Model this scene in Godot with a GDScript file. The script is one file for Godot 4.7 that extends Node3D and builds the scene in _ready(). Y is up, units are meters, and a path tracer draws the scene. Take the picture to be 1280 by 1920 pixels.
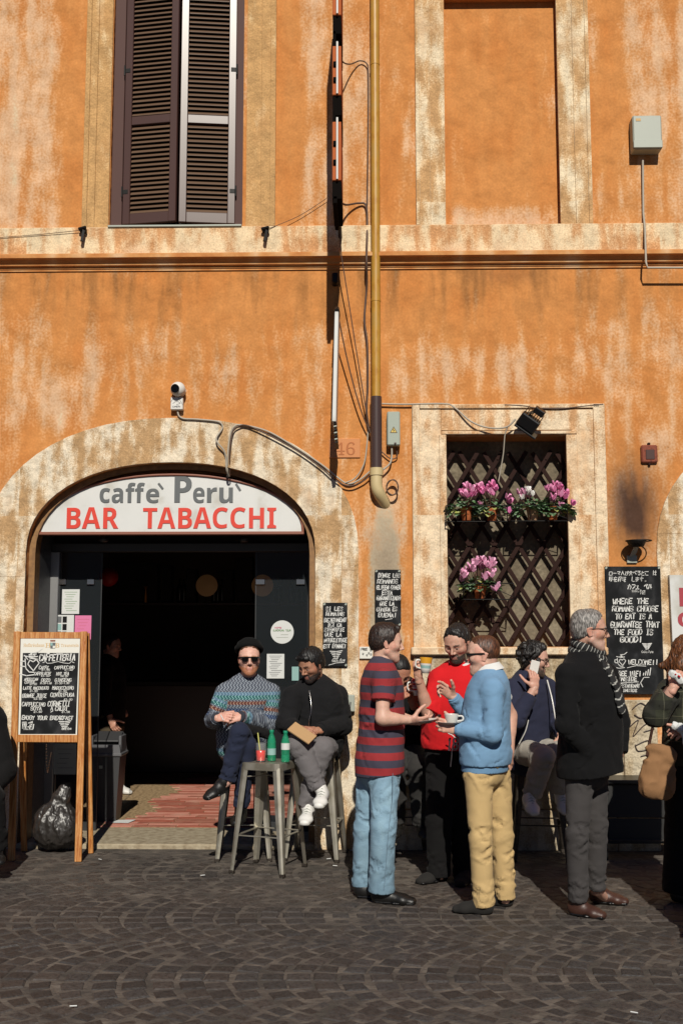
extends Node3D
# A cafe front in Rome: ochre facade, arched bar entrance, people standing and sitting in the sun.
# The wall's face is the plane z = 0, the street lies at z > 0, the bar's room at z < 0; y up, metres.

const FOCAL := 2034.0                       # of the lens, in pixels of the 1280 x 1920 photograph
var cam_pos := Vector3(0.181, 1.65, 8.65)
var cam_basis := Basis.from_euler(Vector3(deg_to_rad(6.45), deg_to_rad(1.2), 0.0))
var M := {}                                 # materials
var rng := RandomNumberGenerator.new()

func ray(px: float, py: float) -> Vector3:
	return cam_basis * Vector3((px - 640.0) / FOCAL, (960.0 - py) / FOCAL, -1.0)

func W(px: float, py: float, z := 0.0) -> Vector3:     # the point of the upright plane at depth z that the survey photograph shows there
	var d := ray(px, py)
	return cam_pos + d * ((z - cam_pos.z) / d.z)

func G(px: float, py: float, y := 0.0) -> Vector3:     # the same for a level plane
	var d := ray(px, py)
	return cam_pos + d * ((y - cam_pos.y) / d.y)

func ap(r: float, g: float, b: float, light := 1.45) -> Color:   # base colour of a surface that looks so under that much light
	var c := Color(r / 255.0, g / 255.0, b / 255.0).srgb_to_linear()
	return Color(minf(c.r / light, 0.85), minf(c.g / light, 0.85), minf(c.b / light, 0.85)).linear_to_srgb()

# ------------------------------------------------------------------ nodes
func thing(called: String, label: String, category: String, at := Vector3.ZERO, group := "", kind := "") -> Node3D:
	var o := Node3D.new()
	o.name = called
	add_child(o, true)
	o.position = at
	tag(o, label, category, group, kind)
	return o

func tag(o: Node3D, label: String, category: String, group := "", kind := "") -> Node3D:
	o.set_meta("label", label)
	o.set_meta("category", category)
	if group != "":
		o.set_meta("group", group)
	if kind != "":
		o.set_meta("kind", kind)
	return o

func part(called: String, m: Mesh, mat: Material, parent: Node3D = null, at := Vector3.ZERO) -> MeshInstance3D:
	var o := MeshInstance3D.new()
	o.name = called
	o.mesh = m
	o.material_override = mat
	(parent if parent else self).add_child(o, true)
	o.position = at
	return o

func structure(o: Node3D) -> Node3D:
	o.set_meta("kind", "structure")
	return o

func stuff(o: Node3D) -> Node3D:
	o.set_meta("kind", "stuff")
	return o

# ------------------------------------------------------------------ mesh builder
class MB:
	var v := PackedVector3Array()
	var n := PackedVector3Array()
	var c := PackedColorArray()
	var uv := PackedVector2Array()
	var idx := PackedInt32Array()
	var o := Vector3.ZERO          # taken off every position: the place of the node that will hold the mesh

	func _init(origin := Vector3.ZERO) -> void:
		o = origin

	func vert(p: Vector3, nn: Vector3, t := Vector2.ZERO, col := Color.WHITE) -> int:
		v.append(p - o)
		n.append(nn)
		uv.append(t)
		c.append(col)
		return v.size() - 1

	func face(pts: Array, out: Vector3, col := Color.WHITE) -> void:     # flat polygon whose front looks along out
		var nn: Vector3 = (pts[2] - pts[0]).cross(pts[1] - pts[0]).normalized()
		if nn.dot(out) < 0.0:
			pts = pts.duplicate()
			pts.reverse()
			nn = -nn
		var first := v.size()
		for p in pts:
			vert(p, nn, Vector2.ZERO, col)
		for i in range(1, pts.size() - 1):
			idx.append_array([first, first + i, first + i + 1])

	func box(ctr: Vector3, s: Vector3, bas := Basis(), bev := 0.0, col := Color.WHITE) -> void:
		var h := s / 2.0
		for i in 3:
			var j := (i + 1) % 3
			var k := (i + 2) % 3
			for si in [-1.0, 1.0]:
				var q := []
				for m in [[-1.0, -1.0], [1.0, -1.0], [1.0, 1.0], [-1.0, 1.0]]:
					var p := Vector3.ZERO
					p[i] = si * h[i]
					p[j] = m[0] * (h[j] - bev)
					p[k] = m[1] * (h[k] - bev)
					q.append(ctr + bas * p)
				var out := Vector3.ZERO
				out[i] = si
				face(q, bas * out, col)
			if bev > 0.0:
				for si in [-1.0, 1.0]:
					for sj in [-1.0, 1.0]:
						var q := []
						for m in [[0.0, bev, -1.0], [0.0, bev, 1.0], [bev, 0.0, 1.0], [bev, 0.0, -1.0]]:
							var p := Vector3.ZERO
							p[i] = si * (h[i] - m[0])
							p[j] = sj * (h[j] - m[1])
							p[k] = m[2] * (h[k] - bev)
							q.append(ctr + bas * p)
						var out := Vector3.ZERO
						out[i] = si
						out[j] = sj
						face(q, bas * out, col)
		if bev > 0.0:
			for sx in [-1.0, 1.0]:
				for sy in [-1.0, 1.0]:
					for sz in [-1.0, 1.0]:
						face([ctr + bas * Vector3(sx * h.x, sy * (h.y - bev), sz * (h.z - bev)), ctr + bas * Vector3(sx * (h.x - bev), sy * h.y, sz * (h.z - bev)), ctr + bas * Vector3(sx * (h.x - bev), sy * (h.y - bev), sz * h.z)], bas * Vector3(sx, sy, sz), col)

	func slab(p0: Vector3, p1: Vector3, bev := 0.0, col := Color.WHITE) -> void:      # a box between two corners
		box((p0 + p1) / 2.0, (p1 - p0).abs(), Basis(), bev, col)

	func bar(a: Vector3, b: Vector3, wide: float, deep: float, up := Vector3.UP, bev := 0.0, col := Color.WHITE) -> void:   # a straight bar; wide lies across up
		var y := (b - a).normalized()
		var z := up - y * up.dot(y)
		if z.length() < 0.01:
			z = Vector3.RIGHT - y * y.x
		z = z.normalized()
		box((a + b) / 2.0, Vector3(wide, a.distance_to(b), deep), Basis(y.cross(z), y, z), bev, col)

	func tube(pts: Array, r, sides := 8, col := Color.WHITE) -> void:
		var count := pts.size()
		var t0: Vector3 = (pts[1] - pts[0]).normalized()
		var side := t0.cross(Vector3.UP if absf(t0.y) < 0.9 else Vector3.RIGHT).normalized()
		var first := v.size()
		for i in count:
			var t: Vector3 = (pts[mini(i + 1, count - 1)] - pts[maxi(i - 1, 0)]).normalized()
			side = (side - t * side.dot(t)).normalized()
			var up := t.cross(side)
			var rr: float = r[i] if r is Array else r
			for k in sides:
				var a := TAU * k / sides
				var d := side * cos(a) + up * sin(a)
				vert(pts[i] + d * rr, d, Vector2.ZERO, col)
		for i in count - 1:
			for k in sides:
				var a := first + i * sides + k
				var b := first + i * sides + (k + 1) % sides
				idx.append_array([a, a + sides, b, b, a + sides, b + sides])
		for e in [0, count - 1]:
			var ring := []
			for k in sides:
				ring.append(v[first + e * sides + k] + o)
			face(ring, (pts[e] - pts[1 if e == 0 else e - 1]), col)

	func lathe(profile: Array, at: Vector3, sides := 24, bas := Basis(), col := Color.WHITE) -> void:    # profile of (radius, height)
		var first := v.size()
		var count := profile.size()
		for i in count:
			var d: Vector2 = profile[mini(i + 1, count - 1)] - profile[maxi(i - 1, 0)]
			var nn := Vector2(d.y, -d.x).normalized()
			for k in sides + 1:
				var a := TAU * k / sides
				vert(at + bas * Vector3(cos(a) * profile[i].x, profile[i].y, sin(a) * profile[i].x), bas * Vector3(cos(a) * nn.x, nn.y, sin(a) * nn.x), Vector2(float(k) / sides, float(i) / (count - 1)), col)
		for i in count - 1:
			for k in sides:
				var a := first + i * (sides + 1) + k
				idx.append_array([a, a + 1, a + sides + 1, a + 1, a + sides + 2, a + sides + 1])

	func prism(poly: PackedVector2Array, z0: float, z1: float, xf := Transform3D(), col := Color.WHITE) -> void:     # outline in x and y, drawn out along z
		var tri := Geometry2D.triangulate_polygon(poly)
		for s in [0, 1]:
			var z := z1 if s else z0
			for i in range(0, tri.size(), 3):
				face([xf * Vector3(poly[tri[i]].x, poly[tri[i]].y, z), xf * Vector3(poly[tri[i + 1]].x, poly[tri[i + 1]].y, z), xf * Vector3(poly[tri[i + 2]].x, poly[tri[i + 2]].y, z)], xf.basis * Vector3(0, 0, 1.0 if z == maxf(z0, z1) else -1.0), col)
		var turn := 1.0 if Geometry2D.is_polygon_clockwise(poly) else -1.0
		for i in poly.size():
			var a := poly[i]
			var b := poly[(i + 1) % poly.size()]
			var e := b - a
			if e.length() > 1e-6:
				face([xf * Vector3(a.x, a.y, z0), xf * Vector3(b.x, b.y, z0), xf * Vector3(b.x, b.y, z1), xf * Vector3(a.x, a.y, z1)], xf.basis * Vector3(-e.y, e.x, 0) * turn, col)

	func band(inner: Array, outer: Array, z0: float, z1: float) -> void:     # a flat strip between two lines, from z0 (back) to z1 (front)
		for i in inner.size() - 1:
			var a: Vector2 = inner[i]
			var b: Vector2 = inner[i + 1]
			var cc: Vector2 = outer[i]
			var d: Vector2 = outer[i + 1]
			var f := func(p: Vector2, z: float) -> Vector3: return Vector3(p.x, p.y, z)
			face([f.call(a, z1), f.call(b, z1), f.call(d, z1), f.call(cc, z1)], Vector3.BACK)
			face([f.call(a, z0), f.call(b, z0), f.call(b, z1), f.call(a, z1)], Vector3((a - cc).x, (a - cc).y, 0))
			face([f.call(cc, z0), f.call(d, z0), f.call(d, z1), f.call(cc, z1)], Vector3((cc - a).x, (cc - a).y, 0))

	func ribbon(pts: Array, wide: float, normal: Vector3) -> void:       # a painted stroke
		for i in pts.size() - 1:
			var a: Vector3 = pts[i]
			var b: Vector3 = pts[i + 1]
			var t := (b - a).normalized()
			var s := t.cross(normal).normalized() * wide / 2.0
			var e := t * wide * 0.3
			face([a - e - s, b + e - s, b + e + s, a - e + s], normal)

	func mesh() -> ArrayMesh:
		var m := ArrayMesh.new()
		if v.is_empty():
			return m
		var arr := []
		arr.resize(Mesh.ARRAY_MAX)
		arr[Mesh.ARRAY_VERTEX] = v
		arr[Mesh.ARRAY_NORMAL] = n
		arr[Mesh.ARRAY_TEX_UV] = uv
		arr[Mesh.ARRAY_COLOR] = c
		arr[Mesh.ARRAY_INDEX] = idx
		m.add_surface_from_arrays(Mesh.PRIMITIVE_TRIANGLES, arr)
		return m

func curve(pts: Array, steps := 6) -> Array:       # a smooth line through the points
	var out := []
	for i in pts.size() - 1:
		var p0: Vector3 = pts[maxi(i - 1, 0)]
		var p3: Vector3 = pts[mini(i + 2, pts.size() - 1)]
		for k in steps:
			out.append((pts[i] as Vector3).cubic_interpolate(pts[i + 1], p0, p3, float(k) / steps))
	out.append(pts[-1])
	return out

# ------------------------------------------------------------------ brush lettering, stroke by stroke on a 4 x 6 grid
const GLYPHS := {
	"A": "00 26 40|12 32", "B": "00 06 36 45 44 33 03|33 42 41 30 00", "C": "45 36 16 05 01 10 30 41", "D": "00 06 26 44 42 20 00", "E": "46 06 00 40|03 33", "F": "46 06 00|03 33",
	"G": "45 36 16 05 01 10 30 41 43 23", "H": "06 00|46 40|03 43", "I": "16 36|26 20|10 30", "J": "16 46|36 31 20 10 01", "K": "06 00|46 03 40", "L": "06 00 40", "M": "00 06 23 46 40",
	"N": "00 06 40 46", "O": "16 05 01 10 30 41 45 36 16", "P": "00 06 36 45 44 33 03", "Q": "16 05 01 10 30 41 45 36 16|22 40", "R": "00 06 36 45 44 33 03|23 40",
	"S": "45 36 16 05 04 13 33 42 41 30 10 01", "T": "06 46|26 20", "U": "06 01 10 30 41 46", "V": "06 20 46", "W": "06 10 24 30 46", "X": "06 40|46 00", "Y": "06 23 46|23 20", "Z": "06 46 00 40",
	"i": "20 24|25 26", "!": "26 22|21 20", ".": "10 11", ",": "11 00", "-": "13 33", "+": "13 33|24 22", "'": "26 24", "0": "16 05 01 10 30 41 45 36 16", "1": "15 26 20", "2": "05 16 36 45 44 00 40",
	"3": "05 16 36 45 34 23 34 42 41 30 10 01", "4": "30 36 02 42", "5": "46 06 03 33 42 41 30 00", "6": "46 16 03 01 10 30 41 42 33 03", "7": "06 46 10", "8": "16 05 04 42 41 30 10 01 02 44 45 36 16",
	"9": "40 45 36 16 05 04 13 43", "e": "02 42 33 13 02 01 10 40", "a": "33 13 02 01 10 30|34 30", "f": "36 25 20|14 34", "r": "04 00|02 13 34", "u": "04 01 10 30|34 30", "c": "34 13 02 01 10 30", "p": "04 00|04 24 33 12 02",
	"$": "45 36 26 15 10|00 40|03 33",
	"か": "05 35 41 30|25 10|45 43", "フ": "05 45 43 10", "ェ": "14 34|24 20|00 40", "ベ": "03 25 40|35 34|45 44", "ル": "15 13 00|35 30 42", "ロ": "05 45 40 00 05", "ー": "03 43", "マ": "05 45 22|13 31", "人": "26 00|24 40",
	"が": "05 35 31 20|15 00|36 43|46 45", "食": "26 04|26 44|14 34 31 11 14|12 32|21 00|31 40", "べ": "03 15 41|36 35|46 45", "る": "06 46 03 24 43 41 20 11 31", "と": "16 13|45 13 01 10 40", "こ": "05 45|03 01 10 40",
	"は": "06 00|14 44|36 30 11 31 40", "味": "06 01 11 16 06|24 44|22 42|36 30|32 20", "を": "05 45|26 02 33|43 11 10 40", "保": "16 00|13 10|26 46 44 24 26|22 42|34 30", "証": "06 16|04 14|02 12|26 46|36 30|33 43|23 20|20 40",
	"し": "16 11 20 40", "ま": "05 45|03 43|26 21 10 01 31", "す": "04 44|26 21 12 23 20", "。": "10 11 21 20 10", "カ": "04 44 41 30|26 00",
}

func text(mb: MB, words: String, at: Vector3, wide: float, high: float, pen: float, right := Vector3.RIGHT, up := Vector3.UP, lean := 0.1) -> void:    # at is the left end of the base line
	var normal := right.cross(up)
	var step := wide / maxf(words.length(), 1.0)
	for i in words.length():
		var g: String = GLYPHS.get(words[i], "")
		if g == "":
			continue
		var big := 1.0 + rng.randf_range(-0.08, 0.1)
		var drop := rng.randf_range(-0.06, 0.06) * high
		for stroke in g.split("|"):
			var pts := []
			for p in stroke.split(" "):
				var x := int(p[0]) / 4.0 * step * 0.74 + rng.randf_range(-0.02, 0.02) * step
				var y := int(p[1]) / 6.0 * high * big + drop
				pts.append(at + right * (i * step + x + y * lean) + up * y)
			mb.ribbon(pts, pen, normal)

func letters(called: String, words: String, at0: Vector3, at1: Vector3, deep: float, mat: Material, parent: Node3D, font_name := "Droid Sans", weight := 700) -> void:
	# type from the lower left corner at0 to the upper right one at1 (world), standing on the plane of at0
	var f := SystemFont.new()
	f.font_names = PackedStringArray([font_name])
	f.font_weight = weight
	var t := TextMesh.new()
	t.text = words
	t.font = f
	t.font_size = 64
	t.pixel_size = 0.01
	t.depth = 0.4
	t.curve_step = 1.0
	var box := t.get_aabb()
	var o := part(called, t, mat, parent)
	o.scale = Vector3((at1.x - at0.x) / box.size.x, (at1.y - at0.y) / box.size.y, deep / 0.4)
	o.position = at0 - Vector3(box.position.x * o.scale.x, box.position.y * o.scale.y, -deep / 2.0) - parent.position

# ------------------------------------------------------------------ textures and materials
func noise(freq: float, seed_ := 1, octaves := 4, type := FastNoiseLite.TYPE_SIMPLEX_SMOOTH, ridged := false) -> FastNoiseLite:
	var f := FastNoiseLite.new()
	f.noise_type = type
	f.seed = seed_
	f.frequency = freq
	f.fractal_octaves = octaves
	f.fractal_type = FastNoiseLite.FRACTAL_RIDGED if ridged else FastNoiseLite.FRACTAL_FBM
	return f

func noise_tex(f: FastNoiseLite, size: int, cols: Array, at: Array = [], normal := 0.0) -> NoiseTexture2D:
	var t := NoiseTexture2D.new()
	t.noise = f
	t.width = size
	t.height = size
	t.seamless = true
	t.generate_mipmaps = false
	if normal > 0.0:
		t.as_normal_map = true
		t.bump_strength = normal
	elif cols.size():
		var g := Gradient.new()
		var offs := PackedFloat32Array()
		for i in cols.size():
			offs.append(at[i] if at.size() else float(i) / (cols.size() - 1))
		g.offsets = offs
		g.colors = PackedColorArray(cols)
		t.color_ramp = g
	return t

func mat(called: String, col: Color, rough := 0.8, metal := 0.0) -> StandardMaterial3D:
	var m := StandardMaterial3D.new()
	m.resource_name = called
	m.albedo_color = col
	m.roughness = rough
	m.metallic = metal
	M[called] = m
	return m

func tri(m: StandardMaterial3D, albedo: Texture2D, scale: Vector3, bump: Texture2D = null, strength := 1.0, world := false, offset := Vector3.ZERO) -> StandardMaterial3D:
	m.uv1_triplanar = true
	m.uv1_world_triplanar = world
	m.uv1_scale = scale
	m.uv1_offset = offset
	m.uv1_triplanar_sharpness = 4.0
	if albedo:
		m.albedo_texture = albedo
		m.albedo_color = Color.WHITE
	if bump:
		m.normal_enabled = true
		m.normal_texture = bump
		m.normal_scale = strength
	return m

const WALL_X := -3.3
const WALL_W := 6.6
const WALL_H := 7.4

func blob_map(list: Array, w: int, h: int, soft := false) -> Image:       # soft patches given in metres on the wall: x, y, half width, half height, weight
	var im := Image.create(w, h, false, Image.FORMAT_RF)
	for j in h:
		for i in w:
			var x := WALL_X + (i + 0.5) / w * WALL_W
			var y := WALL_H - (j + 0.5) / h * WALL_H
			var s := 0.0
			for b in list:
				var u: float = (x - b[0]) / b[2]
				var q: float = (y - b[1]) / b[3]
				var e := (u * u + q * q) * 1.3 if soft else u * u * u * u + q * q * q * q
				if e < 6.0:
					s += b[4] * exp(-e)
			im.set_pixel(i, j, Color(s, 0, 0))
	return im

func blob(px0: float, py0: float, px1: float, py1: float, weight: float) -> Array:
	var a := W(px0, py0)
	var b := W(px1, py1)
	return [(a.x + b.x) / 2.0, (a.y + b.y) / 2.0, absf(b.x - a.x) / 2.0, absf(b.y - a.y) / 2.0, weight]

func mix3(a: Vector3, b: Vector3, t: float) -> Vector3:
	return a + (b - a) * t

func lin(c: Color) -> Vector3:
	return Vector3(c.r, c.g, c.b)

func wall_texture() -> ImageTexture:
	# limewash on plaster: orange coat, worn through to a paler peach, with rain streaks and soot
	var w := 1056
	var h := 1184
	var pale := blob_map([
		blob(-60, -60, 130, 460, 0.52), blob(-60, 190, 110, 420, 0.12), blob(120, -60, 165, 400, -0.55), blob(515, -60, 562, 430, -0.45), blob(560, -60, 700, 430, 0.42), blob(560, -80, 690, 120, 0.2), blob(712, -60, 780, 430, -0.25), blob(745, 200, 800, 420, 0.3),
		blob(1115, -60, 1165, 330, -0.3), blob(1165, -60, 1330, 430, 0.42), blob(835, 380, 1045, 430, 0.75), blob(835, 0, 1045, 370, -0.6), blob(0, 430, 1300, 480, 0.3),
		blob(-40, 500, 1300, 600, -0.35), blob(-40, 540, 60, 860, 0.25), blob(250, 590, 360, 680, 0.35), blob(0, 660, 330, 810, 0.3), blob(40, 690, 150, 800, 0.25), blob(330, 690, 560, 780, 0.1), blob(420, 540, 450, 720, 0.2), blob(560, 560, 620, 800, 0.22), blob(740, 650, 1150, 740, 0.34), blob(820, 640, 980, 700, 0.2),
		blob(1100, 560, 1300, 700, 0.42), blob(1130, 700, 1300, 830, 0.25), blob(1195, 800, 1260, 900, 0.4), blob(680, 880, 760, 960, 0.2), blob(690, 920, 755, 1120, 1.0), blob(670, 1120, 775, 1300, 0.45), blob(760, 900, 776, 1200, -0.3), blob(1130, 760, 1240, 860, -0.1), blob(480, 1050, 700, 1700, 0.5),
	], 88, 98)
	var soot := blob_map([blob(1146, 880, 1228, 1020, 0.55), blob(1130, 840, 1245, 1040, 0.28), blob(1166, 940, 1212, 1030, 0.45), blob(890, 496, 1010, 532, 0.25), blob(-60, 1490, 1400, 1640, 0.5), blob(700, 1000, 745, 1110, 0.2)], 88, 98, true)
	var runs := blob_map([blob(-60, 480, 1340, 600, 0.7), blob(-60, 500, 300, 560, 0.5), blob(560, 480, 1100, 570, 0.4), blob(100, 560, 520, 800, 0.3)], 88, 98)
	var grey := blob_map([blob(688, 960, 755, 1300, 1.1), blob(600, 1290, 680, 1640, 0.9), blob(-100, 1480, 1500, 1700, 0.8)], 88, 98)
	for im in [pale, soot, grey, runs]:
		im.resize(w, h, Image.INTERPOLATE_CUBIC)
	var pd := pale.get_data().to_float32_array()
	var sd := soot.get_data().to_float32_array()
	var rd := runs.get_data().to_float32_array()
	var gd := grey.get_data().to_float32_array()
	var n1 := noise(0.009, 11, 5).get_image(w, h, false, false, false).get_data()
	var mid := noise(0.05, 12, 5).get_image(w, h * 2 / 5, false, false, false)
	mid.resize(w, h, Image.INTERPOLATE_CUBIC)
	var n2 := mid.get_data()
	var n3 := noise(0.25, 13, 3).get_image(w, h, false, false, false).get_data()
	var streak := noise(0.035, 14, 4).get_image(w, h / 8, false, false, false)
	streak.resize(w, h, Image.INTERPOLATE_CUBIC)
	var n4 := streak.get_data()
	var crack := noise(0.006, 15, 3, FastNoiseLite.TYPE_SIMPLEX_SMOOTH, true).get_image(w, h, false, false, false).get_data()
	var orange := lin(ap(221, 151, 88))
	var deep := lin(ap(214, 138, 75))
	var peach := lin(ap(237, 201, 168))
	var cream := lin(ap(226, 205, 172))
	var stone := lin(ap(190, 175, 150))
	var black := lin(ap(70, 52, 46))
	var out := PackedByteArray()
	out.resize(w * h * 3)
	for i in w * h:
		var a := (n1[i] - 128) / 128.0
		var b := (n2[i] - 128) / 128.0
		var f := (n3[i] - 128) / 128.0
		var s := (n4[i] - 128) / 128.0
		var p := pd[i] + a * 0.40 + s * 0.62 + b * 0.34 + f * 0.34
		var t := clampf((p + 0.06) / 0.84, 0.0, 1.0)
		t = t * t * (3.0 - 2.0 * t)
		var col := orange + (deep - orange) * clampf(0.25 + a * 0.8 - s * 0.6, 0.0, 1.0)
		col += (peach - col) * t * 0.8
		var q := clampf((p - 0.85) / 0.25, 0.0, 1.0)
		col += (cream - col) * q * 0.75
		var g := gd[i]
		if g > 0.02:
			col += (stone - col) * clampf((g + b * 0.35 + s * 0.25 + f * 0.2 - 0.25) * 1.8, 0.0, 0.92)
		var so := sd[i]
		if so > 0.01:
			col += (black - col) * clampf(so + (b * 0.25 + s * 0.3) * minf(so * 2.0, 1.0), 0.0, 0.88)
		var k := 1.0 + f * 0.07 + b * 0.05 - clampf(s * 1.6 + 0.15, 0.0, 1.0) * rd[i] * 0.22
		if crack[i] > 249:
			k *= 0.88
		col *= k
		out[i * 3] = int(clampf(col.x * 255.0, 0.0, 255.0))
		out[i * 3 + 1] = int(clampf(col.y * 255.0, 0.0, 255.0))
		out[i * 3 + 2] = int(clampf(col.z * 255.0, 0.0, 255.0))
	return ImageTexture.create_from_image(Image.create_from_data(w, h, false, Image.FORMAT_RGB8, out))

func peel_texture(w: int, h: int, seed_: int, bare: float, base: Color, paint: Color, stain: Color) -> ImageTexture:
	# cream lime wash flaking off an ochre ground, with drips
	var n1 := noise(0.006, seed_, 6).get_image(w, h, false, false, false).get_data()
	var mid := noise(0.035, seed_ + 1, 6).get_image(w, h / 2, false, false, false)
	mid.resize(w, h, Image.INTERPOLATE_CUBIC)
	var n2 := mid.get_data()
	var drip := noise(0.03, seed_ + 2, 5).get_image(w, h / 7, false, false, false)
	drip.resize(w, h, Image.INTERPOLATE_CUBIC)
	var n3 := drip.get_data()
	var n4 := noise(0.3, seed_ + 3, 2).get_image(w, h, false, false, false).get_data()
	var n5 := noise(0.007, seed_ + 4, 3).get_image(w, h, false, false, false).get_data()
	var A := lin(base)
	var B := lin(paint)
	var C := lin(stain)
	var out := PackedByteArray()
	out.resize(w * h * 3)
	for i in w * h:
		var a := (n1[i] - 128) / 128.0
		var b := (n2[i] - 128) / 128.0
		var s := (n3[i] - 128) / 128.0
		var f := (n4[i] - 128) / 128.0
		var e := (n5[i] - 128) / 128.0
		var t := clampf(0.5 + (a * 0.8 + b * 0.6 + s * 0.95 + f * 0.3 + bare) * 1.5, 0.0, 1.0)
		var col := A * (1.0 + 0.12 * b + 0.08 * f) + (B - A) * t
		col += (C - col) * clampf((e * 0.9 + s * 0.5 - 0.2) * 1.3, 0.0, 0.55)
		col *= 1.0 + f * 0.05
		out[i * 3] = int(clampf(col.x * 255.0, 0.0, 255.0))
		out[i * 3 + 1] = int(clampf(col.y * 255.0, 0.0, 255.0))
		out[i * 3 + 2] = int(clampf(col.z * 255.0, 0.0, 255.0))
	return ImageTexture.create_from_image(Image.create_from_data(w, h, false, Image.FORMAT_RGB8, out))

func knit_texture() -> ImageTexture:
	# rows of slanted stitches in greys and blues, with teal and rust bands; v runs down the garment
	var w := 128
	var h := 256
	var im := Image.create(w, h, false, Image.FORMAT_RGB8)
	var r := RandomNumberGenerator.new()
	r.seed = 5
	for y in h:
		var v := float(y) / h
		for x in w:
			var row := int(y / 8)
			var zig := (x + int(r.randf() * 2.0) + (int(y * 0.8) % 16 if row % 2 == 0 else 16 - int(y * 0.8) % 16)) % 16
			var light := zig < 4
			var mid := zig < 8
			var c := Color(0.62, 0.65, 0.68) if light else (Color(0.36, 0.40, 0.45) if mid else Color(0.2, 0.22, 0.27))
			if v > 0.24 and v < 0.30:
				c = Color(0.55, 0.68, 0.74) if light else Color(0.3, 0.44, 0.54)
			elif v > 0.30 and v < 0.37:
				c = Color(0.62, 0.82, 0.8) if light else Color(0.07, 0.33, 0.33)
			elif v > 0.40 and v < 0.46:
				c = Color(0.75, 0.62, 0.5) if light else Color(0.36, 0.12, 0.08)
			elif v > 0.52 and v < 0.59:
				c = Color(0.4, 0.5, 0.62) if light else Color(0.06, 0.11, 0.25)
			c = c.lerp(Color(0.36, 0.38, 0.42), 0.25) * (0.75 + r.randf() * 0.45)
			im.set_pixel(x, y, Color(c.r, c.g, c.b))
	return ImageTexture.create_from_image(im)

func band_texture(rows: Array) -> ImageTexture:            # flat stripes, [share, colour]
	var im := Image.create(8, 256, false, Image.FORMAT_RGB8)
	var y := 0.0
	for r in rows:
		im.fill_rect(Rect2i(0, int(y * 256), 8, int(r[0] * 256) + 1), r[1])
		y += r[0]
	return ImageTexture.create_from_image(im)

func plaid_texture() -> ImageTexture:
	var s := 128
	var im := Image.create(s, s, false, Image.FORMAT_RGB8)
	for y in s:
		for x in s:
			var c := Color(0.17, 0.18, 0.125)
			if x % 64 < 24: c = c.lerp(Color(0.1, 0.1, 0.09), 0.55)
			if y % 64 < 24: c = c.lerp(Color(0.1, 0.1, 0.09), 0.55)
			if x % 64 == 44 or y % 64 == 44: c = c.lerp(Color(0.62, 0.6, 0.5), 0.6)
			if (x + y) % 3 == 0: c = c * 0.85
			im.set_pixel(x, y, c)
	return ImageTexture.create_from_image(im)

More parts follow.
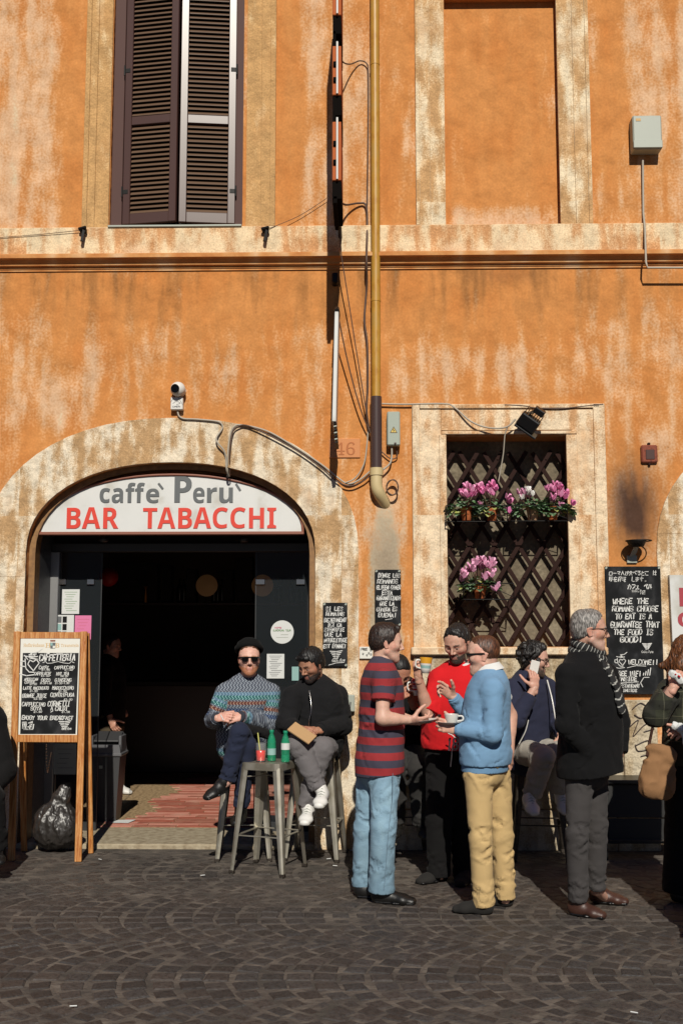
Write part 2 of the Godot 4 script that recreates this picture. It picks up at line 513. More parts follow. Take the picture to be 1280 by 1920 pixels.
func make_materials() -> void:
	var grain := noise_tex(noise(0.04, 3, 5), 512, [], [], 3.0)
	var fine := noise_tex(noise(0.09, 4, 4), 256, [], [], 5.0)
	var weave := noise_tex(noise(0.22, 5, 2), 256, [], [], 4.0)
	M["grain"] = grain
	# facade
	var plaster := tri(mat("plaster", Color.WHITE, 0.92), wall_texture(), Vector3(1.0 / WALL_W, 1.0 / WALL_H, 1.0 / WALL_W), grain, 0.55, true, Vector3(-WALL_X / WALL_W, 0.0, 0.3))
	plaster.metallic_specular = 0.25
	var ps := Vector3(1.0 / 2.6, 1.0 / 2.6, 1.0 / 2.6)
	var g2 := noise_tex(noise(0.05, 6, 5), 512, [], [], 4.0)
	tri(mat("peeling_plaster", Color.WHITE, 0.92), peel_texture(640, 640, 30, 0.06, ap(200, 162, 118), ap(240, 226, 202), ap(206, 166, 126)), ps, g2, 0.6, true).metallic_specular = 0.25
	tri(mat("peeling_trim", Color.WHITE, 0.92), peel_texture(512, 512, 50, -0.7, ap(212, 168, 114), ap(240, 218, 178), ap(210, 160, 106)), ps, g2, 0.45, true).metallic_specular = 0.25
	tri(mat("worn_trim", Color.WHITE, 0.92), peel_texture(512, 512, 60, -0.05, ap(214, 170, 120), ap(244, 226, 194), ap(218, 174, 128)), ps, g2, 0.45, true).metallic_specular = 0.25
	tri(mat("peeling_frame", Color.WHITE, 0.92), peel_texture(512, 512, 70, 0.18, ap(220, 170, 122), ap(244, 222, 190), ap(224, 174, 126)), ps, g2, 0.5, true).metallic_specular = 0.25
	tri(mat("band_plaster", Color.WHITE, 0.92), peel_texture(512, 512, 90, 0.2, ap(226, 168, 116), ap(244, 220, 182), ap(232, 180, 138)), ps, g2, 0.4, true).metallic_specular = 0.25
	tri(mat("dado_stone", Color.WHITE, 0.95), peel_texture(512, 512, 110, 0.1, ap(176, 152, 116), ap(206, 192, 166), ap(140, 118, 92)), ps, g2, 0.9, true)
	tri(mat("window_board", Color.WHITE, 0.95), peel_texture(256, 256, 130, -0.1, ap(122, 110, 90), ap(142, 131, 110), ap(92, 80, 62)), ps, g2, 0.6, true)
	tri(mat("cornice", Color.WHITE, 0.9), noise_tex(noise(0.02, 7, 5), 256, [ap(206, 132, 70), ap(222, 156, 92), ap(236, 192, 146)], [0.2, 0.55, 0.9]), Vector3(0.6, 0.6, 0.6), grain, 0.4, true)
	tri(mat("blind_panel", Color.WHITE, 0.92), noise_tex(noise(0.015, 8, 5), 512, [ap(206, 138, 74), ap(214, 146, 82), ap(222, 160, 102)], [0.2, 0.5, 0.85]), Vector3(0.4, 0.4, 0.4), grain, 0.4, true)
	mat("iron", ap(54, 37, 33), 0.8).metallic_specular = 0.2
	mat("dark_iron", Color(0.06, 0.055, 0.05), 0.6, 0.4)
	mat("shutter_paint", ap(84, 58, 52), 0.34)
	mat("shutter_slat", ap(112, 86, 66), 0.5)
	mat("frame_paint", ap(86, 54, 48), 0.75)
	tri(mat("pipe_ochre", Color.WHITE, 0.45), noise_tex(noise(0.03, 9, 4), 256, [ap(186, 132, 42), ap(204, 152, 58), ap(196, 152, 72)], [0.2, 0.5, 0.8]), Vector3(2, 0.7, 2))
	mat("pipe_brown", ap(78, 60, 58), 0.35)
	mat("pipe_cream", ap(222, 200, 150), 0.45)
	mat("cable_grey", ap(186, 176, 160), 0.6)
	mat("cable_dark", ap(92, 66, 52), 0.6)
	mat("box_grey", ap(178, 184, 172), 0.5)
	mat("box_green", ap(170, 180, 168), 0.5)
	mat("white_plastic", ap(238, 236, 230), 0.4)
	mat("black_plastic", Color(0.045, 0.045, 0.05), 0.35)
	mat("matte_black", Color(0.07, 0.06, 0.055), 0.9).metallic_specular = 0.1
	mat("dark_glass", Color(0.02, 0.02, 0.025), 0.08)
	tri(mat("rust", Color.WHITE, 0.8), noise_tex(noise(0.05, 10, 4), 128, [ap(96, 46, 32), ap(152, 74, 48), ap(120, 64, 50)]), Vector3(4, 4, 4))
	tri(mat("sign_white", Color.WHITE, 0.45), noise_tex(noise(0.012, 40, 5), 256, [ap(206, 204, 196), ap(228, 229, 226), ap(232, 233, 231)], [0.2, 0.45, 0.8]), Vector3(0.8, 0.8, 0.8))
	mat("sign_red", ap(232, 62, 40), 0.5)
	mat("sign_grey", ap(100, 104, 106), 0.5)
	mat("sign_frame", ap(150, 92, 72), 0.5)
	mat("terracotta_sign", ap(200, 112, 70), 0.9).metallic_specular = 0.1
	tri(mat("moulding", Color.WHITE, 0.6), noise_tex(noise(0.04, 16, 4), 128, [ap(130, 92, 52), ap(168, 124, 72)]), Vector3(3, 3, 3))
	tri(mat("painted_jamb", Color.WHITE, 0.5), noise_tex(noise(0.05, 17, 4), 128, [Color(0.2, 0.2, 0.21), Color(0.3, 0.3, 0.3)]), Vector3(3, 3, 3), g2, 0.9)
	mat("aluminium", ap(196, 196, 196), 0.38, 0.85)
	mat("anthracite", Color(0.16, 0.165, 0.17), 0.45)
	var glass := mat("door_glass", Color(0.35, 0.38, 0.4, 0.12), 0.03)
	glass.metallic_specular = 0.24
	glass.transparency = BaseMaterial3D.TRANSPARENCY_ALPHA
	mat("chrome", Color(0.75, 0.74, 0.72), 0.2, 1.0)
	mat("paper", ap(226, 228, 226), 0.8)
	mat("paper_pink", ap(232, 130, 176), 0.8)
	mat("paper_teal", ap(150, 190, 186), 0.8)
	mat("ink", Color(0.35, 0.36, 0.37), 0.8)
	mat("ink_green", ap(140, 176, 130), 0.8)
	mat("ink_pink", ap(226, 120, 150), 0.8)
	# ground
	mat("stone_dark", Color.WHITE, 0.62)
	tri(M.stone_dark, noise_tex(noise(0.05, 18, 5), 256, [Color(0.66, 0.64, 0.62), Color(0.95, 0.93, 0.92), Color(1, 1, 1)]), Vector3(2.2, 2.2, 2.2), g2, 0.8, true)
	M.stone_dark.vertex_color_use_as_albedo = true
	tri(mat("joint_sand", Color.WHITE, 0.95), noise_tex(noise(0.012, 19, 6), 512, [Color(0.235, 0.212, 0.192), Color(0.295, 0.267, 0.24), Color(0.36, 0.328, 0.295)], [0.25, 0.5, 0.8]), Vector3(0.55, 0.55, 0.55), g2, 0.9, true)
	tri(mat("threshold", Color.WHITE, 0.8), noise_tex(noise(0.05, 20, 5), 256, [ap(140, 124, 100), ap(172, 158, 132), ap(192, 180, 154)]), Vector3(1, 1, 1), g2, 0.4, true)
	tri(mat("terrazzo", Color.WHITE, 0.6), noise_tex(noise(0.12, 21, 3), 256, [ap(92, 74, 54, 1.15), ap(150, 126, 94, 1.15), ap(172, 148, 114, 1.15)], [0.15, 0.4, 0.8]), Vector3(0.8, 0.8, 0.8), null, 1.0, true)
	for k in 4:
		tri(mat("brick_%d" % k, Color.WHITE, 0.6), noise_tex(noise(0.03, 22 + k, 5), 128, [[ap(150, 78, 60, 1.15), ap(176, 102, 84, 1.15)], [ap(188, 120, 104, 1.15), ap(206, 150, 132, 1.15)], [ap(170, 84, 70, 1.15), ap(200, 160, 140, 1.15)], [ap(140, 74, 60, 1.15), ap(170, 120, 100, 1.15)]][k]), Vector3(1.5, 1.5, 4), null, 1.0, true)
	# room
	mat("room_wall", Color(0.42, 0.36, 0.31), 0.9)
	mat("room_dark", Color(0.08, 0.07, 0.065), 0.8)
	mat("lantern_red", Color(0.6, 0.06, 0.05), 0.5)
	mat("moon_cream", Color(0.85, 0.72, 0.5), 0.6)
	mat("bottle_dark", Color(0.12, 0.1, 0.06), 0.15)
	mat("counter", Color(0.2, 0.15, 0.12), 0.5)
	mat("brass", Color(0.7, 0.45, 0.2), 0.3, 0.8)
	# furniture and small things
	tri(mat("steel", Color.WHITE, 0.42, 0.75), noise_tex(noise(0.015, 30, 4), 256, [ap(172, 164, 146), ap(196, 190, 174), ap(206, 200, 186)], [0.2, 0.5, 0.8]), Vector3(1.5, 1.5, 1.5), null, 0.0)
	tri(mat("steel_dark", Color.WHITE, 0.5, 0.6), noise_tex(noise(0.04, 31, 5), 256, [ap(60, 52, 46), ap(92, 84, 76)]), Vector3(3, 3, 3), fine, 0.15)
	tri(mat("board_wood", Color.WHITE, 0.5), noise_tex(noise(0.02, 32, 5), 256, [ap(176, 104, 44), ap(204, 136, 70), ap(218, 160, 98)], [0.2, 0.5, 0.8]), Vector3(9, 0.8, 9), fine, 0.2)
	tri(mat("chalkboard", Color.WHITE, 0.75), noise_tex(noise(0.012, 41, 5), 256, [Color(0.1, 0.102, 0.108), Color(0.125, 0.128, 0.135), Color(0.19, 0.192, 0.198)], [0.25, 0.55, 0.85]), Vector3(2.2, 1.4, 2.2)).metallic_specular = 0.2
	mat("chalk", ap(236, 236, 232), 0.9)
	mat("chalk_dim", ap(150, 140, 100), 0.9)
	mat("board_white", ap(240, 238, 228), 0.6)
	mat("gold_print", ap(224, 190, 140), 0.6)
	mat("bench_black", Color(0.1, 0.098, 0.095), 0.7)
	mat("bin_grey", Color(0.22, 0.22, 0.225), 0.45)
	mat("bin_lid", Color(0.36, 0.36, 0.37), 0.3)
	mat("bag_film", Color(0.15, 0.137, 0.128), 0.42)
	M.bag_film.metallic_specular = 0.6
	tri(M.bag_film, null, Vector3(3, 3, 3), noise_tex(noise(0.012, 33, 3, FastNoiseLite.TYPE_SIMPLEX_SMOOTH, true), 256, [], [], 3.0), 0.25)
	tri(mat("clay", Color.WHITE, 0.85), noise_tex(noise(0.05, 34, 4), 128, [ap(186, 96, 48), ap(214, 126, 74)]), Vector3(4, 4, 4))
	tri(mat("clay_pale", Color.WHITE, 0.85), noise_tex(noise(0.05, 35, 4), 128, [ap(196, 150, 112), ap(222, 186, 150)]), Vector3(4, 4, 4))
	mat("leaf", Color.WHITE, 0.5).vertex_color_use_as_albedo = true
	M.leaf.backlight_enabled = true
	M.leaf.backlight = Color(0.25, 0.3, 0.12)
	mat("petal", Color.WHITE, 0.6).vertex_color_use_as_albedo = true
	M.petal.backlight_enabled = true
	M.petal.backlight = Color(0.5, 0.4, 0.45)
	var pet := mat("bottle_green", Color(0.16, 0.62, 0.45, 0.45), 0.08)
	pet.transparency = BaseMaterial3D.TRANSPARENCY_ALPHA
	var tumbler := mat("tumbler", Color(0.9, 0.92, 0.92, 0.05), 0.04)
	tumbler.transparency = BaseMaterial3D.TRANSPARENCY_ALPHA
	mat("spritz", Color(0.85, 0.13, 0.04), 0.2)
	mat("cap_green", ap(30, 150, 112), 0.4)
	mat("straw", ap(214, 214, 120), 0.5)
	mat("china", ap(236, 234, 228), 0.2)
	mat("sole_grey", ap(186, 182, 172), 0.6)
	mat("cup_red", ap(206, 34, 42), 0.3)
	mat("cup_yellow", ap(236, 172, 50), 0.3)
	mat("cardboard", ap(196, 158, 112), 0.8)
	mat("lens_black", Color(0.015, 0.015, 0.017), 0.08)
	mat("frame_black", Color(0.03, 0.03, 0.032), 0.3)
	# people
	var sk := mat("skin", Color.WHITE, 0.5)
	sk.vertex_color_use_as_albedo = true
	sk.subsurf_scatter_enabled = true
	sk.subsurf_scatter_strength = 0.08
	sk.metallic_specular = 0.4
	var strands := noise_tex(noise(0.06, 36, 4), 256, [Color(0.25, 0.25, 0.25), Color(0.7, 0.7, 0.7), Color(1, 1, 1)], [0.25, 0.5, 0.75])
	for h in [["hair_brown", Color(0.2, 0.12, 0.08)], ["hair_black", Color(0.055, 0.05, 0.05)], ["hair_dark", Color(0.12, 0.105, 0.1)], ["hair_ginger", Color(0.42, 0.25, 0.15)], ["hair_grey", Color(0.62, 0.6, 0.58)], ["hair_blond", Color(0.5, 0.3, 0.15)], ["hair_curly", Color(0.09, 0.07, 0.06)]]:
		var m := tri(mat(h[0], h[1], 0.55), strands, Vector3(10, 1.6, 6), null, 0.4)
		m.albedo_color = h[1]
	var cloths := {
		"navy_denim": Color(0.13, 0.15, 0.22), "black_wool": Color(0.055, 0.055, 0.06), "black_cotton": Color(0.065, 0.062, 0.064), "bomber": Color(0.085, 0.085, 0.092), "sweatpants": ap(120, 116, 118),
		"blue_rib": ap(118, 158, 194), "red_wool": ap(224, 34, 40), "blue_wool": ap(128, 168, 204), "chino": ap(212, 181, 128), "navy_coat": Color(0.15, 0.16, 0.23), "light_trousers": ap(186, 180, 170), "grey_denim": Color(0.235, 0.225, 0.225),
		"white_cotton": ap(238, 238, 236), "black_leather": Color(0.07, 0.068, 0.066), "brown_leather": ap(72, 45, 36), "white_leather": ap(240, 238, 234), "dark_suede": Color(0.14, 0.135, 0.13), "felt": Color(0.04, 0.04, 0.042), "bag_canvas": ap(158, 118, 82), "grey_trousers": Color(0.19, 0.185, 0.18), "rib_knit": Color(0.2, 0.21, 0.24), "khaki": Color(0.3, 0.26, 0.2),
	}
	for k in cloths:
		var leather: bool = k.ends_with("leather")
		var m := tri(mat(k, cloths[k], 0.45 if leather else 0.9), null, Vector3(7, 7, 7), fine if leather else weave, 0.25 if leather else 0.5)
		m.vertex_color_use_as_albedo = true
		if not leather:
			m.rim_enabled = true
			m.rim = 0.25
			m.rim_tint = 0.6
			m.metallic_specular = 0.3
	var denim := tri(mat("denim", Color.WHITE, 0.9), noise_tex(noise(0.02, 37, 3), 256, [ap(134, 168, 190), ap(142, 176, 198), ap(150, 184, 204)], [0.2, 0.5, 0.8]), Vector3(2, 1.2, 2), weave, 0.12)
	denim.vertex_color_use_as_albedo = true
	var tee := mat("striped_jersey", Color.WHITE, 0.92)
	tee.albedo_texture = band_texture([[0.5, ap(160, 44, 48)], [0.5, ap(66, 62, 80)]])
	var knit := mat("patterned_knit", Color.WHITE, 0.95)
	knit.albedo_texture = knit_texture()
	var scarf := mat("striped_scarf", Color.WHITE, 0.95)
	scarf.albedo_texture = band_texture([[0.82, Color(0.1, 0.1, 0.105)], [0.18, Color(0.6, 0.6, 0.58)]])
	mat("cloth_navy", ap(66, 62, 80), 0.9)
	mat("denim_seam", ap(116, 140, 158), 0.9)
	mat("chino_seam", ap(176, 138, 84), 0.9)
	tri(mat("plaid_wool", Color.WHITE, 0.95), plaid_texture(), Vector3(3.2, 3.2, 3.2), weave, 0.5)

# ------------------------------------------------------------------ soft bodies: tapered limbs joined by a smooth minimum, meshed as surface nets
class Prim:
	var a: Vector3
	var b: Vector3
	var ax: Vector3
	var r: Vector3
	var f: Vector3
	var wa: float
	var wb: float
	var da: float
	var db: float
	var len_: float
	var k := 0.03
	var flat_a := false
	var flat_b := false
	var cut := false

func pr(a: Vector3, b: Vector3, wa: float, wb := -1.0, da := -1.0, db := -1.0, right := Vector3.ZERO, k := 0.03, ends := "") -> Prim:
	# from a to b; half width w across right, half depth d; ends: a / b cut square
	var p := Prim.new()
	p.a = a
	p.b = b
	p.wa = wa
	p.wb = wb if wb >= 0.0 else wa
	p.da = da if da >= 0.0 else p.wa
	p.db = db if db >= 0.0 else (p.da if wb < 0.0 else (p.wb if da < 0.0 else da))
	p.len_ = a.distance_to(b)
	p.ax = (b - a).normalized() if p.len_ > 1e-5 else (Vector3.UP if absf(right.y) < 0.9 else Vector3.RIGHT)
	var q := right if right != Vector3.ZERO else (Vector3.RIGHT if absf(p.ax.x) < 0.9 else Vector3.BACK)
	p.r = (q - p.ax * q.dot(p.ax)).normalized()
	p.f = p.ax.cross(p.r)
	p.k = k
	p.flat_a = "a" in ends
	p.flat_b = "b" in ends
	p.cut = "-" in ends
	return p

class Fld:
	var o: Vector3
	var c: float
	var nx: int
	var ny: int
	var nz: int
	var d := PackedFloat32Array()

func field(prims: Array, cell: float) -> Fld:
	var lo := Vector3(1e9, 1e9, 1e9)
	var hi := -lo
	for p in prims:
		if p.cut:
			continue
		var m: float = maxf(maxf(p.wa, p.wb), maxf(p.da, p.db)) + 0.012
		lo = lo.min(p.a.min(p.b) - Vector3(m, m, m))
		hi = hi.max(p.a.max(p.b) + Vector3(m, m, m))
	var f := Fld.new()
	f.c = cell
	f.o = lo - Vector3(cell, cell, cell) * 2.0
	var n := ((hi - lo) / cell).ceil() + Vector3(5, 5, 5)
	f.nx = int(n.x)
	f.ny = int(n.y)
	f.nz = int(n.z)
	f.d.resize(f.nx * f.ny * f.nz)
	f.d.fill(1.0)
	for p in prims:
		stamp(f, p)
	return f

func stamp(g: Fld, p: Prim) -> void:
	var m: float = maxf(maxf(p.wa, p.wb), maxf(p.da, p.db)) + p.k + g.c * 2.5
	var lo := ((p.a.min(p.b) - Vector3(m, m, m) - g.o) / g.c).floor()
	var hi := ((p.a.max(p.b) + Vector3(m, m, m) - g.o) / g.c).ceil()
	var x0 := maxi(int(lo.x), 0)
	var y0 := maxi(int(lo.y), 0)
	var z0 := maxi(int(lo.z), 0)
	var x1 := mini(int(hi.x), g.nx - 1)
	var y1 := mini(int(hi.y), g.ny - 1)
	var z1 := mini(int(hi.z), g.nz - 1)
	var c := g.c
	var L := maxf(p.len_, 1e-6)
	var A := p.a
	var ax := p.ax
	var rr := p.r
	var ff := p.f
	var wa := p.wa
	var dw := p.wb - p.wa
	var da := p.da
	var dd := p.db - p.da
	var k := p.k
	var k4 := 0.25 / maxf(k, 1e-6)
	var flat_a := p.flat_a
	var flat_b := p.flat_b
	var cut := p.cut
	var far := k + c * 2.5
	for z in range(z0, z1 + 1):
		for y in range(y0, y1 + 1):
			var i := (z * g.ny + y) * g.nx + x0
			var q := g.o + Vector3(x0 * c, y * c, z * c) - A
			for x in range(x0, x1 + 1):
				var s := q.dot(ax)
				var t := clampf(s / L, 0.0, 1.0)
				var w := s - t * L
				var R := wa + dw * t
				var D := da + dd * t
				var u := q.dot(rr) / R
				var v := q.dot(ff) / D
				var mn := R if R < D else D
				var e := w / mn
				var d := (sqrt(u * u + v * v + e * e) - 1.0) * mn
				if flat_b and s - L > d:
					d = s - L
				if flat_a and -s > d:
					d = -s
				if d < far or cut:
					var old := g.d[i]
					if cut:
						d = -d
						var h := k - absf(d - old)
						g.d[i] = (d if d > old else old) + (h * h * k4 if h > 0.0 else 0.0)
					else:
						var h := k - absf(d - old)
						g.d[i] = (d if d < old else old) - (h * h * k4 if h > 0.0 else 0.0)
				i += 1
				q.x += c

func clip(g: Fld, at: Vector3, normal: Vector3) -> void:        # keeps what lies behind the plane
	var i := 0
	for z in g.nz:
		for y in g.ny:
			var s := (g.o + Vector3(0, y * g.c, z * g.c) - at).dot(normal)
			var dx := normal.x * g.c
			for x in g.nx:
				if s > g.d[i]:
					g.d[i] = s
				s += dx
				i += 1

func soft_clip(g: Fld, at: Vector3, normal: Vector3, k: float, rough := 0.0) -> void:     # the same with a rounded edge
	var i := 0
	var nz := noise(1.0, 23, 2)
	for z in g.nz:
		for y in g.ny:
			var s0 := (g.o + Vector3(0, y * g.c, z * g.c) - at).dot(normal)
			var dx := normal.x * g.c
			for x in g.nx:
				var d := g.d[i]
				if d > 0.035:
					s0 += dx
					i += 1
					continue
				var s := s0
				if rough > 0.0 and s0 < 0.04 and s0 > -0.04 and d < 0.03:
					s += rough * nz.get_noise_3d((g.o.x + x * g.c) * 45.0, (g.o.y + y * g.c) * 22.0, (g.o.z + z * g.c) * 45.0)
				var h := k - absf(s - d)
				if h > 0.0:
					g.d[i] = maxf(s, d) + h * h * 0.25 / k
				elif s > d:
					g.d[i] = s
				s0 += dx
				i += 1

func hem(g: Fld, p: Prim, at_b: bool) -> void:          # cuts a limb's end square again after it was wrinkled
	var e := p.b if at_b else p.a
	var ax := p.ax if at_b else -p.ax
	var r: float = (maxf(p.wb, p.db) if at_b else maxf(p.wa, p.da)) * 1.12 + 0.01
	var lo := ((e - Vector3(r, r, r) - g.o) / g.c).floor().max(Vector3.ZERO)
	var hi := ((e + Vector3(r, r, r) - g.o) / g.c).ceil()
	for z in range(int(lo.z), mini(int(hi.z), g.nz - 1) + 1):
		for y in range(int(lo.y), mini(int(hi.y), g.ny - 1) + 1):
			for x in range(int(lo.x), mini(int(hi.x), g.nx - 1) + 1):
				var q := g.o + Vector3(x, y, z) * g.c - e
				var s := q.dot(ax)
				if s < 0.032 and (q - ax * s).length() < r:
					var i := (z * g.ny + y) * g.nx + x
					if s > g.d[i]:
						g.d[i] = s

func wrinkle(g: Fld, seed_: int, amp: float, fx: float, fy: float, fz: float, ridged := true, spots: Array = []) -> void:
	# folds: the noise's fine direction is the one of the highest frequency; spots (place, radius, factor) fold more
	var nz := noise(1.0, seed_, 2)
	var lim := g.c * 3.0 + amp
	var i := 0
	for z in g.nz:
		for y in g.ny:
			var p := g.o + Vector3(0, y * g.c, z * g.c)
			for x in g.nx:
				var d := g.d[i]
				if d < lim and d > -lim:
					p.x = g.o.x + x * g.c
					var v := nz.get_noise_3d(p.x * fx, p.y * fy, p.z * fz)
					if ridged:
						v = 0.35 - absf(v) * 1.6
					var a := amp
					for s in spots:
						var e: float = p.distance_to(s[0]) / s[1]
						if e < 1.0:
							a += amp * s[2] * (1.0 - e * e)
					g.d[i] = d - v * a
				i += 1

func crease(g: Fld, pts: Array, r: float, depth: float) -> void:      # a groove (or with negative depth a ridge) along a line on the surface
	for j in pts.size() - 1:
		var a: Vector3 = pts[j]
		var b: Vector3 = pts[j + 1]
		var ab := b - a
		var l2 := maxf(ab.length_squared(), 1e-8)
		var lo := ((a.min(b) - Vector3(r, r, r) - g.o) / g.c).floor().max(Vector3.ZERO)
		var hi := ((a.max(b) + Vector3(r, r, r) - g.o) / g.c).ceil()
		for z in range(int(lo.z), mini(int(hi.z), g.nz - 1) + 1):
			for y in range(int(lo.y), mini(int(hi.y), g.ny - 1) + 1):
				for x in range(int(lo.x), mini(int(hi.x), g.nx - 1) + 1):
					var q := g.o + Vector3(x, y, z) * g.c - a
					var t := q.dot(ab) / l2
					if t < 0.0 and j > 0 or t > 1.0:
						continue
					t = clampf(t, 0.0, 1.0)
					var e := (q - ab * t).length() / r
					if e < 1.0:
						var s := (j + t) / (pts.size() - 1)
						var f := 1.0 - e * e
						g.d[(z * g.ny + y) * g.nx + x] += depth * f * f * 4.0 * s * (1.0 - s)

func folds(g: Fld, seed_: int, a: Vector3, b: Vector3, ra: float, rb: float, count: int, t0: float, t1: float, depth: float, slant := 0.6, long := 1.1, right := Vector3.ZERO, flat := 1.0) -> void:
	# random folds round a limb between two shares of its length
	var r := RandomNumberGenerator.new()
	r.seed = seed_
	var ax := (b - a).normalized()
	var q := right if right != Vector3.ZERO else (Vector3.RIGHT if absf(ax.x) < 0.9 else Vector3.BACK)
	q = (q - ax * q.dot(ax)).normalized()
	var f := ax.cross(q)
	var L := a.distance_to(b)
	for i in count:
		var t := r.randf_range(t0, t1)
		var phi := r.randf() * TAU
		var turn := r.randf_range(0.45, 0.95) * long
		var sl := r.randf_range(-slant, slant)
		var pts := []
		for k in 5:
			var u := k / 4.0 - 0.5
			var tt := clampf(t + (u * sl * ra * 1.6 + 0.012 * sin(k * 2.0 + i)) / L, t0 - 0.05, t1 + 0.05)
			var rad := lerpf(ra, rb, tt)
			var an := phi + u * turn * 1.6
			pts.append(a.lerp(b, tt) + q * cos(an) * rad + f * sin(an) * rad * flat)
		crease(g, pts, r.randf_range(0.017, 0.032), depth * r.randf_range(0.35, 0.8) * (1.0 if r.randf() < 0.55 else -0.9))

func net(g: Fld, mb: MB, color: Variant = null, uv_of: Variant = null) -> void:
	var nx := g.nx
	var ny := g.ny
	var nz := g.nz
	var ids := PackedInt32Array()
	ids.resize(nx * ny * nz)
	ids.fill(-1)
	var sy := nx
	var sz := nx * ny
	var D := g.d
	var lim := g.c * 4.0
	for z in range(0, nz - 1):
		for y in range(0, ny - 1):
			var i := z * sz + y * sy
			for x in range(0, nx - 1):
				var d0 := D[i]
				if d0 < lim and d0 > -lim:
					var d1 := D[i + 1]
					var d2 := D[i + sy]
					var d3 := D[i + sy + 1]
					var d4 := D[i + sz]
					var d5 := D[i + sz + 1]
					var d6 := D[i + sz + sy]
					var d7 := D[i + sz + sy + 1]
					var m := (1 if d0 < 0.0 else 0) + (1 if d1 < 0.0 else 0) + (1 if d2 < 0.0 else 0) + (1 if d3 < 0.0 else 0) + (1 if d4 < 0.0 else 0) + (1 if d5 < 0.0 else 0) + (1 if d6 < 0.0 else 0) + (1 if d7 < 0.0 else 0)
					if m > 0 and m < 8:
						var s := Vector3.ZERO
						var cnt := 0
						if (d0 < 0.0) != (d1 < 0.0): s += Vector3(d0 / (d0 - d1), 0, 0); cnt += 1
						if (d2 < 0.0) != (d3 < 0.0): s += Vector3(d2 / (d2 - d3), 1, 0); cnt += 1
						if (d4 < 0.0) != (d5 < 0.0): s += Vector3(d4 / (d4 - d5), 0, 1); cnt += 1
						if (d6 < 0.0) != (d7 < 0.0): s += Vector3(d6 / (d6 - d7), 1, 1); cnt += 1
						if (d0 < 0.0) != (d2 < 0.0): s += Vector3(0, d0 / (d0 - d2), 0); cnt += 1
						if (d1 < 0.0) != (d3 < 0.0): s += Vector3(1, d1 / (d1 - d3), 0); cnt += 1
						if (d4 < 0.0) != (d6 < 0.0): s += Vector3(0, d4 / (d4 - d6), 1); cnt += 1
						if (d5 < 0.0) != (d7 < 0.0): s += Vector3(1, d5 / (d5 - d7), 1); cnt += 1
						if (d0 < 0.0) != (d4 < 0.0): s += Vector3(0, 0, d0 / (d0 - d4)); cnt += 1
						if (d1 < 0.0) != (d5 < 0.0): s += Vector3(1, 0, d1 / (d1 - d5)); cnt += 1
						if (d2 < 0.0) != (d6 < 0.0): s += Vector3(0, 1, d2 / (d2 - d6)); cnt += 1
						if (d3 < 0.0) != (d7 < 0.0): s += Vector3(1, 1, d3 / (d3 - d7)); cnt += 1
						s /= cnt
						var nn := Vector3(d1 + d3 + d5 + d7 - d0 - d2 - d4 - d6, d2 + d3 + d6 + d7 - d0 - d1 - d4 - d5, d4 + d5 + d6 + d7 - d0 - d1 - d2 - d3).normalized()
						var p := g.o + (Vector3(x, y, z) + s) * g.c
						var col: Color = color if color is Color else ((color as Callable).call(p) if color != null else Color.WHITE)
						var t: Vector2 = (uv_of as Callable).call(p) if uv_of != null else Vector2.ZERO
						ids[i] = mb.vert(p, nn, t, col)
						if x > 0 and y > 0 and z > 0:
							if (d0 < 0.0) != (d1 < 0.0):
								quad(mb, ids[i - sy - sz], ids[i - sz], ids[i], ids[i - sy], d0 < 0.0)
							if (d0 < 0.0) != (d2 < 0.0):
								quad(mb, ids[i - sz - 1], ids[i - 1], ids[i], ids[i - sz], d0 < 0.0)
							if (d0 < 0.0) != (d4 < 0.0):
								quad(mb, ids[i - sy - 1], ids[i - sy], ids[i], ids[i - 1], d0 < 0.0)
				i += 1

func quad(mb: MB, a: int, b: int, c: int, d: int, flip: bool) -> void:
	if a < 0 or b < 0 or c < 0 or d < 0:
		return
	if flip:
		mb.idx.append_array([a, d, c, a, c, b])
	else:
		mb.idx.append_array([a, b, c, a, c, d])

# ------------------------------------------------------------------ the setting
func arch(cx: float, half: float, spring: float, rise: float, foot: float, power := 2.2, steps := 28) -> Array:
	var pts := [Vector2(cx - half, foot)]
	for i in steps + 1:
		var a := PI - PI * i / steps
		pts.append(Vector2(cx + half * signf(cos(a)) * pow(absf(cos(a)), 2.0 / power), spring + rise * pow(maxf(sin(a), 0.0), 2.0 / power)))
	pts.append(Vector2(cx + half, foot))
	return pts

func hole(csg: CSGCombiner3D, called: String, poly: PackedVector2Array, depth: float) -> void:
	var c := CSGPolygon3D.new()
	c.name = called
	c.polygon = poly
	c.depth = depth
	c.position.z = 0.2
	c.operation = CSGShape3D.OPERATION_SUBTRACTION
	csg.add_child(c)

func rect(a: Vector3, b: Vector3) -> PackedVector2Array:
	return PackedVector2Array([Vector2(a.x, minf(a.y, b.y)), Vector2(b.x, minf(a.y, b.y)), Vector2(b.x, maxf(a.y, b.y)), Vector2(a.x, maxf(a.y, b.y))])

const DOOR_Z := -0.55
var house: Node3D
var door_l: float
var door_r: float

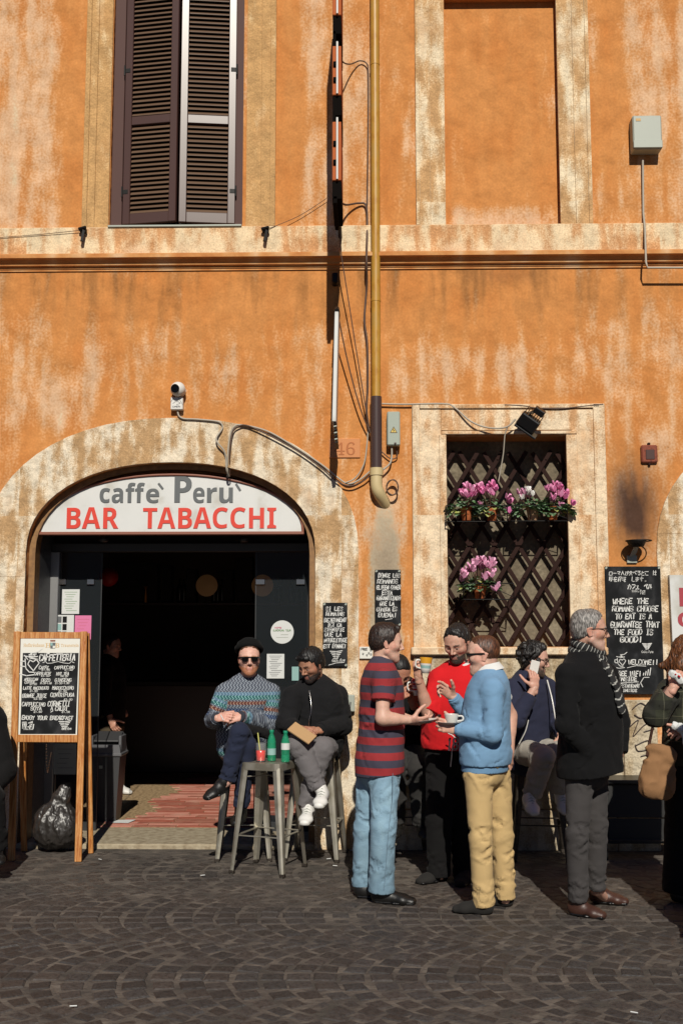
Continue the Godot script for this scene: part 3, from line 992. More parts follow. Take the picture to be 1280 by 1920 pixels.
func build_facade() -> void:
	house = thing("cafe_building", "weathered orange plaster facade with arched bar entrance, shutters and barred window", "building")
	var cx := W(320, 1100).x
	door_l = W(48, 1100).x
	door_r = W(591, 1100).x
	cx = (door_l + door_r) / 2.0
	var half := (door_r - door_l) / 2.0
	var crown := W(320, 867).y
	var spring := W(320, 1035).y
	var opening := arch(cx, half, spring, crown - spring, -0.2)
	var csg := CSGCombiner3D.new()
	csg.name = "wall"
	csg.material_override = M.plaster
	var body := CSGBox3D.new()
	body.name = "wall_body"
	body.size = Vector3(16, 9.4, 0.7)
	body.position = Vector3(0, 4.4, -0.35)
	csg.add_child(body)
	hole(csg, "door_hole", PackedVector2Array(opening), 1.2)
	var sw0 := W(205, 424)
	var sw1 := W(460, -120)
	hole(csg, "shutter_hole", rect(sw0, sw1), 0.42)
	var bw0 := W(836, 423)
	var bw1 := W(1049, -6)
	hole(csg, "blind_hole", rect(bw0, bw1), 0.28)
	var lw0 := W(836, 1213)
	var lw1 := W(1068, 818)
	hole(csg, "grille_hole", rect(lw0, lw1), 0.46)
	house.add_child(csg)
	# panels at the back of the two blind openings
	var mb := MB.new()
	mb.slab(Vector3(bw0.x - 0.02, bw0.y - 0.02, -0.12), Vector3(bw1.x + 0.02, bw1.y + 0.02, -0.075))
	part("blind_window_panel", mb.mesh(), M.plaster, house)
	mb = MB.new()
	mb.slab(Vector3(lw0.x - 0.02, lw0.y - 0.02, -0.3), Vector3(lw1.x + 0.02, lw1.y + 0.02, -0.235))
	part("window_board", mb.mesh(), M.window_board, house)
	# arch surrounds
	var o_half := W(672, 1100).x - cx
	var o_crown := W(322, 784).y
	var outer := arch(cx, o_half, spring, o_crown - spring, -0.2)
	mb = MB.new()
	mb.band(opening, outer, -0.01, 0.016)
	part("arch_surround", mb.mesh(), M.peeling_plaster, house)
	var shift := W(1232, 1100).x + o_half - cx
	var in2 := []
	var out2 := []
	for p in opening: in2.append(p + Vector2(shift, 0))
	for p in outer: out2.append(p + Vector2(shift, 0))
	mb = MB.new()
	mb.band(in2, out2, -0.01, 0.016)
	part("arch_surround", mb.mesh(), M.peeling_plaster, house)
	# incised joints of the surround
	for s in [[594, 672, 1068], [-30, 46, 1080], [1234, 1290, 1000], [594, 672, 1310]]:
		mb = MB.new()
		mb.slab(W(s[0], s[2], 0.0165) - Vector3(0, 0.003, 0), W(s[1], s[2] + 1, 0.0175) + Vector3(0, 0.003, 0))
		part("surround_joint", mb.mesh(), M.moulding, house)
	# lower stone blocks, each its own piece
	var row := 0
	for ys in [[1640, 1519], [1515, 1312]]:
		var x := 672
		while x < 1232:
			var x1 := mini(x + 96 + (row * 37 + x * 13) % 60, 1232)
			if 1232 - x1 < 40: x1 = 1232
			mb = MB.new()
			mb.slab(Vector3(W(x, 1400).x + 0.003, maxf(W(x, ys[0]).y, -0.1), -0.01), Vector3(W(x1, 1400).x - 0.003, W(x, ys[1]).y, 0.02 + 0.006 * ((x * 7 + row) % 3)), 0.006)
			part("stone_block", mb.mesh(), M.dado_stone, house)
			x = x1
		row += 1
	# window surround below (flat band with a raised outer fillet and an inner one)
	var fr := func(called: String, px0: float, py0: float, px1: float, py1: float, z: float, m: Material, bev := 0.004) -> void:
		var b := MB.new()
		var a := W(px0, py1)
		var c := W(px1, py0)
		b.slab(Vector3(a.x, a.y, -0.01), Vector3(c.x, c.y, z), bev)
		part(called, b.mesh(), m, house)
	fr.call("window_surround", 786, 768, 826, 1225, 0.018, M.peeling_frame)
	fr.call("window_surround", 1080, 768, 1121, 1225, 0.018, M.peeling_frame)
	fr.call("window_surround", 826.5, 768, 1079.5, 808, 0.0182, M.peeling_frame)
	fr.call("window_fillet", 775, 758, 785.5, 1225, 0.032, M.peeling_frame)
	fr.call("window_fillet", 1121.5, 758, 1131, 1225, 0.032, M.peeling_frame)
	fr.call("window_fillet", 786, 758, 1121, 767.5, 0.032, M.peeling_frame)
	fr.call("window_fillet", 826.5, 816, 835.5, 1213, 0.03, M.peeling_frame)
	fr.call("window_fillet", 1068.5, 816, 1079.5, 1213, 0.03, M.peeling_frame)
	fr.call("window_fillet", 826.5, 808.5, 1079.5, 815.5, 0.03, M.peeling_frame)
	fr.call("window_sill", 770, 1213.5, 1136, 1228, 0.07, M.peeling_frame, 0.008)
	fr.call("stone_block", 776, 1228.5, 905, 1310, 0.024, M.dado_stone, 0.006)
	fr.call("stone_block", 906, 1228.5, 1020, 1310, 0.028, M.dado_stone, 0.006)
	fr.call("stone_block", 1021, 1228.5, 1130, 1310, 0.022, M.dado_stone, 0.006)
	# upper trims
	for s in [[155, 163.9, 0.034], [164, 177.9, 0.027], [178, 204, 0.02], [461, 488.9, 0.02], [489, 505.9, 0.027], [506, 516, 0.034], [780, 786.9, 0.034], [787, 806.9, 0.027], [807, 835, 0.02], [1050, 1078.9, 0.02], [1079, 1102.9, 0.027], [1103, 1110, 0.034]]:
		var b := MB.new()
		var a := W(s[0], 424)
		var c := W(s[1], 424)
		b.slab(Vector3(a.x, W(640, 425).y, -0.01), Vector3(c.x, 8.0, s[2]), 0.002)
		part("window_trim", b.mesh(), M.peeling_trim if s[0] < 600 else M.worn_trim, house)
	# sill band and string course right across
	mb = MB.new()
	mb.slab(Vector3(-8, W(640, 478).y, -0.01), Vector3(8, W(640, 425.5).y, 0.04), 0.006)
	part("sill_band", mb.mesh(), M.band_plaster, house)
	mb = MB.new()
	var y0 := W(640, 506).y
	var y1 := W(640, 478.5).y
	var hh := y1 - y0
	var prof := PackedVector2Array()
	for p in [[0.0, 0.0], [0.012, 0.0], [0.012, 0.12], [0.02, 0.13], [0.02, 0.25], [0.045, 0.3], [0.05, 0.42], [0.075, 0.62], [0.1, 0.68], [0.1, 0.9], [0.085, 0.92], [0.085, 1.0], [0.0, 1.0]]:
		prof.append(Vector2(p[0], y0 + p[1] * hh))
	mb.prism(prof, -8.0, 8.0, Transform3D(Basis(Vector3.BACK, Vector3.UP, Vector3.LEFT), Vector3.ZERO))
	part("string_course", mb.mesh(), M.cornice, house)
	build_shutters(sw0, sw1)
	build_grille(lw0, lw1)
	# a projecting sill plate under the shutters and two iron stays
	mb = MB.new()
	mb.slab(Vector3(sw0.x, W(640, 427).y, -0.2), Vector3(sw1.x, W(640, 423).y, 0.055), 0.004)
	part("sill_plate", mb.mesh(), M.box_grey, house)
	for px in [157, 498]:
		var b := MB.new()
		var p := W(px, 433, 0.05)
		b.box(p, Vector3(0.055, 0.035, 0.07), Basis(), 0.006)
		b.bar(p + Vector3(0.01, 0, 0.03), p + Vector3(-0.005, -0.1, 0.035), 0.03, 0.02)
		b.tube([p + Vector3(-0.03, 0.005, 0.03), p + Vector3(0.03, 0.012, 0.05)], 0.014)
		part("shutter_stay", b.mesh(), M.dark_iron, house)
	# rendered house number
	mb = MB.new()
	mb.slab(W(617, 859, -0.005), W(675, 822, 0.012), 0.004)
	var plate := part("house_number_plate", mb.mesh(), mat("number_plaster", ap(224, 152, 100), 0.9), house)
	letters("numerals", "46", W(627, 853, 0.0125), W(665, 829, 0.0125), 0.002, mat("faded_ink", ap(192, 118, 72), 0.9), plate, "Droid Serif", 400)

func build_shutters(a: Vector3, b: Vector3) -> void:
	# a painted frame in the opening, two louvred leaves a little ajar
	var mb := MB.new()
	var top := 8.0
	var zf := -0.04
	mb.slab(Vector3(a.x, a.y + 0.006, -0.13), Vector3(W(231, 300, zf).x, top, zf), 0.004)
	mb.slab(Vector3(W(441, 300, zf).x, a.y + 0.006, -0.13), Vector3(b.x, top, zf), 0.004)
	part("shutter_frame", mb.mesh(), M.frame_paint, house)
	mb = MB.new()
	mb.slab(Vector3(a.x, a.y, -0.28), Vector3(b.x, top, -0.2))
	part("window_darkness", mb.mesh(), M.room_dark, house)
	var xl := W(231.5, 400, zf).x
	var xr := W(440.5, 400, zf).x
	var wide := (xr - xl) / 2.0 - 0.004
	for side in [0, 1]:
		var leaf := Node3D.new()
		leaf.name = "shutter"
		house.add_child(leaf, true)
		leaf.position = Vector3(xl if side == 0 else xr, a.y + 0.02, zf + 0.004)
		leaf.rotation.y = deg_to_rad(-9.0 if side == 0 else 6.5)
		var s := 1.0 if side == 0 else -1.0
		var H := 2.9
		var y_mid := W(640, 222).y - leaf.position.y
		var st := 0.062
		for x in [st / 2.0, wide - st / 2.0]:
			mb = MB.new()
			mb.box(Vector3(s * x, H / 2.0, 0.0), Vector3(st, H, 0.042), Basis(), 0.004)
			part("stile", mb.mesh(), M.shutter_paint, leaf)
		for y in [[0.045, 0.09], [y_mid, 0.075], [H - 0.05, 0.1]]:
			mb = MB.new()
			mb.box(Vector3(s * wide / 2.0, y[0], 0.0), Vector3(wide - 2.0 * st, y[1], 0.036), Basis(), 0.004)
			part("rail", mb.mesh(), M.shutter_paint, leaf)
		mb = MB.new()
		mb.box(Vector3.ZERO, Vector3(wide - 2.0 * st - 0.002, 0.007, 0.047), Basis(Vector3.RIGHT, deg_to_rad(50.0)), 0.002)
		var slat := mb.mesh()
		var y := 0.108
		while y < H - 0.11:
			if absf(y - y_mid) > 0.055:
				var o := part("slat", slat, M.shutter_slat, leaf, Vector3(s * wide / 2.0, y, 0.0))
				o.rotation.x = rng.randf_range(-0.04, 0.05)
			y += 0.0405
		for y2 in [0.28, H * 0.32 + 0.42, H - 0.4]:
			mb = MB.new()
			mb.tube([Vector3(-s * 0.004, y2 - 0.045, 0.026), Vector3(-s * 0.004, y2 + 0.045, 0.026)], 0.008)
			mb.box(Vector3(s * 0.02, y2, 0.0225), Vector3(0.05, 0.035, 0.004))
			part("hinge", mb.mesh(), M.dark_iron, leaf)

func build_grille(a: Vector3, b: Vector3) -> void:
	var g := Node3D.new()
	g.name = "window_grille"
	house.add_child(g, true)
	var top := W(900, 848, -0.15).y
	var x0 := a.x + 0.004
	var x1 := b.x - 0.004
	var yb := a.y + 0.006
	var pitch := 0.197
	var slope := 1.64           # rise over run of the bars
	for dir in [-1.0, 1.0]:
		for i in range(-12, 16):
			# the line x = c + dir * (y - yb) / slope
			var c: float = x0 + (i + 0.55) * pitch
			var lo := yb
			var hi := top + rng.randf_range(-0.012, 0.012)
			var f := func(y: float) -> float: return c + dir * (y - yb) / slope
			# clip to the opening
			for k in 2:
				var xw := x0 if k == 0 else x1
				var yc: float = yb + dir * (xw - c) * slope
				var rising: bool = (dir > 0.0) == (k == 0)
				if rising: lo = maxf(lo, yc)
				else: hi = minf(hi, yc)
			if hi - lo < 0.03:
				continue
			var mb := MB.new()
			var z: float = -0.15 + dir * 0.0055
			mb.bar(Vector3(f.call(lo), lo, z), Vector3(f.call(hi), hi, z), 0.034, 0.01, Vector3.BACK, 0.002)
			part("grille_bar", mb.mesh(), M.iron, g)
	var mb2 := MB.new()
	var sm := SphereMesh.new()
	sm.radius = 0.013
	sm.height = 0.018
	sm.radial_segments = 8
	sm.rings = 4
	for r in range(0, 12):
		for c in range(-2, 10):
			var y := yb + r * pitch * slope / 2.0 - 0.1
			var x := x0 + (c + 0.55 + (0.5 if r % 2 else 0.0)) * pitch - 0.06
			if y > yb and y < top - 0.02 and x > x0 and x < x1:
				mb2.lathe([Vector2(0.012, -0.004), Vector2(0.009, 0.005), Vector2(0.001, 0.007)], Vector3(x, y, -0.139), 6, Basis(Vector3.RIGHT, PI / 2))
	stuff(part("rivets", mb2.mesh(), M.iron, g))

func build_entrance() -> void:
	# moulding strip just inside the arch
	var cx := (door_l + door_r) / 2.0
	var half := (door_r - door_l) / 2.0
	var spring := W(320, 1035).y
	var crown := W(320, 867).y
	var a0 := arch(cx, half - 0.001, spring, crown - spring - 0.001, 0.0)
	var a1 := arch(cx, half - 0.05, spring, crown - spring - 0.045, 0.0)
	var mb := MB.new()
	mb.band(a1, a0, -0.2, -0.07)
	part("arch_moulding", mb.mesh(), M.moulding, house)
	# painted left jamb, right jamb
	for s in [[door_l + 0.001, door_l + 0.05], [door_r - 0.05, door_r - 0.001]]:
		mb = MB.new()
		mb.slab(Vector3(s[0], 0.0, -0.69), Vector3(s[1], W(70, 990, -0.3).y, -0.202))
		part("painted_jamb", mb.mesh(), M.painted_jamb, house)
	# frame of the glazed entrance
	var z := DOOR_Z
	var yh := W(300, 1035, z).y
	var yl := W(300, 1019, z).y
	var xl := door_l + 0.051
	var xr := door_r - 0.051
	var xp := W(106, 1300, z).x
	mb = MB.new()
	mb.slab(Vector3(W(86, 1300, z).x, 0.0, z - 0.06), Vector3(xp, yh, z + 0.03), 0.006)
	part("door_post", mb.mesh(), M.aluminium, house)
	mb = MB.new()
	mb.slab(Vector3(xl, 0.0, z - 0.05), Vector3(W(85.5, 1300, z).x, yh, z), 0.003)
	part("door_post", mb.mesh(), M.anthracite, house)
	mb = MB.new()
	mb.slab(Vector3(xr - 0.03, 0.0, z - 0.05), Vector3(xr, yh, z + 0.02), 0.003)
	part("door_post", mb.mesh(), M.anthracite, house)
	mb = MB.new()
	mb.slab(Vector3(xl, yh + 0.001, z - 0.06), Vector3(xr, yl, z + 0.03), 0.004)
	part("door_head", mb.mesh(), M.anthracite, house)
	mb = MB.new()
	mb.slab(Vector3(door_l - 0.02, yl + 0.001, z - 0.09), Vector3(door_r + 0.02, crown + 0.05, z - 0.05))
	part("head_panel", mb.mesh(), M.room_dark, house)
	for px in [195, 458]:
		mb = MB.new()
		var p := W(px, 1012, z + 0.16)
		mb.lathe([Vector2(0.001, 0.03), Vector2(0.03, 0.025), Vector2(0.045, 0.0), Vector2(0.03, -0.02), Vector2(0.001, -0.022)], p, 14)
		mb.tube([p + Vector3(0, 0.02, 0), p + Vector3(0, 0.1, -0.08), p + Vector3(0, 0.1, -0.17)], 0.012)
		part("door_spotlight", mb.mesh(), M.anthracite, house)
	# glass leaves with their patch fittings
	var panes := [[xp + 0.005, W(186, 1300, z).x, [[107, 125], [163, 178]]], [W(478, 1300, z).x, xr - 0.035, [[479, 497], [555, 572]]]]
	for pn in panes:
		var leaf := Node3D.new()
		leaf.name = "glass_door"
		house.add_child(leaf, true)
		mb = MB.new()
		mb.face([Vector3(pn[0], 0.02, z), Vector3(pn[1], 0.02, z), Vector3(pn[1], yh - 0.005, z), Vector3(pn[0], yh - 0.005, z)], Vector3.BACK)
		part("pane", mb.mesh(), M.door_glass, leaf)
		mb = MB.new()
		for e in [pn[0], pn[1]]:
			mb.slab(Vector3(e - 0.004, 0.02, z - 0.005), Vector3(e + 0.004, yh - 0.005, z + 0.005))
		mb.slab(Vector3(pn[0], 0.02, z - 0.012), Vector3(pn[1], 0.11, z + 0.012), 0.003)
		part("edge_strip", mb.mesh(), M.anthracite, leaf)
		for q in pn[2]:
			mb = MB.new()
			mb.slab(W(q[0], 1096, z + 0.02), W(q[1], 1086, z + 0.003), 0.003)
			part("patch_fitting", mb.mesh(), M.chrome, leaf)
	# threshold stone and the tiled floor
	mb = MB.new()
	mb.slab(Vector3(door_l, -0.1, -0.7), Vector3(door_r, 0.035, 0.03), 0.01)
	part("threshold_stone", mb.mesh(), M.threshold, house)

func build_room() -> void:
	var x0 := -5.2
	var x1 := 3.2
	var zb := -7.2
	var H := 3.4
	var fl := MB.new()
	fl.slab(Vector3(x0 - 0.2, -0.15, zb - 0.2), Vector3(x1 + 0.2, 0.03, -0.7))
	var floor_ := part("room_floor", fl.mesh(), M.terrazzo)
	structure(floor_)
	floor_.set_meta("label", "beige terrazzo floor inset with red marble strips inside the bar")
	# red slabs laid in the terrazzo in stepped courses
	var r := RandomNumberGenerator.new()
	r.seed = 77
	var meshes := []
	for k in 4:
		var b := MB.new()
		b.box(Vector3.ZERO, Vector3(1.0, 0.01, 1.0))
		meshes.append(b.mesh())
	var z := -0.74
	var row := 0
	while z > -4.2:
		var depth := 0.085
		var start := W(252, 1500).x + 0.30 * sin(row * 0.55) + (0.1 if row % 2 else 0.0)
		start = -2.08 + (0.0 if row < 3 else 0.12 + 0.2 * absf((((row + 4) % 14) / 7.0) - 1.0)) + (0.06 if row % 2 else 0.0)
		var x := start
		while x < -0.3:
			var l := r.randf_range(0.24, 0.46)
			var o := part("marble_strip", meshes[0], M["brick_%d" % r.randi_range(0, 3)], floor_, Vector3(x + l / 2.0, 0.0285 + r.randf_range(0.0, 0.001), z - depth / 2.0))
			o.scale = Vector3(l - 0.008, 1.0, depth - 0.01)
			x += l
		z -= depth
		row += 1
	var wl := MB.new()
	wl.slab(Vector3(x0 - 0.2, 0.0, zb - 0.2), Vector3(x1 + 0.2, H, zb))
	wl.slab(Vector3(x0 - 0.2, 0.0, zb), Vector3(x0, H, -0.7))
	wl.slab(Vector3(x1, 0.0, zb), Vector3(x1 + 0.2, H, -0.7))
	structure(part("room_wall", wl.mesh(), M.room_wall)).set_meta("label", "dim brown walls of the room inside the bar")
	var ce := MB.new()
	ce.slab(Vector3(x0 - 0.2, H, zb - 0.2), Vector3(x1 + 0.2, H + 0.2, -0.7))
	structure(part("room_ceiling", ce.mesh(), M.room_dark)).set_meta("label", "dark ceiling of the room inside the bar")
	# counter, shelf and what stands on it
	var zc := -4.6
	var bar := thing("bar_counter", "dark wooden bar counter deep inside the cafe", "counter", Vector3(-1.3, 0.03, zc))
	var mb := MB.new(bar.position)
	mb.slab(Vector3(-2.9, 0.03, zc - 0.25), Vector3(0.6, 1.05, zc + 0.25), 0.01)
	part("counter_front", mb.mesh(), M.counter, bar)
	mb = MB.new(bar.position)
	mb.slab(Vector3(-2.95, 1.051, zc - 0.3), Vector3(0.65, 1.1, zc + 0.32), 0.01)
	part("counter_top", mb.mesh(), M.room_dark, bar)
	var zs := -4.9
	var ys := W(300, 1130, zs).y
	mb = MB.new(Vector3(-1.3, ys, zs))
	mb.slab(Vector3(W(185, 1130, zs).x, ys - 0.03, zs - 0.3), Vector3(W(580, 1130, zs).x, ys, zs), 0.004)
	var shelf := part("bottle_shelf", mb.mesh(), M.counter, null, Vector3(-1.3, ys, zs))
	tag(shelf, "long dark shelf of bottles high at the back of the bar", "shelf")
	var labels := {"box": "dark carton standing on the shelf inside the bar"}
	var rank := 0
	for bx in [[222, 1055, 300], [305, 1060, 326], [350, 1066, 372], [418, 1068, 440], [444, 1045, 476]]:
		mb = MB.new()
		var p0 := W(bx[0], bx[1], zs - 0.05)
		var p1 := W(bx[2], 1130, zs - 0.25)
		mb.slab(Vector3(p0.x, ys, zs - 0.25), Vector3(p1.x, p0.y, zs - 0.04), 0.006)
		tag(part("carton", mb.mesh(), M.room_dark), "%s of the five dark cartons on the shelf inside the bar" % ["leftmost, widest", "second from left", "middle, low", "second from right", "rightmost, tallest"][rank], "box", "cartons on the bar shelf")
		rank += 1
	var bottle := MB.new()
	bottle.lathe([Vector2(0.001, 0.0), Vector2(0.038, 0.0), Vector2(0.038, 0.17), Vector2(0.03, 0.21), Vector2(0.014, 0.24), Vector2(0.013, 0.3), Vector2(0.001, 0.3)], Vector3.ZERO, 12)
	var bm := bottle.mesh()
	for px in [335, 343, 400, 407, 415, 512, 522, 545, 556, 566]:
		var o := part("bottle", bm, M.bottle_dark, null, Vector3(W(px, 1100, zs).x, ys, zs - 0.1))
		tag(o, "dark glass bottle on the shelf inside the bar", "bottle", "bottles on the bar shelf")
	var ball := SphereMesh.new()
	ball.radius = 0.105
	ball.height = 0.21
	var lp := W(204, 1082, -3.2)
	var lan := thing("red_lantern", "round red paper lantern hanging inside the bar entrance", "lantern", lp)
	part("lantern_globe", ball, M.lantern_red, lan)
	mb = MB.new()
	mb.tube([Vector3(0, 0.1, 0), Vector3(0, 3.4 - lp.y, 0)], 0.004)
	part("hanging_cord", mb.mesh(), M.black_plastic, lan)
	for q in [[388, 1098, "pale disc leaning beside the bottles inside the bar, nearer the doorway's middle"], [492, 1098, "pale disc seen through the right-hand glass door of the bar"]]:
		mb = MB.new()
		var p := W(q[0], q[1], -4.7)
		mb.lathe([Vector2(0.001, 0.0), Vector2(0.13, 0.0), Vector2(0.135, 0.01), Vector2(0.001, 0.018)], Vector3.ZERO, 28, Basis(Vector3.RIGHT, PI / 2))
		var o := part("plate", mb.mesh(), M.moon_cream, null, Vector3(p.x, p.y, -4.7))
		tag(o, q[2], "plate")
	mb = MB.new()
	var tp := W(271, 1085, -4.7)
	mb.lathe([Vector2(0.001, 0.0), Vector2(0.022, 0.0), Vector2(0.014, 0.16), Vector2(0.03, 0.2), Vector2(0.001, 0.2)], Vector3.ZERO, 12)
	tag(part("beer_tap", mb.mesh(), M.brass, null, Vector3(tp.x, ys, -4.8)), "slim brass column glinting on the shelf in the bar", "tap")

func build_ground() -> void:
	var mb := MB.new()
	mb.slab(Vector3(-60, -0.4, -0.01), Vector3(60, -0.003, 60))
	structure(part("street", mb.mesh(), M.joint_sand)).set_meta("label", "street bed of sandy joints between dark basalt setts")
	var ground: Node3D = get_child(get_child_count() - 1)
	# setts in fanned courses: rows of arcs that bulge to the left, 1.28 m wide
	var r := RandomNumberGenerator.new()
	r.seed = 4711
	var forms := []
	for k in 6:
		var b := MB.new()
		var h := 0.5
		var top := []
		var low := []
		for c in [[-1, -1], [1, -1], [1, 1], [-1, 1]]:
			var jx := r.randf_range(-0.07, 0.05)
			var jz := r.randf_range(-0.07, 0.05)
			low.append(Vector3(c[0] * (h + jx), 0.0, c[1] * (h + jz)))
			top.append(Vector3(c[0] * (h - 0.11 + jx), 0.0, c[1] * (h - 0.11 + jz)))
		for i in 4:
			low[i].y = -0.006
			top[i].y = 0.004 + r.randf_range(-0.0015, 0.0015)
		var mid := Vector3(r.randf_range(-0.1, 0.1), 0.0065, r.randf_range(-0.1, 0.1))
		for i in 4:
			var j := (i + 1) % 4
			b.face([top[i], top[j], mid], Vector3.UP)
			b.face([low[i], low[j], top[j], top[i]], Vector3.UP + (low[i] + low[j]) * 0.3)
			b.face([low[i], low[j], low[j] + Vector3(0, -0.03, 0), low[i] + Vector3(0, -0.03, 0)], low[i] + low[j])
		forms.append(b.mesh())
	var dirt := noise(0.9, 55, 3)
	var warp := noise(0.8, 57, 2)
	var spots := []
	var R := 0.64
	var wide := 1.16
	for strip in range(0, 10):
		var zc := 0.86 + (strip - 1.0) * wide
		var x := -7.5 + (0.03 if strip % 2 else 0.0)
		while x < 7.5:
			var n := 11
			for i in n:
				var a := deg_to_rad(-63.0 + 126.0 * (i + 0.5) / n) + r.randf_range(-0.006, 0.006)
				var p := Vector3(x + R * (1.0 - cos(a)), 0.0, zc + R * sin(a))
				p.x += r.randf_range(-0.008, 0.008) + 0.035 * warp.get_noise_2d(p.x, p.z)
				p.z += 0.035 * warp.get_noise_2d(p.x + 40.0, p.z)
				if p.z < 0.03:
					continue
				var sx := 0.134 * cos(a) - 0.006 + r.randf_range(-0.006, 0.003)
				var sz := 0.121 + r.randf_range(-0.010, 0.003)
				var sink := -0.0035 * clampf(1.9 - p.z, 0.0, 1.6) - 0.004 * clampf(dirt.get_noise_2d(p.x + 9.0, p.z) * 2.0, 0.0, 1.0) + r.randf_range(-0.003, 0.003)
				var bas := Basis(Vector3.UP, a + r.randf_range(-0.05, 0.05)) * Basis.from_euler(Vector3(r.randf_range(-0.02, 0.02), 0, r.randf_range(-0.02, 0.02)))
				var v := r.randf_range(0.75, 1.25)
				var warm := r.randf_range(-0.05, 0.08)
				var wash := clampf(clampf(1.9 - p.z * 0.75, 0.0, 1.0) * 0.45 + dirt.get_noise_2d(p.x, p.z) * 0.5 + r.randf() * 0.1, 0.0, 0.85)
				var col := Color(0.040 * v * (1.0 + warm), 0.036 * v, 0.0345 * v * (1.0 - warm)).lerp(Color(0.082, 0.068, 0.057), wash)
				spots.append([Transform3D(bas.scaled_local(Vector3(sx, 1.0, sz)), Vector3(p.x, sink - 0.002, p.z)), col, r.randi_range(0, 5)])
			x += 0.134 + r.randf_range(-0.008, 0.008)
	# the 300 that show largest are pieces of their own
	var inv := cam_basis.inverse()
	var rank := []
	for i in spots.size():
		var q: Vector3 = inv * ((spots[i][0] as Transform3D).origin - cam_pos)
		var u := q.x / -q.z * FOCAL
		var t := q.y / -q.z * FOCAL
		if absf(u) < 630.0 and t > -958.0:
			rank.append([-q.z, i])
	rank.sort_custom(func(p, q): return p[0] < q[0])
	var own := {}
	for i in mini(300, rank.size()):
		own[rank[i][1]] = true
	var tints := []
	for k in 8:
		var m: StandardMaterial3D = M.stone_dark.duplicate()
		m.vertex_color_use_as_albedo = false
		var g := 0.72 + k * 0.08
		m.albedo_color = Color(0.043 * g * (1.0 + 0.06 * sin(k * 2.1)), 0.039 * g, 0.037 * g * (1.0 - 0.05 * sin(k * 2.1))).linear_to_srgb()
		tints.append(m)
	var counts := [0, 0, 0, 0, 0, 0]
	for i in spots.size():
		if own.has(i):
			var o := part("cobblestone", forms[spots[i][2]], tints[r.randi_range(0, 7)], ground)
			o.transform = spots[i][0]
		else:
			counts[spots[i][2]] += 1
	for k in 6:
		var mm := MultiMesh.new()
		mm.transform_format = MultiMesh.TRANSFORM_3D
		mm.use_colors = true
		mm.mesh = forms[k]
		mm.instance_count = counts[k]
		var j := 0
		for i in spots.size():
			if spots[i][2] == k and not own.has(i):
				mm.set_instance_transform(j, spots[i][0])
				mm.set_instance_color(j, spots[i][1])
				j += 1
		var mi := MultiMeshInstance3D.new()
		mi.name = "cobblestones"
		mi.multimesh = mm
		mi.material_override = M.stone_dark
		ground.add_child(mi, true)
		stuff(mi)

# ------------------------------------------------------------------ things on the wall
func on_plane(px: float, py: float, at: Vector3, normal: Vector3) -> Vector3:
	var d := ray(px, py)
	return cam_pos + d * ((at - cam_pos).dot(normal) / d.dot(normal))

func cable(called: String, label: String, pts: Array, r: float, m: Material, smooth := true) -> void:
	var q := []
	for p in pts:
		q.append(W(p[0], p[1], p[2] if p.size() > 2 else 0.03))
	var mb := MB.new(q[0])
	mb.tube(curve(q, 5) if smooth else q, r, 6)
	tag(part(called, mb.mesh(), m, null, q[0]), label, "cable")

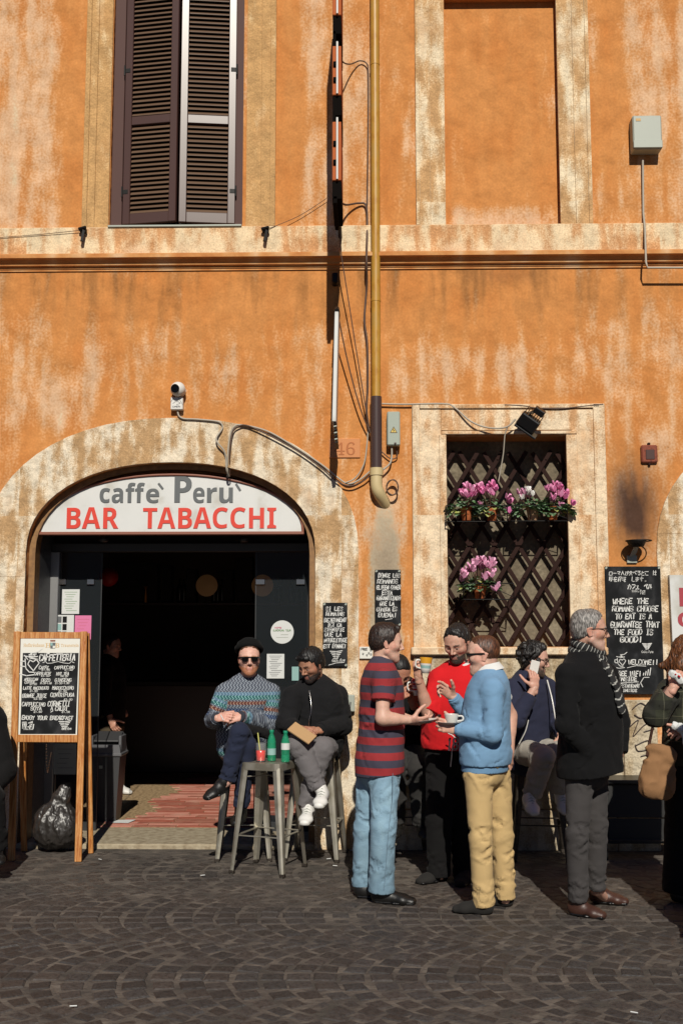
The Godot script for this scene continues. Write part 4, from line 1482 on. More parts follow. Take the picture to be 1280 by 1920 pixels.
func build_wall_things() -> void:
	# the lunette sign
	var z := -0.10
	var at := W(321, 997, z)
	var sign_ := thing("bar_sign", "white arched sign lettered caffe Peru and BAR TABACCHI over the entrance", "sign", at)
	var half := (W(567, 997, z).x - W(75, 997, z).x) / 2.0
	var rise := W(321, 890, z).y - at.y
	var arc := arch(at.x, half, at.y + 0.012, rise - 0.012, at.y, 2.08, 36)
	var mb := MB.new(at)
	mb.prism(PackedVector2Array(arc), z - 0.06, z)
	part("sign_panel", mb.mesh(), M.sign_white, sign_)
	mb = MB.new(at)
	var rim := []
	for p in arc: rim.append(Vector3(p.x, p.y, z + 0.004))
	mb.tube(rim, 0.012, 6)
	mb.slab(Vector3(at.x - half - 0.01, at.y - 0.024, z - 0.065), Vector3(at.x + half + 0.01, at.y, z + 0.016), 0.003)
	part("sign_border", mb.mesh(), M.sign_frame, sign_)
	var zf := z + 0.003
	for t in [["caff", 187, 943, 272, 905, "sign_grey"], ["e", 274, 943, 299, 916, "sign_grey"], ["P", 327, 942, 360, 893, "sign_grey"], ["e", 362, 943, 384, 914, "sign_grey"], ["r", 388, 942, 407, 914, "sign_grey"], ["u", 411, 943, 437, 914, "sign_grey"],
			["BAR", 125, 991, 223, 951, "sign_red"], ["TABACCHI", 268, 991, 518, 951, "sign_red"]]:
		letters("lettering", t[0], W(t[1], t[2], zf), W(t[3], t[4], zf), 0.003, M[t[5]], sign_)
	for a in [[298, 907, 305, 916], [443, 908, 450, 919]]:
		mb = MB.new(at)
		mb.ribbon([W(a[0], a[1], zf + 0.002), W(a[2], a[3], zf + 0.002)], 0.018, Vector3.BACK)
		part("accent", mb.mesh(), M.sign_grey, sign_)
	# camera over the arch, with its notice
	var cp := W(334, 730, 0.07)
	var cam := thing("security_camera", "white ball security camera above the arch, black lens turned down left", "security camera", Vector3(cp.x, cp.y, 0.0))
	var sp := SphereMesh.new()
	sp.radius = 0.06
	sp.height = 0.12
	part("camera_ball", sp, M.white_plastic, cam, Vector3(0, 0, 0.075))
	mb = MB.new()
	var look := Basis(Vector3.UP, deg_to_rad(-14)) * Basis(Vector3.RIGHT, deg_to_rad(90 + 6))
	mb.lathe([Vector2(0.034, 0.045), Vector2(0.036, 0.06), Vector2(0.03, 0.063), Vector2(0.024, 0.058), Vector2(0.001, 0.061)], Vector3(0, 0, 0.075), 20, look)
	part("camera_lens", mb.mesh(), M.lens_black, cam)
	mb = MB.new()
	mb.lathe([Vector2(0.001, 0.0), Vector2(0.055, 0.0), Vector2(0.055, 0.02), Vector2(0.04, 0.035), Vector2(0.001, 0.035)], Vector3.ZERO, 20, Basis(Vector3.RIGHT, PI / 2))
	part("camera_base", mb.mesh(), M.white_plastic, cam)
	var np := W(333, 758, 0.02)
	var notice := thing("camera_box", "small white cable box with a printed camera notice under the ball camera", "box", Vector3(np.x, np.y, 0.0))
	mb = MB.new()
	mb.box(Vector3(0, 0, 0.03), Vector3(0.1, 0.105, 0.06), Basis(), 0.006)
	part("box_shell", mb.mesh(), M.white_plastic, notice)
	mb = MB.new()
	mb.ribbon([Vector3(-0.048, 0.01, 0.0612), Vector3(-0.02, 0.048, 0.0612)], 0.003, Vector3.BACK)
	mb.ribbon([Vector3(0.048, -0.01, 0.0612), Vector3(0.012, 0.048, 0.0612)], 0.003, Vector3.BACK)
	mb.ribbon([Vector3(-0.03, -0.002, 0.0612), Vector3(-0.01, 0.014, 0.0612), Vector3(0.015, 0.012, 0.0612), Vector3(0.03, 0.0, 0.0612), Vector3(0.0, -0.012, 0.0612)], 0.003, Vector3.BACK)
	text(mb, "CAMERA", Vector3(-0.032, -0.034, 0.0612), 0.066, 0.012, 0.0025, Vector3.RIGHT, Vector3.UP, 0.0)
	part("printing", mb.mesh(), M.ink, notice)
	# cables
	cable("cable", "pale cable running from the ball camera along the arch edge and down", [[333, 770], [336, 780], [345, 785], [365, 786], [400, 789], [414, 793], [417, 803], [406, 820, 0.05], [408, 830, 0.06], [420, 845, 0.05], [424, 862], [425, 880], [429, 893, -0.02]], 0.0075, M.cable_grey)
	cable("cable", "grey cable looping off the sign and over the arch's right shoulder", [[427, 895, -0.03], [427, 860], [430, 825], [438, 801, 0.04], [455, 797], [500, 808], [545, 833], [600, 869], [630, 893], [652, 907], [675, 899], [693, 884]], 0.0075, M.cable_grey)
	cable("cable", "second grey cable sagging beside the pipe's foot at the arch", [[431, 893, -0.03], [431, 850, 0.045], [436, 812, 0.05], [446, 800, 0.045], [470, 800, 0.045], [545, 838, 0.045], [598, 874, 0.045], [628, 900, 0.045], [655, 911, 0.045], [680, 902, 0.045], [694, 890, 0.05]], 0.006, M.cable_dark)
	cable("cable", "grey cable dropping from the pipe bracket to the arch's edge", [[690, 800, 0.05], [688, 830, 0.05], [682, 870, 0.05], [666, 896, 0.04], [648, 905, 0.04]], 0.0065, M.cable_grey)
	cable("cable", "thin cable sagging between the drainpipe and the floodlight", [[716, 757], [760, 758], [830, 757], [850, 763], [882, 790, 0.06], [915, 802, 0.08], [948, 801, 0.1], [966, 786, 0.12]], 0.007, M.cable_grey)
	cable("cable", "thin pale wire hanging before the barred window from the floodlight", [[951, 801, 0.1], [946, 815, 0.08], [943, 850, 0.05], [938, 880, 0.03], [934, 902, 0.02]], 0.005, M.cable_grey)
	cable("cable", "dark wire sagging over the right half of the barred window surround", [[945, 759], [980, 761], [1005, 765], [1050, 766], [1090, 762], [1130, 758]], 0.005, M.cable_dark)
	cable("cable", "dark cable bending off the top of the blade sign to the pipe", [[637, 108, 0.3], [645, 118, 0.2], [658, 120, 0.08], [674, 114, 0.03], [687, 119], [690, 140], [690, 240], [688, 384]], 0.006, M.cable_dark)
	cable("cable", "dark cable bundle beside the drainpipe below the blade sign", [[633, 376, 0.3], [648, 384, 0.1], [672, 381], [686, 386], [688, 430], [687, 476, 0.12], [687, 500, 0.12], [687, 540], [683, 600], [688, 645], [689, 720], [687, 770], [693, 812, 0.06]], 0.009, M.cable_dark)
	cable("cable", "straight dark stay cable from blade sign foot down to the pipe", [[634, 384, 0.3], [640, 480, 0.22], [665, 640, 0.12], [691, 802, 0.06]], 0.005, M.cable_dark, false)
	cable("cable", "slack dark wire from the white hanging sign to the brown pipe sleeve", [[633, 588, 0.25], [652, 680, 0.15], [675, 765, 0.1], [694, 812, 0.07]], 0.006, M.cable_dark)
	cable("cable", "thin wire strung up the wall left of the blade sign's shadow", [[500, 430, 0.05], [560, 405, 0.03], [612, 372, 0.03]], 0.0025, M.cable_dark)
	cable("cable", "hair thin wire along the wall left of the shutters", [[-10, 446, 0.05], [70, 440, 0.05], [150, 432, 0.06]], 0.0025, M.cable_dark)
	var coil := []
	for i in 60:
		var a := TAU * i / 19.0
		var rr := 0.052 + 0.004 * sin(i * 0.7)
		var c := W(735, 915, 0.04)
		coil.append(c + Vector3(cos(a) * rr * 0.85, sin(a) * rr * 1.25, 0.02 + 0.0004 * i))
	mb = MB.new(coil[0])
	mb.tube(coil, 0.005, 6)
	tag(part("cable_coil", mb.mesh(), M.cable_dark, null, coil[0]), "coiled dark cable hanging beside the drainpipe's cream elbow", "cable")
	# drainpipe
	var x := W(704, 500, 0.075).x
	var dp := thing("drainpipe", "ochre drainpipe with dark brown sleeve and cream elbow at its foot", "drainpipe", Vector3(x, 0, 0.075))
	mb = MB.new(dp.position)
	mb.tube([Vector3(x, W(704, 744, 0.075).y, 0.075), Vector3(x, 8.5, 0.075)], 0.037, 20)
	part("pipe", mb.mesh(), M.pipe_ochre, dp)
	for py in [563, 120]:
		mb = MB.new(dp.position)
		var yy := W(704, py, 0.075).y
		mb.tube([Vector3(x, yy - 0.012, 0.075), Vector3(x, yy + 0.012, 0.075)], 0.0395, 20)
		mb.box(Vector3(x, yy, 0.02), Vector3(0.03, 0.02, 0.07))
		part("pipe_clamp", mb.mesh(), M.pipe_ochre, dp)
	mb = MB.new(dp.position)
	mb.tube([Vector3(x, W(704, 880, 0.075).y, 0.075), Vector3(x, W(704, 744, 0.075).y, 0.075)], 0.045, 20)
	part("pipe_sleeve", mb.mesh(), M.pipe_brown, dp)
	var ye := W(704, 880, 0.075).y
	mb = MB.new(dp.position)
	mb.tube([Vector3(x, ye + 0.01, 0.075), Vector3(x, ye - 0.05, 0.075)], 0.054, 20)
	mb.tube(curve([Vector3(x, ye - 0.03, 0.075), Vector3(x, ye - 0.13, 0.075), Vector3(x + 0.02, ye - 0.19, 0.06), Vector3(x + 0.06, ye - 0.25, 0.0), Vector3(x + 0.075, ye - 0.28, -0.04)], 5), 0.047, 20)
	part("pipe_elbow", mb.mesh(), M.pipe_cream, dp)
	# meter box by the pipe
	var jp := W(737, 807, 0.0)
	var jb := thing("junction_box", "narrow grey-green junction box with yellow warning triangle beside the drainpipe", "junction box", Vector3(jp.x, jp.y, 0))
	mb = MB.new()
	mb.box(Vector3(0, 0, 0.045), Vector3(0.104, 0.275, 0.09), Basis(), 0.008)
	part("box_shell", mb.mesh(), M.box_green, jb)
	mb = MB.new()
	mb.prism(PackedVector2Array([Vector2(-0.026, -0.035), Vector2(0.026, -0.035), Vector2(0.0, 0.012)]), 0.09, 0.0912)
	part("warning_triangle", mb.mesh(), mat("warning_yellow", ap(232, 200, 90), 0.5), jb)
	mb = MB.new()
	mb.ribbon([Vector3(0.002, 0.0, 0.0922), Vector3(-0.006, -0.014, 0.0922), Vector3(0.006, -0.016, 0.0922), Vector3(-0.002, -0.029, 0.0922)], 0.004, Vector3.BACK)
	for e in [[Vector3(-0.026, -0.035, 0.0922), Vector3(0.026, -0.035, 0.0922)], [Vector3(0.026, -0.035, 0.0922), Vector3(0, 0.012, 0.0922)], [Vector3(0, 0.012, 0.0922), Vector3(-0.026, -0.035, 0.0922)]]:
		mb.ribbon(e, 0.004, Vector3.BACK)
	mb.lathe([Vector2(0.001, 0.005), Vector2(0.009, 0.004), Vector2(0.009, 0.0)], Vector3(0.012, -0.122, 0.09), 10, Basis(Vector3.RIGHT, PI / 2))
	part("screw", mb.mesh(), M.pipe_brown, jb)
	cable("cable", "short pale cable from the junction box to the drainpipe elbow", [[734, 838, 0.05], [734, 856, 0.05], [730, 870, 0.06], [716, 882, 0.07]], 0.008, M.cable_grey)
	cable("cable", "dark cable tails under the junction box", [[742, 838, 0.03], [744, 856, 0.03], [732, 860, 0.03], [714, 846, 0.03]], 0.005, M.cable_dark)
	# meter box at upper right
	var mp := W(1206, 262, 0.0)
	var eb := thing("meter_box", "grey metal utility box high on the wall right of the blind window", "meter box", Vector3(mp.x, mp.y, 0))
	mb = MB.new()
	mb.box(Vector3(0, 0.01, 0.06), Vector3(0.236, 0.29, 0.12), Basis(), 0.01)
	part("box_shell", mb.mesh(), M.box_grey, eb)
	mb = MB.new()
	mb.box(Vector3(0, -0.095, 0.123), Vector3(0.236, 0.065, 0.012), Basis(), 0.004)
	part("box_cover", mb.mesh(), M.box_grey, eb)
	mb = MB.new()
	mb.box(Vector3(-0.072, 0.115, 0.121), Vector3(0.04, 0.022, 0.004))
	part("maker_badge", mb.mesh(), M.pipe_ochre, eb)
	cable("conduit", "thin grey conduit dropping from the meter box past the string course", [[1204, 300, 0.03], [1205, 400, 0.02], [1208, 428, 0.06], [1210, 492, 0.13], [1213, 502, 0.13], [1290, 502, 0.13]], 0.009, M.cable_grey, false)
	# blade sign edge on, high up
	var zt := 1.05
	var sx := W(632, 250, zt).x
	var bl := thing("blade_sign", "projecting sign seen edge on, terracotta boxes with white tubes and black joints", "sign", Vector3(sx, W(632, 375, zt).y, 0))
	var yof := func(py: float) -> float: return W(632, py, zt).y
	for s in [[-150, 28], [86, 178], [228, 338]]:
		mb = MB.new(bl.position)
		mb.slab(Vector3(sx - 0.036, yof.call(s[1]), 0.45), Vector3(sx + 0.03, yof.call(s[0]), zt), 0.004)
		part("sign_case", mb.mesh(), M.terracotta_sign, bl)
		mb = MB.new(bl.position)
		mb.tube([Vector3(sx, yof.call(s[1] - 1), zt + 0.012), Vector3(sx, yof.call(s[0] - 6), zt + 0.012)], 0.0085, 8)
		part("white_tube", mb.mesh(), M.white_plastic, bl)
		for f in [0.38, 0.7]:
			var yc: float = lerpf(yof.call(s[0]), yof.call(s[1]), f)
			mb = MB.new(bl.position)
			mb.slab(Vector3(sx - 0.03, yc - 0.018, zt - 0.02), Vector3(sx + 0.004, yc + 0.018, zt + 0.016), 0.003)
			part("tube_clip", mb.mesh(), M.matte_black, bl)
	for s in [[28, 62, -0.034, 0.03], [56, 86, -0.034, -0.01], [178, 215, -0.034, 0.032], [208, 228, -0.034, -0.012], [338, 372, -0.036, 0.032], [366, 380, -0.03, 0.0]]:
		mb = MB.new(bl.position)
		mb.slab(Vector3(sx + s[2], yof.call(s[1]) + 0.001, 0.5), Vector3(sx + s[3], yof.call(s[0]) - 0.001, zt - 0.012), 0.003)
		part("joint_block", mb.mesh(), M.matte_black, bl)
	for py in [60, 350]:
		mb = MB.new(bl.position)
		mb.tube([Vector3(sx, yof.call(py), 0.0), Vector3(sx, yof.call(py), 0.6)], 0.016, 8)
		part("wall_arm", mb.mesh(), M.dark_iron, bl)
	# lower hanging sign
	var hx := W(628, 690, 0.5).x
	var hs := thing("hanging_sign", "worn white sign board seen edge on under the blade sign", "sign", Vector3(hx, W(628, 830, 0.5).y, 0))
	mb = MB.new(hs.position)
	var ht := W(631, 584, 0.5)
	var hb := W(626, 790, 0.5)
	mb.bar(hb + Vector3(0, 0, -0.2), ht + Vector3(0, 0, -0.2), 0.03, 0.4, Vector3.BACK, 0.003)
	part("sign_board", mb.mesh(), M.sign_white, hs)
	for i in 7:
		mb = MB.new(hs.position)
		var q := hb.lerp(W(629, 832, 0.42), (i + 0.4) / 7.0)
		mb.box(q + Vector3(0.006, 0, -0.16), Vector3(0.026, 0.011, 0.3), Basis(Vector3.BACK, 0.25), 0.002)
		part("lower_slat", mb.mesh(), M.box_grey if i % 2 else M.dark_iron, hs)
	mb = MB.new(hs.position)
	mb.tube([ht + Vector3(0, 0.02, -0.05), ht + Vector3(-0.004, 0.1, -0.25), ht + Vector3(-0.004, 0.12, -0.5)], 0.02, 8)
	mb.tube([hb + Vector3(0, 0.2, -0.3), hb + Vector3(0, 0.2, -0.5)], 0.014, 8)
	mb.box(W(628, 524, 0.05), Vector3(0.05, 0.09, 0.1), Basis(), 0.01)
	part("wall_arm", mb.mesh(), M.dark_iron, hs)
	# floodlight
	var fp := W(990, 792, 0.16)
	var fl := thing("floodlight", "black finned floodlight tilted down over the barred window", "floodlight", fp)
	var fb := Basis(Vector3.BACK, deg_to_rad(-36)) * Basis(Vector3.RIGHT, deg_to_rad(28))
	mb = MB.new()
	mb.box(Vector3(0, 0, 0), Vector3(0.165, 0.11, 0.1), fb, 0.01)
	part("lamp_housing", mb.mesh(), M.black_plastic, fl)
	for i in 8:
		mb = MB.new()
		mb.box(fb * Vector3(-0.07 + i * 0.02, 0.075, 0), Vector3(0.006, 0.06, 0.085), fb)
		part("cooling_fin", mb.mesh(), M.black_plastic, fl)
	mb = MB.new()
	mb.box(fb * Vector3(0.02, -0.062, 0.01), Vector3(0.2, 0.016, 0.13), fb, 0.004)
	part("lamp_visor", mb.mesh(), M.black_plastic, fl)
	mb = MB.new()
	mb.box(fb * Vector3(0.02, 0.12, 0.0), Vector3(0.09, 0.05, 0.07), fb, 0.006)
	mb.tube([fb * Vector3(0.0, 0.12, 0), Vector3(0.02, 0.1, -0.16)], 0.014, 8)
	part("lamp_bracket", mb.mesh(), M.black_plastic, fl)
	# rusty plaque, ring holder, small plates
	var rp := W(1215, 852, 0.0)
	var ru := thing("rusty_plaque", "small rusty iron box with knobs top and bottom near the right arch", "plaque", Vector3(rp.x, rp.y, 0))
	mb = MB.new()
	mb.box(Vector3(0, 0, 0.016), Vector3(0.13, 0.145, 0.032), Basis(), 0.01)
	part("plaque_body", mb.mesh(), M.rust, ru)
	mb = MB.new()
	mb.box(Vector3(0.004, -0.006, 0.034), Vector3(0.07, 0.08, 0.006), Basis(), 0.003)
	part("plaque_center", mb.mesh(), M.shutter_paint, ru)
	for s in [-1.0, 1.0]:
		mb = MB.new()
		mb.box(Vector3(0.0, s * 0.082, 0.014), Vector3(0.022, 0.022, 0.024), Basis(), 0.005)
		part("plaque_knob", mb.mesh(), M.iron, ru)
	var op := W(1196, 1014, 0.12)
	var ri := thing("ring_holder", "black iron ring with a grey bracket above the tall chalkboard", "ring holder", Vector3(op.x, op.y, 0))
	var ring := []
	for i in 33:
		var a := TAU * i / 32.0
		ring.append(Vector3(cos(a) * 0.098, 0.0, 0.125 + sin(a) * 0.098))
	mb = MB.new()
	mb.tube(ring, 0.005, 6)
	part("ring", mb.mesh(), M.dark_iron, ri)
	mb = MB.new()
	mb.lathe([Vector2(0.001, -0.05), Vector2(0.055, -0.046), Vector2(0.075, -0.004), Vector2(0.079, 0.0), Vector2(0.07, -0.006), Vector2(0.05, -0.04), Vector2(0.001, -0.043)], Vector3(-0.015, 0, 0.115), 24)
	part("bowl", mb.mesh(), M.dark_iron, ri)
	mb = MB.new()
	var gp := W(1183, 1049, 0.0) - ri.position
	mb.box(Vector3(gp.x, gp.y, 0.01), Vector3(0.08, 0.06, 0.02), Basis(), 0.003)
	mb.bar(Vector3(gp.x, gp.y + 0.02, 0.02), Vector3(gp.x + 0.03, -0.03, 0.07), 0.05, 0.006)
	part("bracket", mb.mesh(), M.box_grey, ri)
	var sp2 := W(686, 1224, 0.0)
	var tile := thing("small_tile", "small white tile with black doodles on the wall behind the striped shirt", "tile", Vector3(sp2.x, sp2.y, 0))
	mb = MB.new()
	mb.box(Vector3(0, 0, 0.012), Vector3(0.105, 0.095, 0.02), Basis(), 0.004)
	part("tile_body", mb.mesh(), M.board_white, tile)
	mb = MB.new()
	text(mb, "FREE", Vector3(-0.038, 0.02, 0.0235), 0.05, 0.016, 0.004)
	for q in [[-0.03, -0.01], [0.0, -0.02], [0.015, -0.005], [0.032, -0.014], [0.03, 0.018]]:
		var c := Vector3(q[0], q[1], 0.0235)
		mb.ribbon([c, c + Vector3(0.008, -0.006, 0), c + Vector3(0.011, 0.006, 0), c + Vector3(0.002, 0.008, 0)], 0.004, Vector3.BACK)
	part("doodle", mb.mesh(), M.black_plastic, tile)
	var op2 := W(656, 1318, 0.02)
	var sock := thing("socket_box", "grey socket box with a short black lead on the stone wall behind the stool", "socket", Vector3(op2.x, op2.y, 0.02))
	mb = MB.new()
	mb.box(Vector3(0, 0, 0.025), Vector3(0.075, 0.13, 0.05), Basis(), 0.006)
	part("box_shell", mb.mesh(), M.box_grey, sock)
	mb = MB.new()
	mb.tube(curve([Vector3(0.005, 0.01, 0.055), Vector3(0.0, -0.04, 0.07), Vector3(0.012, -0.09, 0.06), Vector3(0.0, -0.11, 0.05), Vector3(-0.02, -0.1, 0.04)], 4), 0.006, 6)
	part("lead", mb.mesh(), M.black_plastic, sock)
	# bills on the glass doors
	var zg := DOOR_Z + 0.004
	bill("white notice with small green print on the left glass door", 116, 1151, 150, 1105, zg, M.paper, 9, M.ink_green)
	bill("white leaflet with small pictures on the left glass door", 105, 1200, 139.5, 1153, zg, M.paper, 0, M.ink, true)
	bill("pink flyer on the left glass door behind the menu board", 140, 1199, 172, 1154, zg, M.paper_pink, 6, M.ink_pink)
	bill("white typed page on the right glass door beside the man in sunglasses", 500, 1272, 533, 1226, zg, M.paper, 12, M.ink)
	bill("pale teal slip on the right glass door behind the bomber jacket", 547, 1276, 560, 1250, zg, M.paper_teal, 0, M.ink)
	bill("greyish poster low on the left glass door behind the menu board", 101, 1452, 144, 1394, zg, M.box_grey, 5, M.ink)
	var rd := W(529, 1185, zg)
	var st := thing("round_sticker", "round white sticker with faint red and green print on right glass door", "sticker", rd)
	mb = MB.new()
	mb.lathe([Vector2(0.001, 0.0015), Vector2(0.097, 0.0015), Vector2(0.098, 0.0), Vector2(0.001, 0.0)], Vector3.ZERO, 40, Basis(Vector3.RIGHT, PI / 2))
	part("sticker_disc", mb.mesh(), M.paper, st)
	mb = MB.new()
	text(mb, "HOME", Vector3(-0.062, 0.03, 0.003), 0.06, 0.012, 0.003, Vector3.RIGHT, Vector3.UP, 0.0)
	part("printing", mb.mesh(), M.ink_pink, st)
	mb = MB.new()
	text(mb, "EUROPEAN TOUR", Vector3(-0.075, 0.006, 0.003), 0.15, 0.013, 0.003, Vector3.RIGHT, Vector3.UP, 0.0)
	part("printing", mb.mesh(), M.ink_green, st)
	mb = MB.new()
	mb.ribbon([Vector3(-0.05, -0.045, 0.003), Vector3(0.05, -0.045, 0.003)], 0.003, Vector3.BACK)
	mb.ribbon([Vector3(-0.01, -0.022, 0.003), Vector3(0.05, -0.022, 0.003)], 0.004, Vector3.BACK)
	part("printing", mb.mesh(), M.box_grey, st)

func bill(label: String, px0: float, py0: float, px1: float, py1: float, z: float, m: Material, rows: int, ink: Material, pictures := false) -> void:
	var a := W(px0, py0, z)
	var b := W(px1, py1, z)
	var o := thing("paper_notice", label, "notice", a)
	var mb := MB.new(a)
	mb.slab(a, Vector3(b.x, b.y, z + 0.0012))
	part("sheet", mb.mesh(), m, o)
	if rows:
		mb = MB.new(a)
		for i in rows:
			var y := lerpf(b.y, a.y, (i + 1.2) / (rows + 1.6))
			var x0 := lerpf(a.x, b.x, 0.14 + 0.06 * (i % 3))
			var x1 := lerpf(a.x, b.x, 0.86 - 0.09 * ((i * 5) % 4))
			mb.ribbon([Vector3(x0, y, z + 0.0024), Vector3(x1, y, z + 0.0024)], 0.0035, Vector3.BACK)
		part("printing", mb.mesh(), ink, o)
	if pictures:
		for i in 6:
			mb = MB.new(a)
			var x := lerpf(a.x, b.x, 0.06 + 0.3 * (i % 2))
			var y := lerpf(b.y, a.y, 0.06 + 0.3 * (i / 2))
			mb.slab(Vector3(x, y, z + 0.0012), Vector3(x + (b.x - a.x) * 0.24, y - (b.y - a.y) * 0.25, z + 0.0024))
			part("picture", mb.mesh(), [M.ink, M.black_plastic, M.paper_teal, M.black_plastic, M.room_dark, M.ink][i], o)

# ------------------------------------------------------------------ chalkboards
func swirl(mb: MB, c: Vector3, s: float, pen: float, right := Vector3.RIGHT, up := Vector3.UP) -> void:     # the brushed cup mark: stacked strokes
	var n := right.cross(up)
	for i in 5:
		var w := s * (1.0 - i * 0.17)
		mb.ribbon([c + right * -w + up * (-i * s * 0.28), c + up * (-i * s * 0.28 - s * 0.05), c + right * w + up * (-i * s * 0.28 + s * 0.08)], pen, n)

func heart_cup(mb: MB, c: Vector3, s: float, pen: float, right := Vector3.RIGHT, up := Vector3.UP) -> void:
	var n := right.cross(up)
	var f := func(l: Array) -> void:
		var pts := []
		for p in l: pts.append(c + right * p[0] * s + up * p[1] * s)
		mb.ribbon(pts, pen, n)
	f.call([[0.25, -0.5], [-0.25, 0.05], [-0.1, 0.4], [0.2, 0.25], [0.45, 0.45], [0.7, 0.15], [0.25, -0.5]])
	f.call([[-0.5, 0.5], [-0.4, -0.3], [-0.1, -0.6], [0.3, -0.62]])
	f.call([[-0.5, 0.3], [-0.85, 0.3], [-0.85, -0.1], [-0.45, -0.15]])
	f.call([[-0.9, -0.75], [-0.3, -0.9], [0.5, -0.8]])
	f.call([[-0.3, 0.7], [0.3, 0.75], [-0.1, 1.0], [0.5, 1.05], [0.9, 1.35]])
	f.call([[-0.6, 0.75], [0.0, 0.62], [0.55, 0.7]])

func chalkboard(called: String, label: String, px0: float, py0: float, px1: float, py1: float, z: float) -> Node3D:
	var a := W(px0, py1, z)
	var b := W(px1, py0, z)
	var o := thing(called, label, "chalkboard", Vector3(a.x, a.y, 0))
	var mb := MB.new(o.position)
	mb.slab(Vector3(a.x, a.y, 0.0165), Vector3(b.x, b.y, z), 0.003)
	part("board", mb.mesh(), M.chalkboard, o)
	for c in [[a.x + 0.012, a.y + 0.012], [b.x - 0.012, a.y + 0.012], [a.x + 0.012, b.y - 0.012], [b.x - 0.012, b.y - 0.012]]:
		mb = MB.new(o.position)
		mb.box(Vector3(c[0], c[1], z + 0.002), Vector3(0.018, 0.014, 0.004), Basis(Vector3.BACK, 0.7), 0.001)
		part("corner_clip", mb.mesh(), M.box_grey, o)
	return o

func chalk_line(o: Node3D, words: String, x0: float, x1: float, base: float, high: float, z: float, pen := 0.0062, m: Material = null) -> void:
	var a := W(x0, base, z)
	var mb := MB.new(o.position)
	text(mb, words, a, W(x1, base, z).x - a.x, W(x0, base - high, z).y - a.y, pen)
	part("lettering", mb.mesh(), m if m else M.chalk, o)

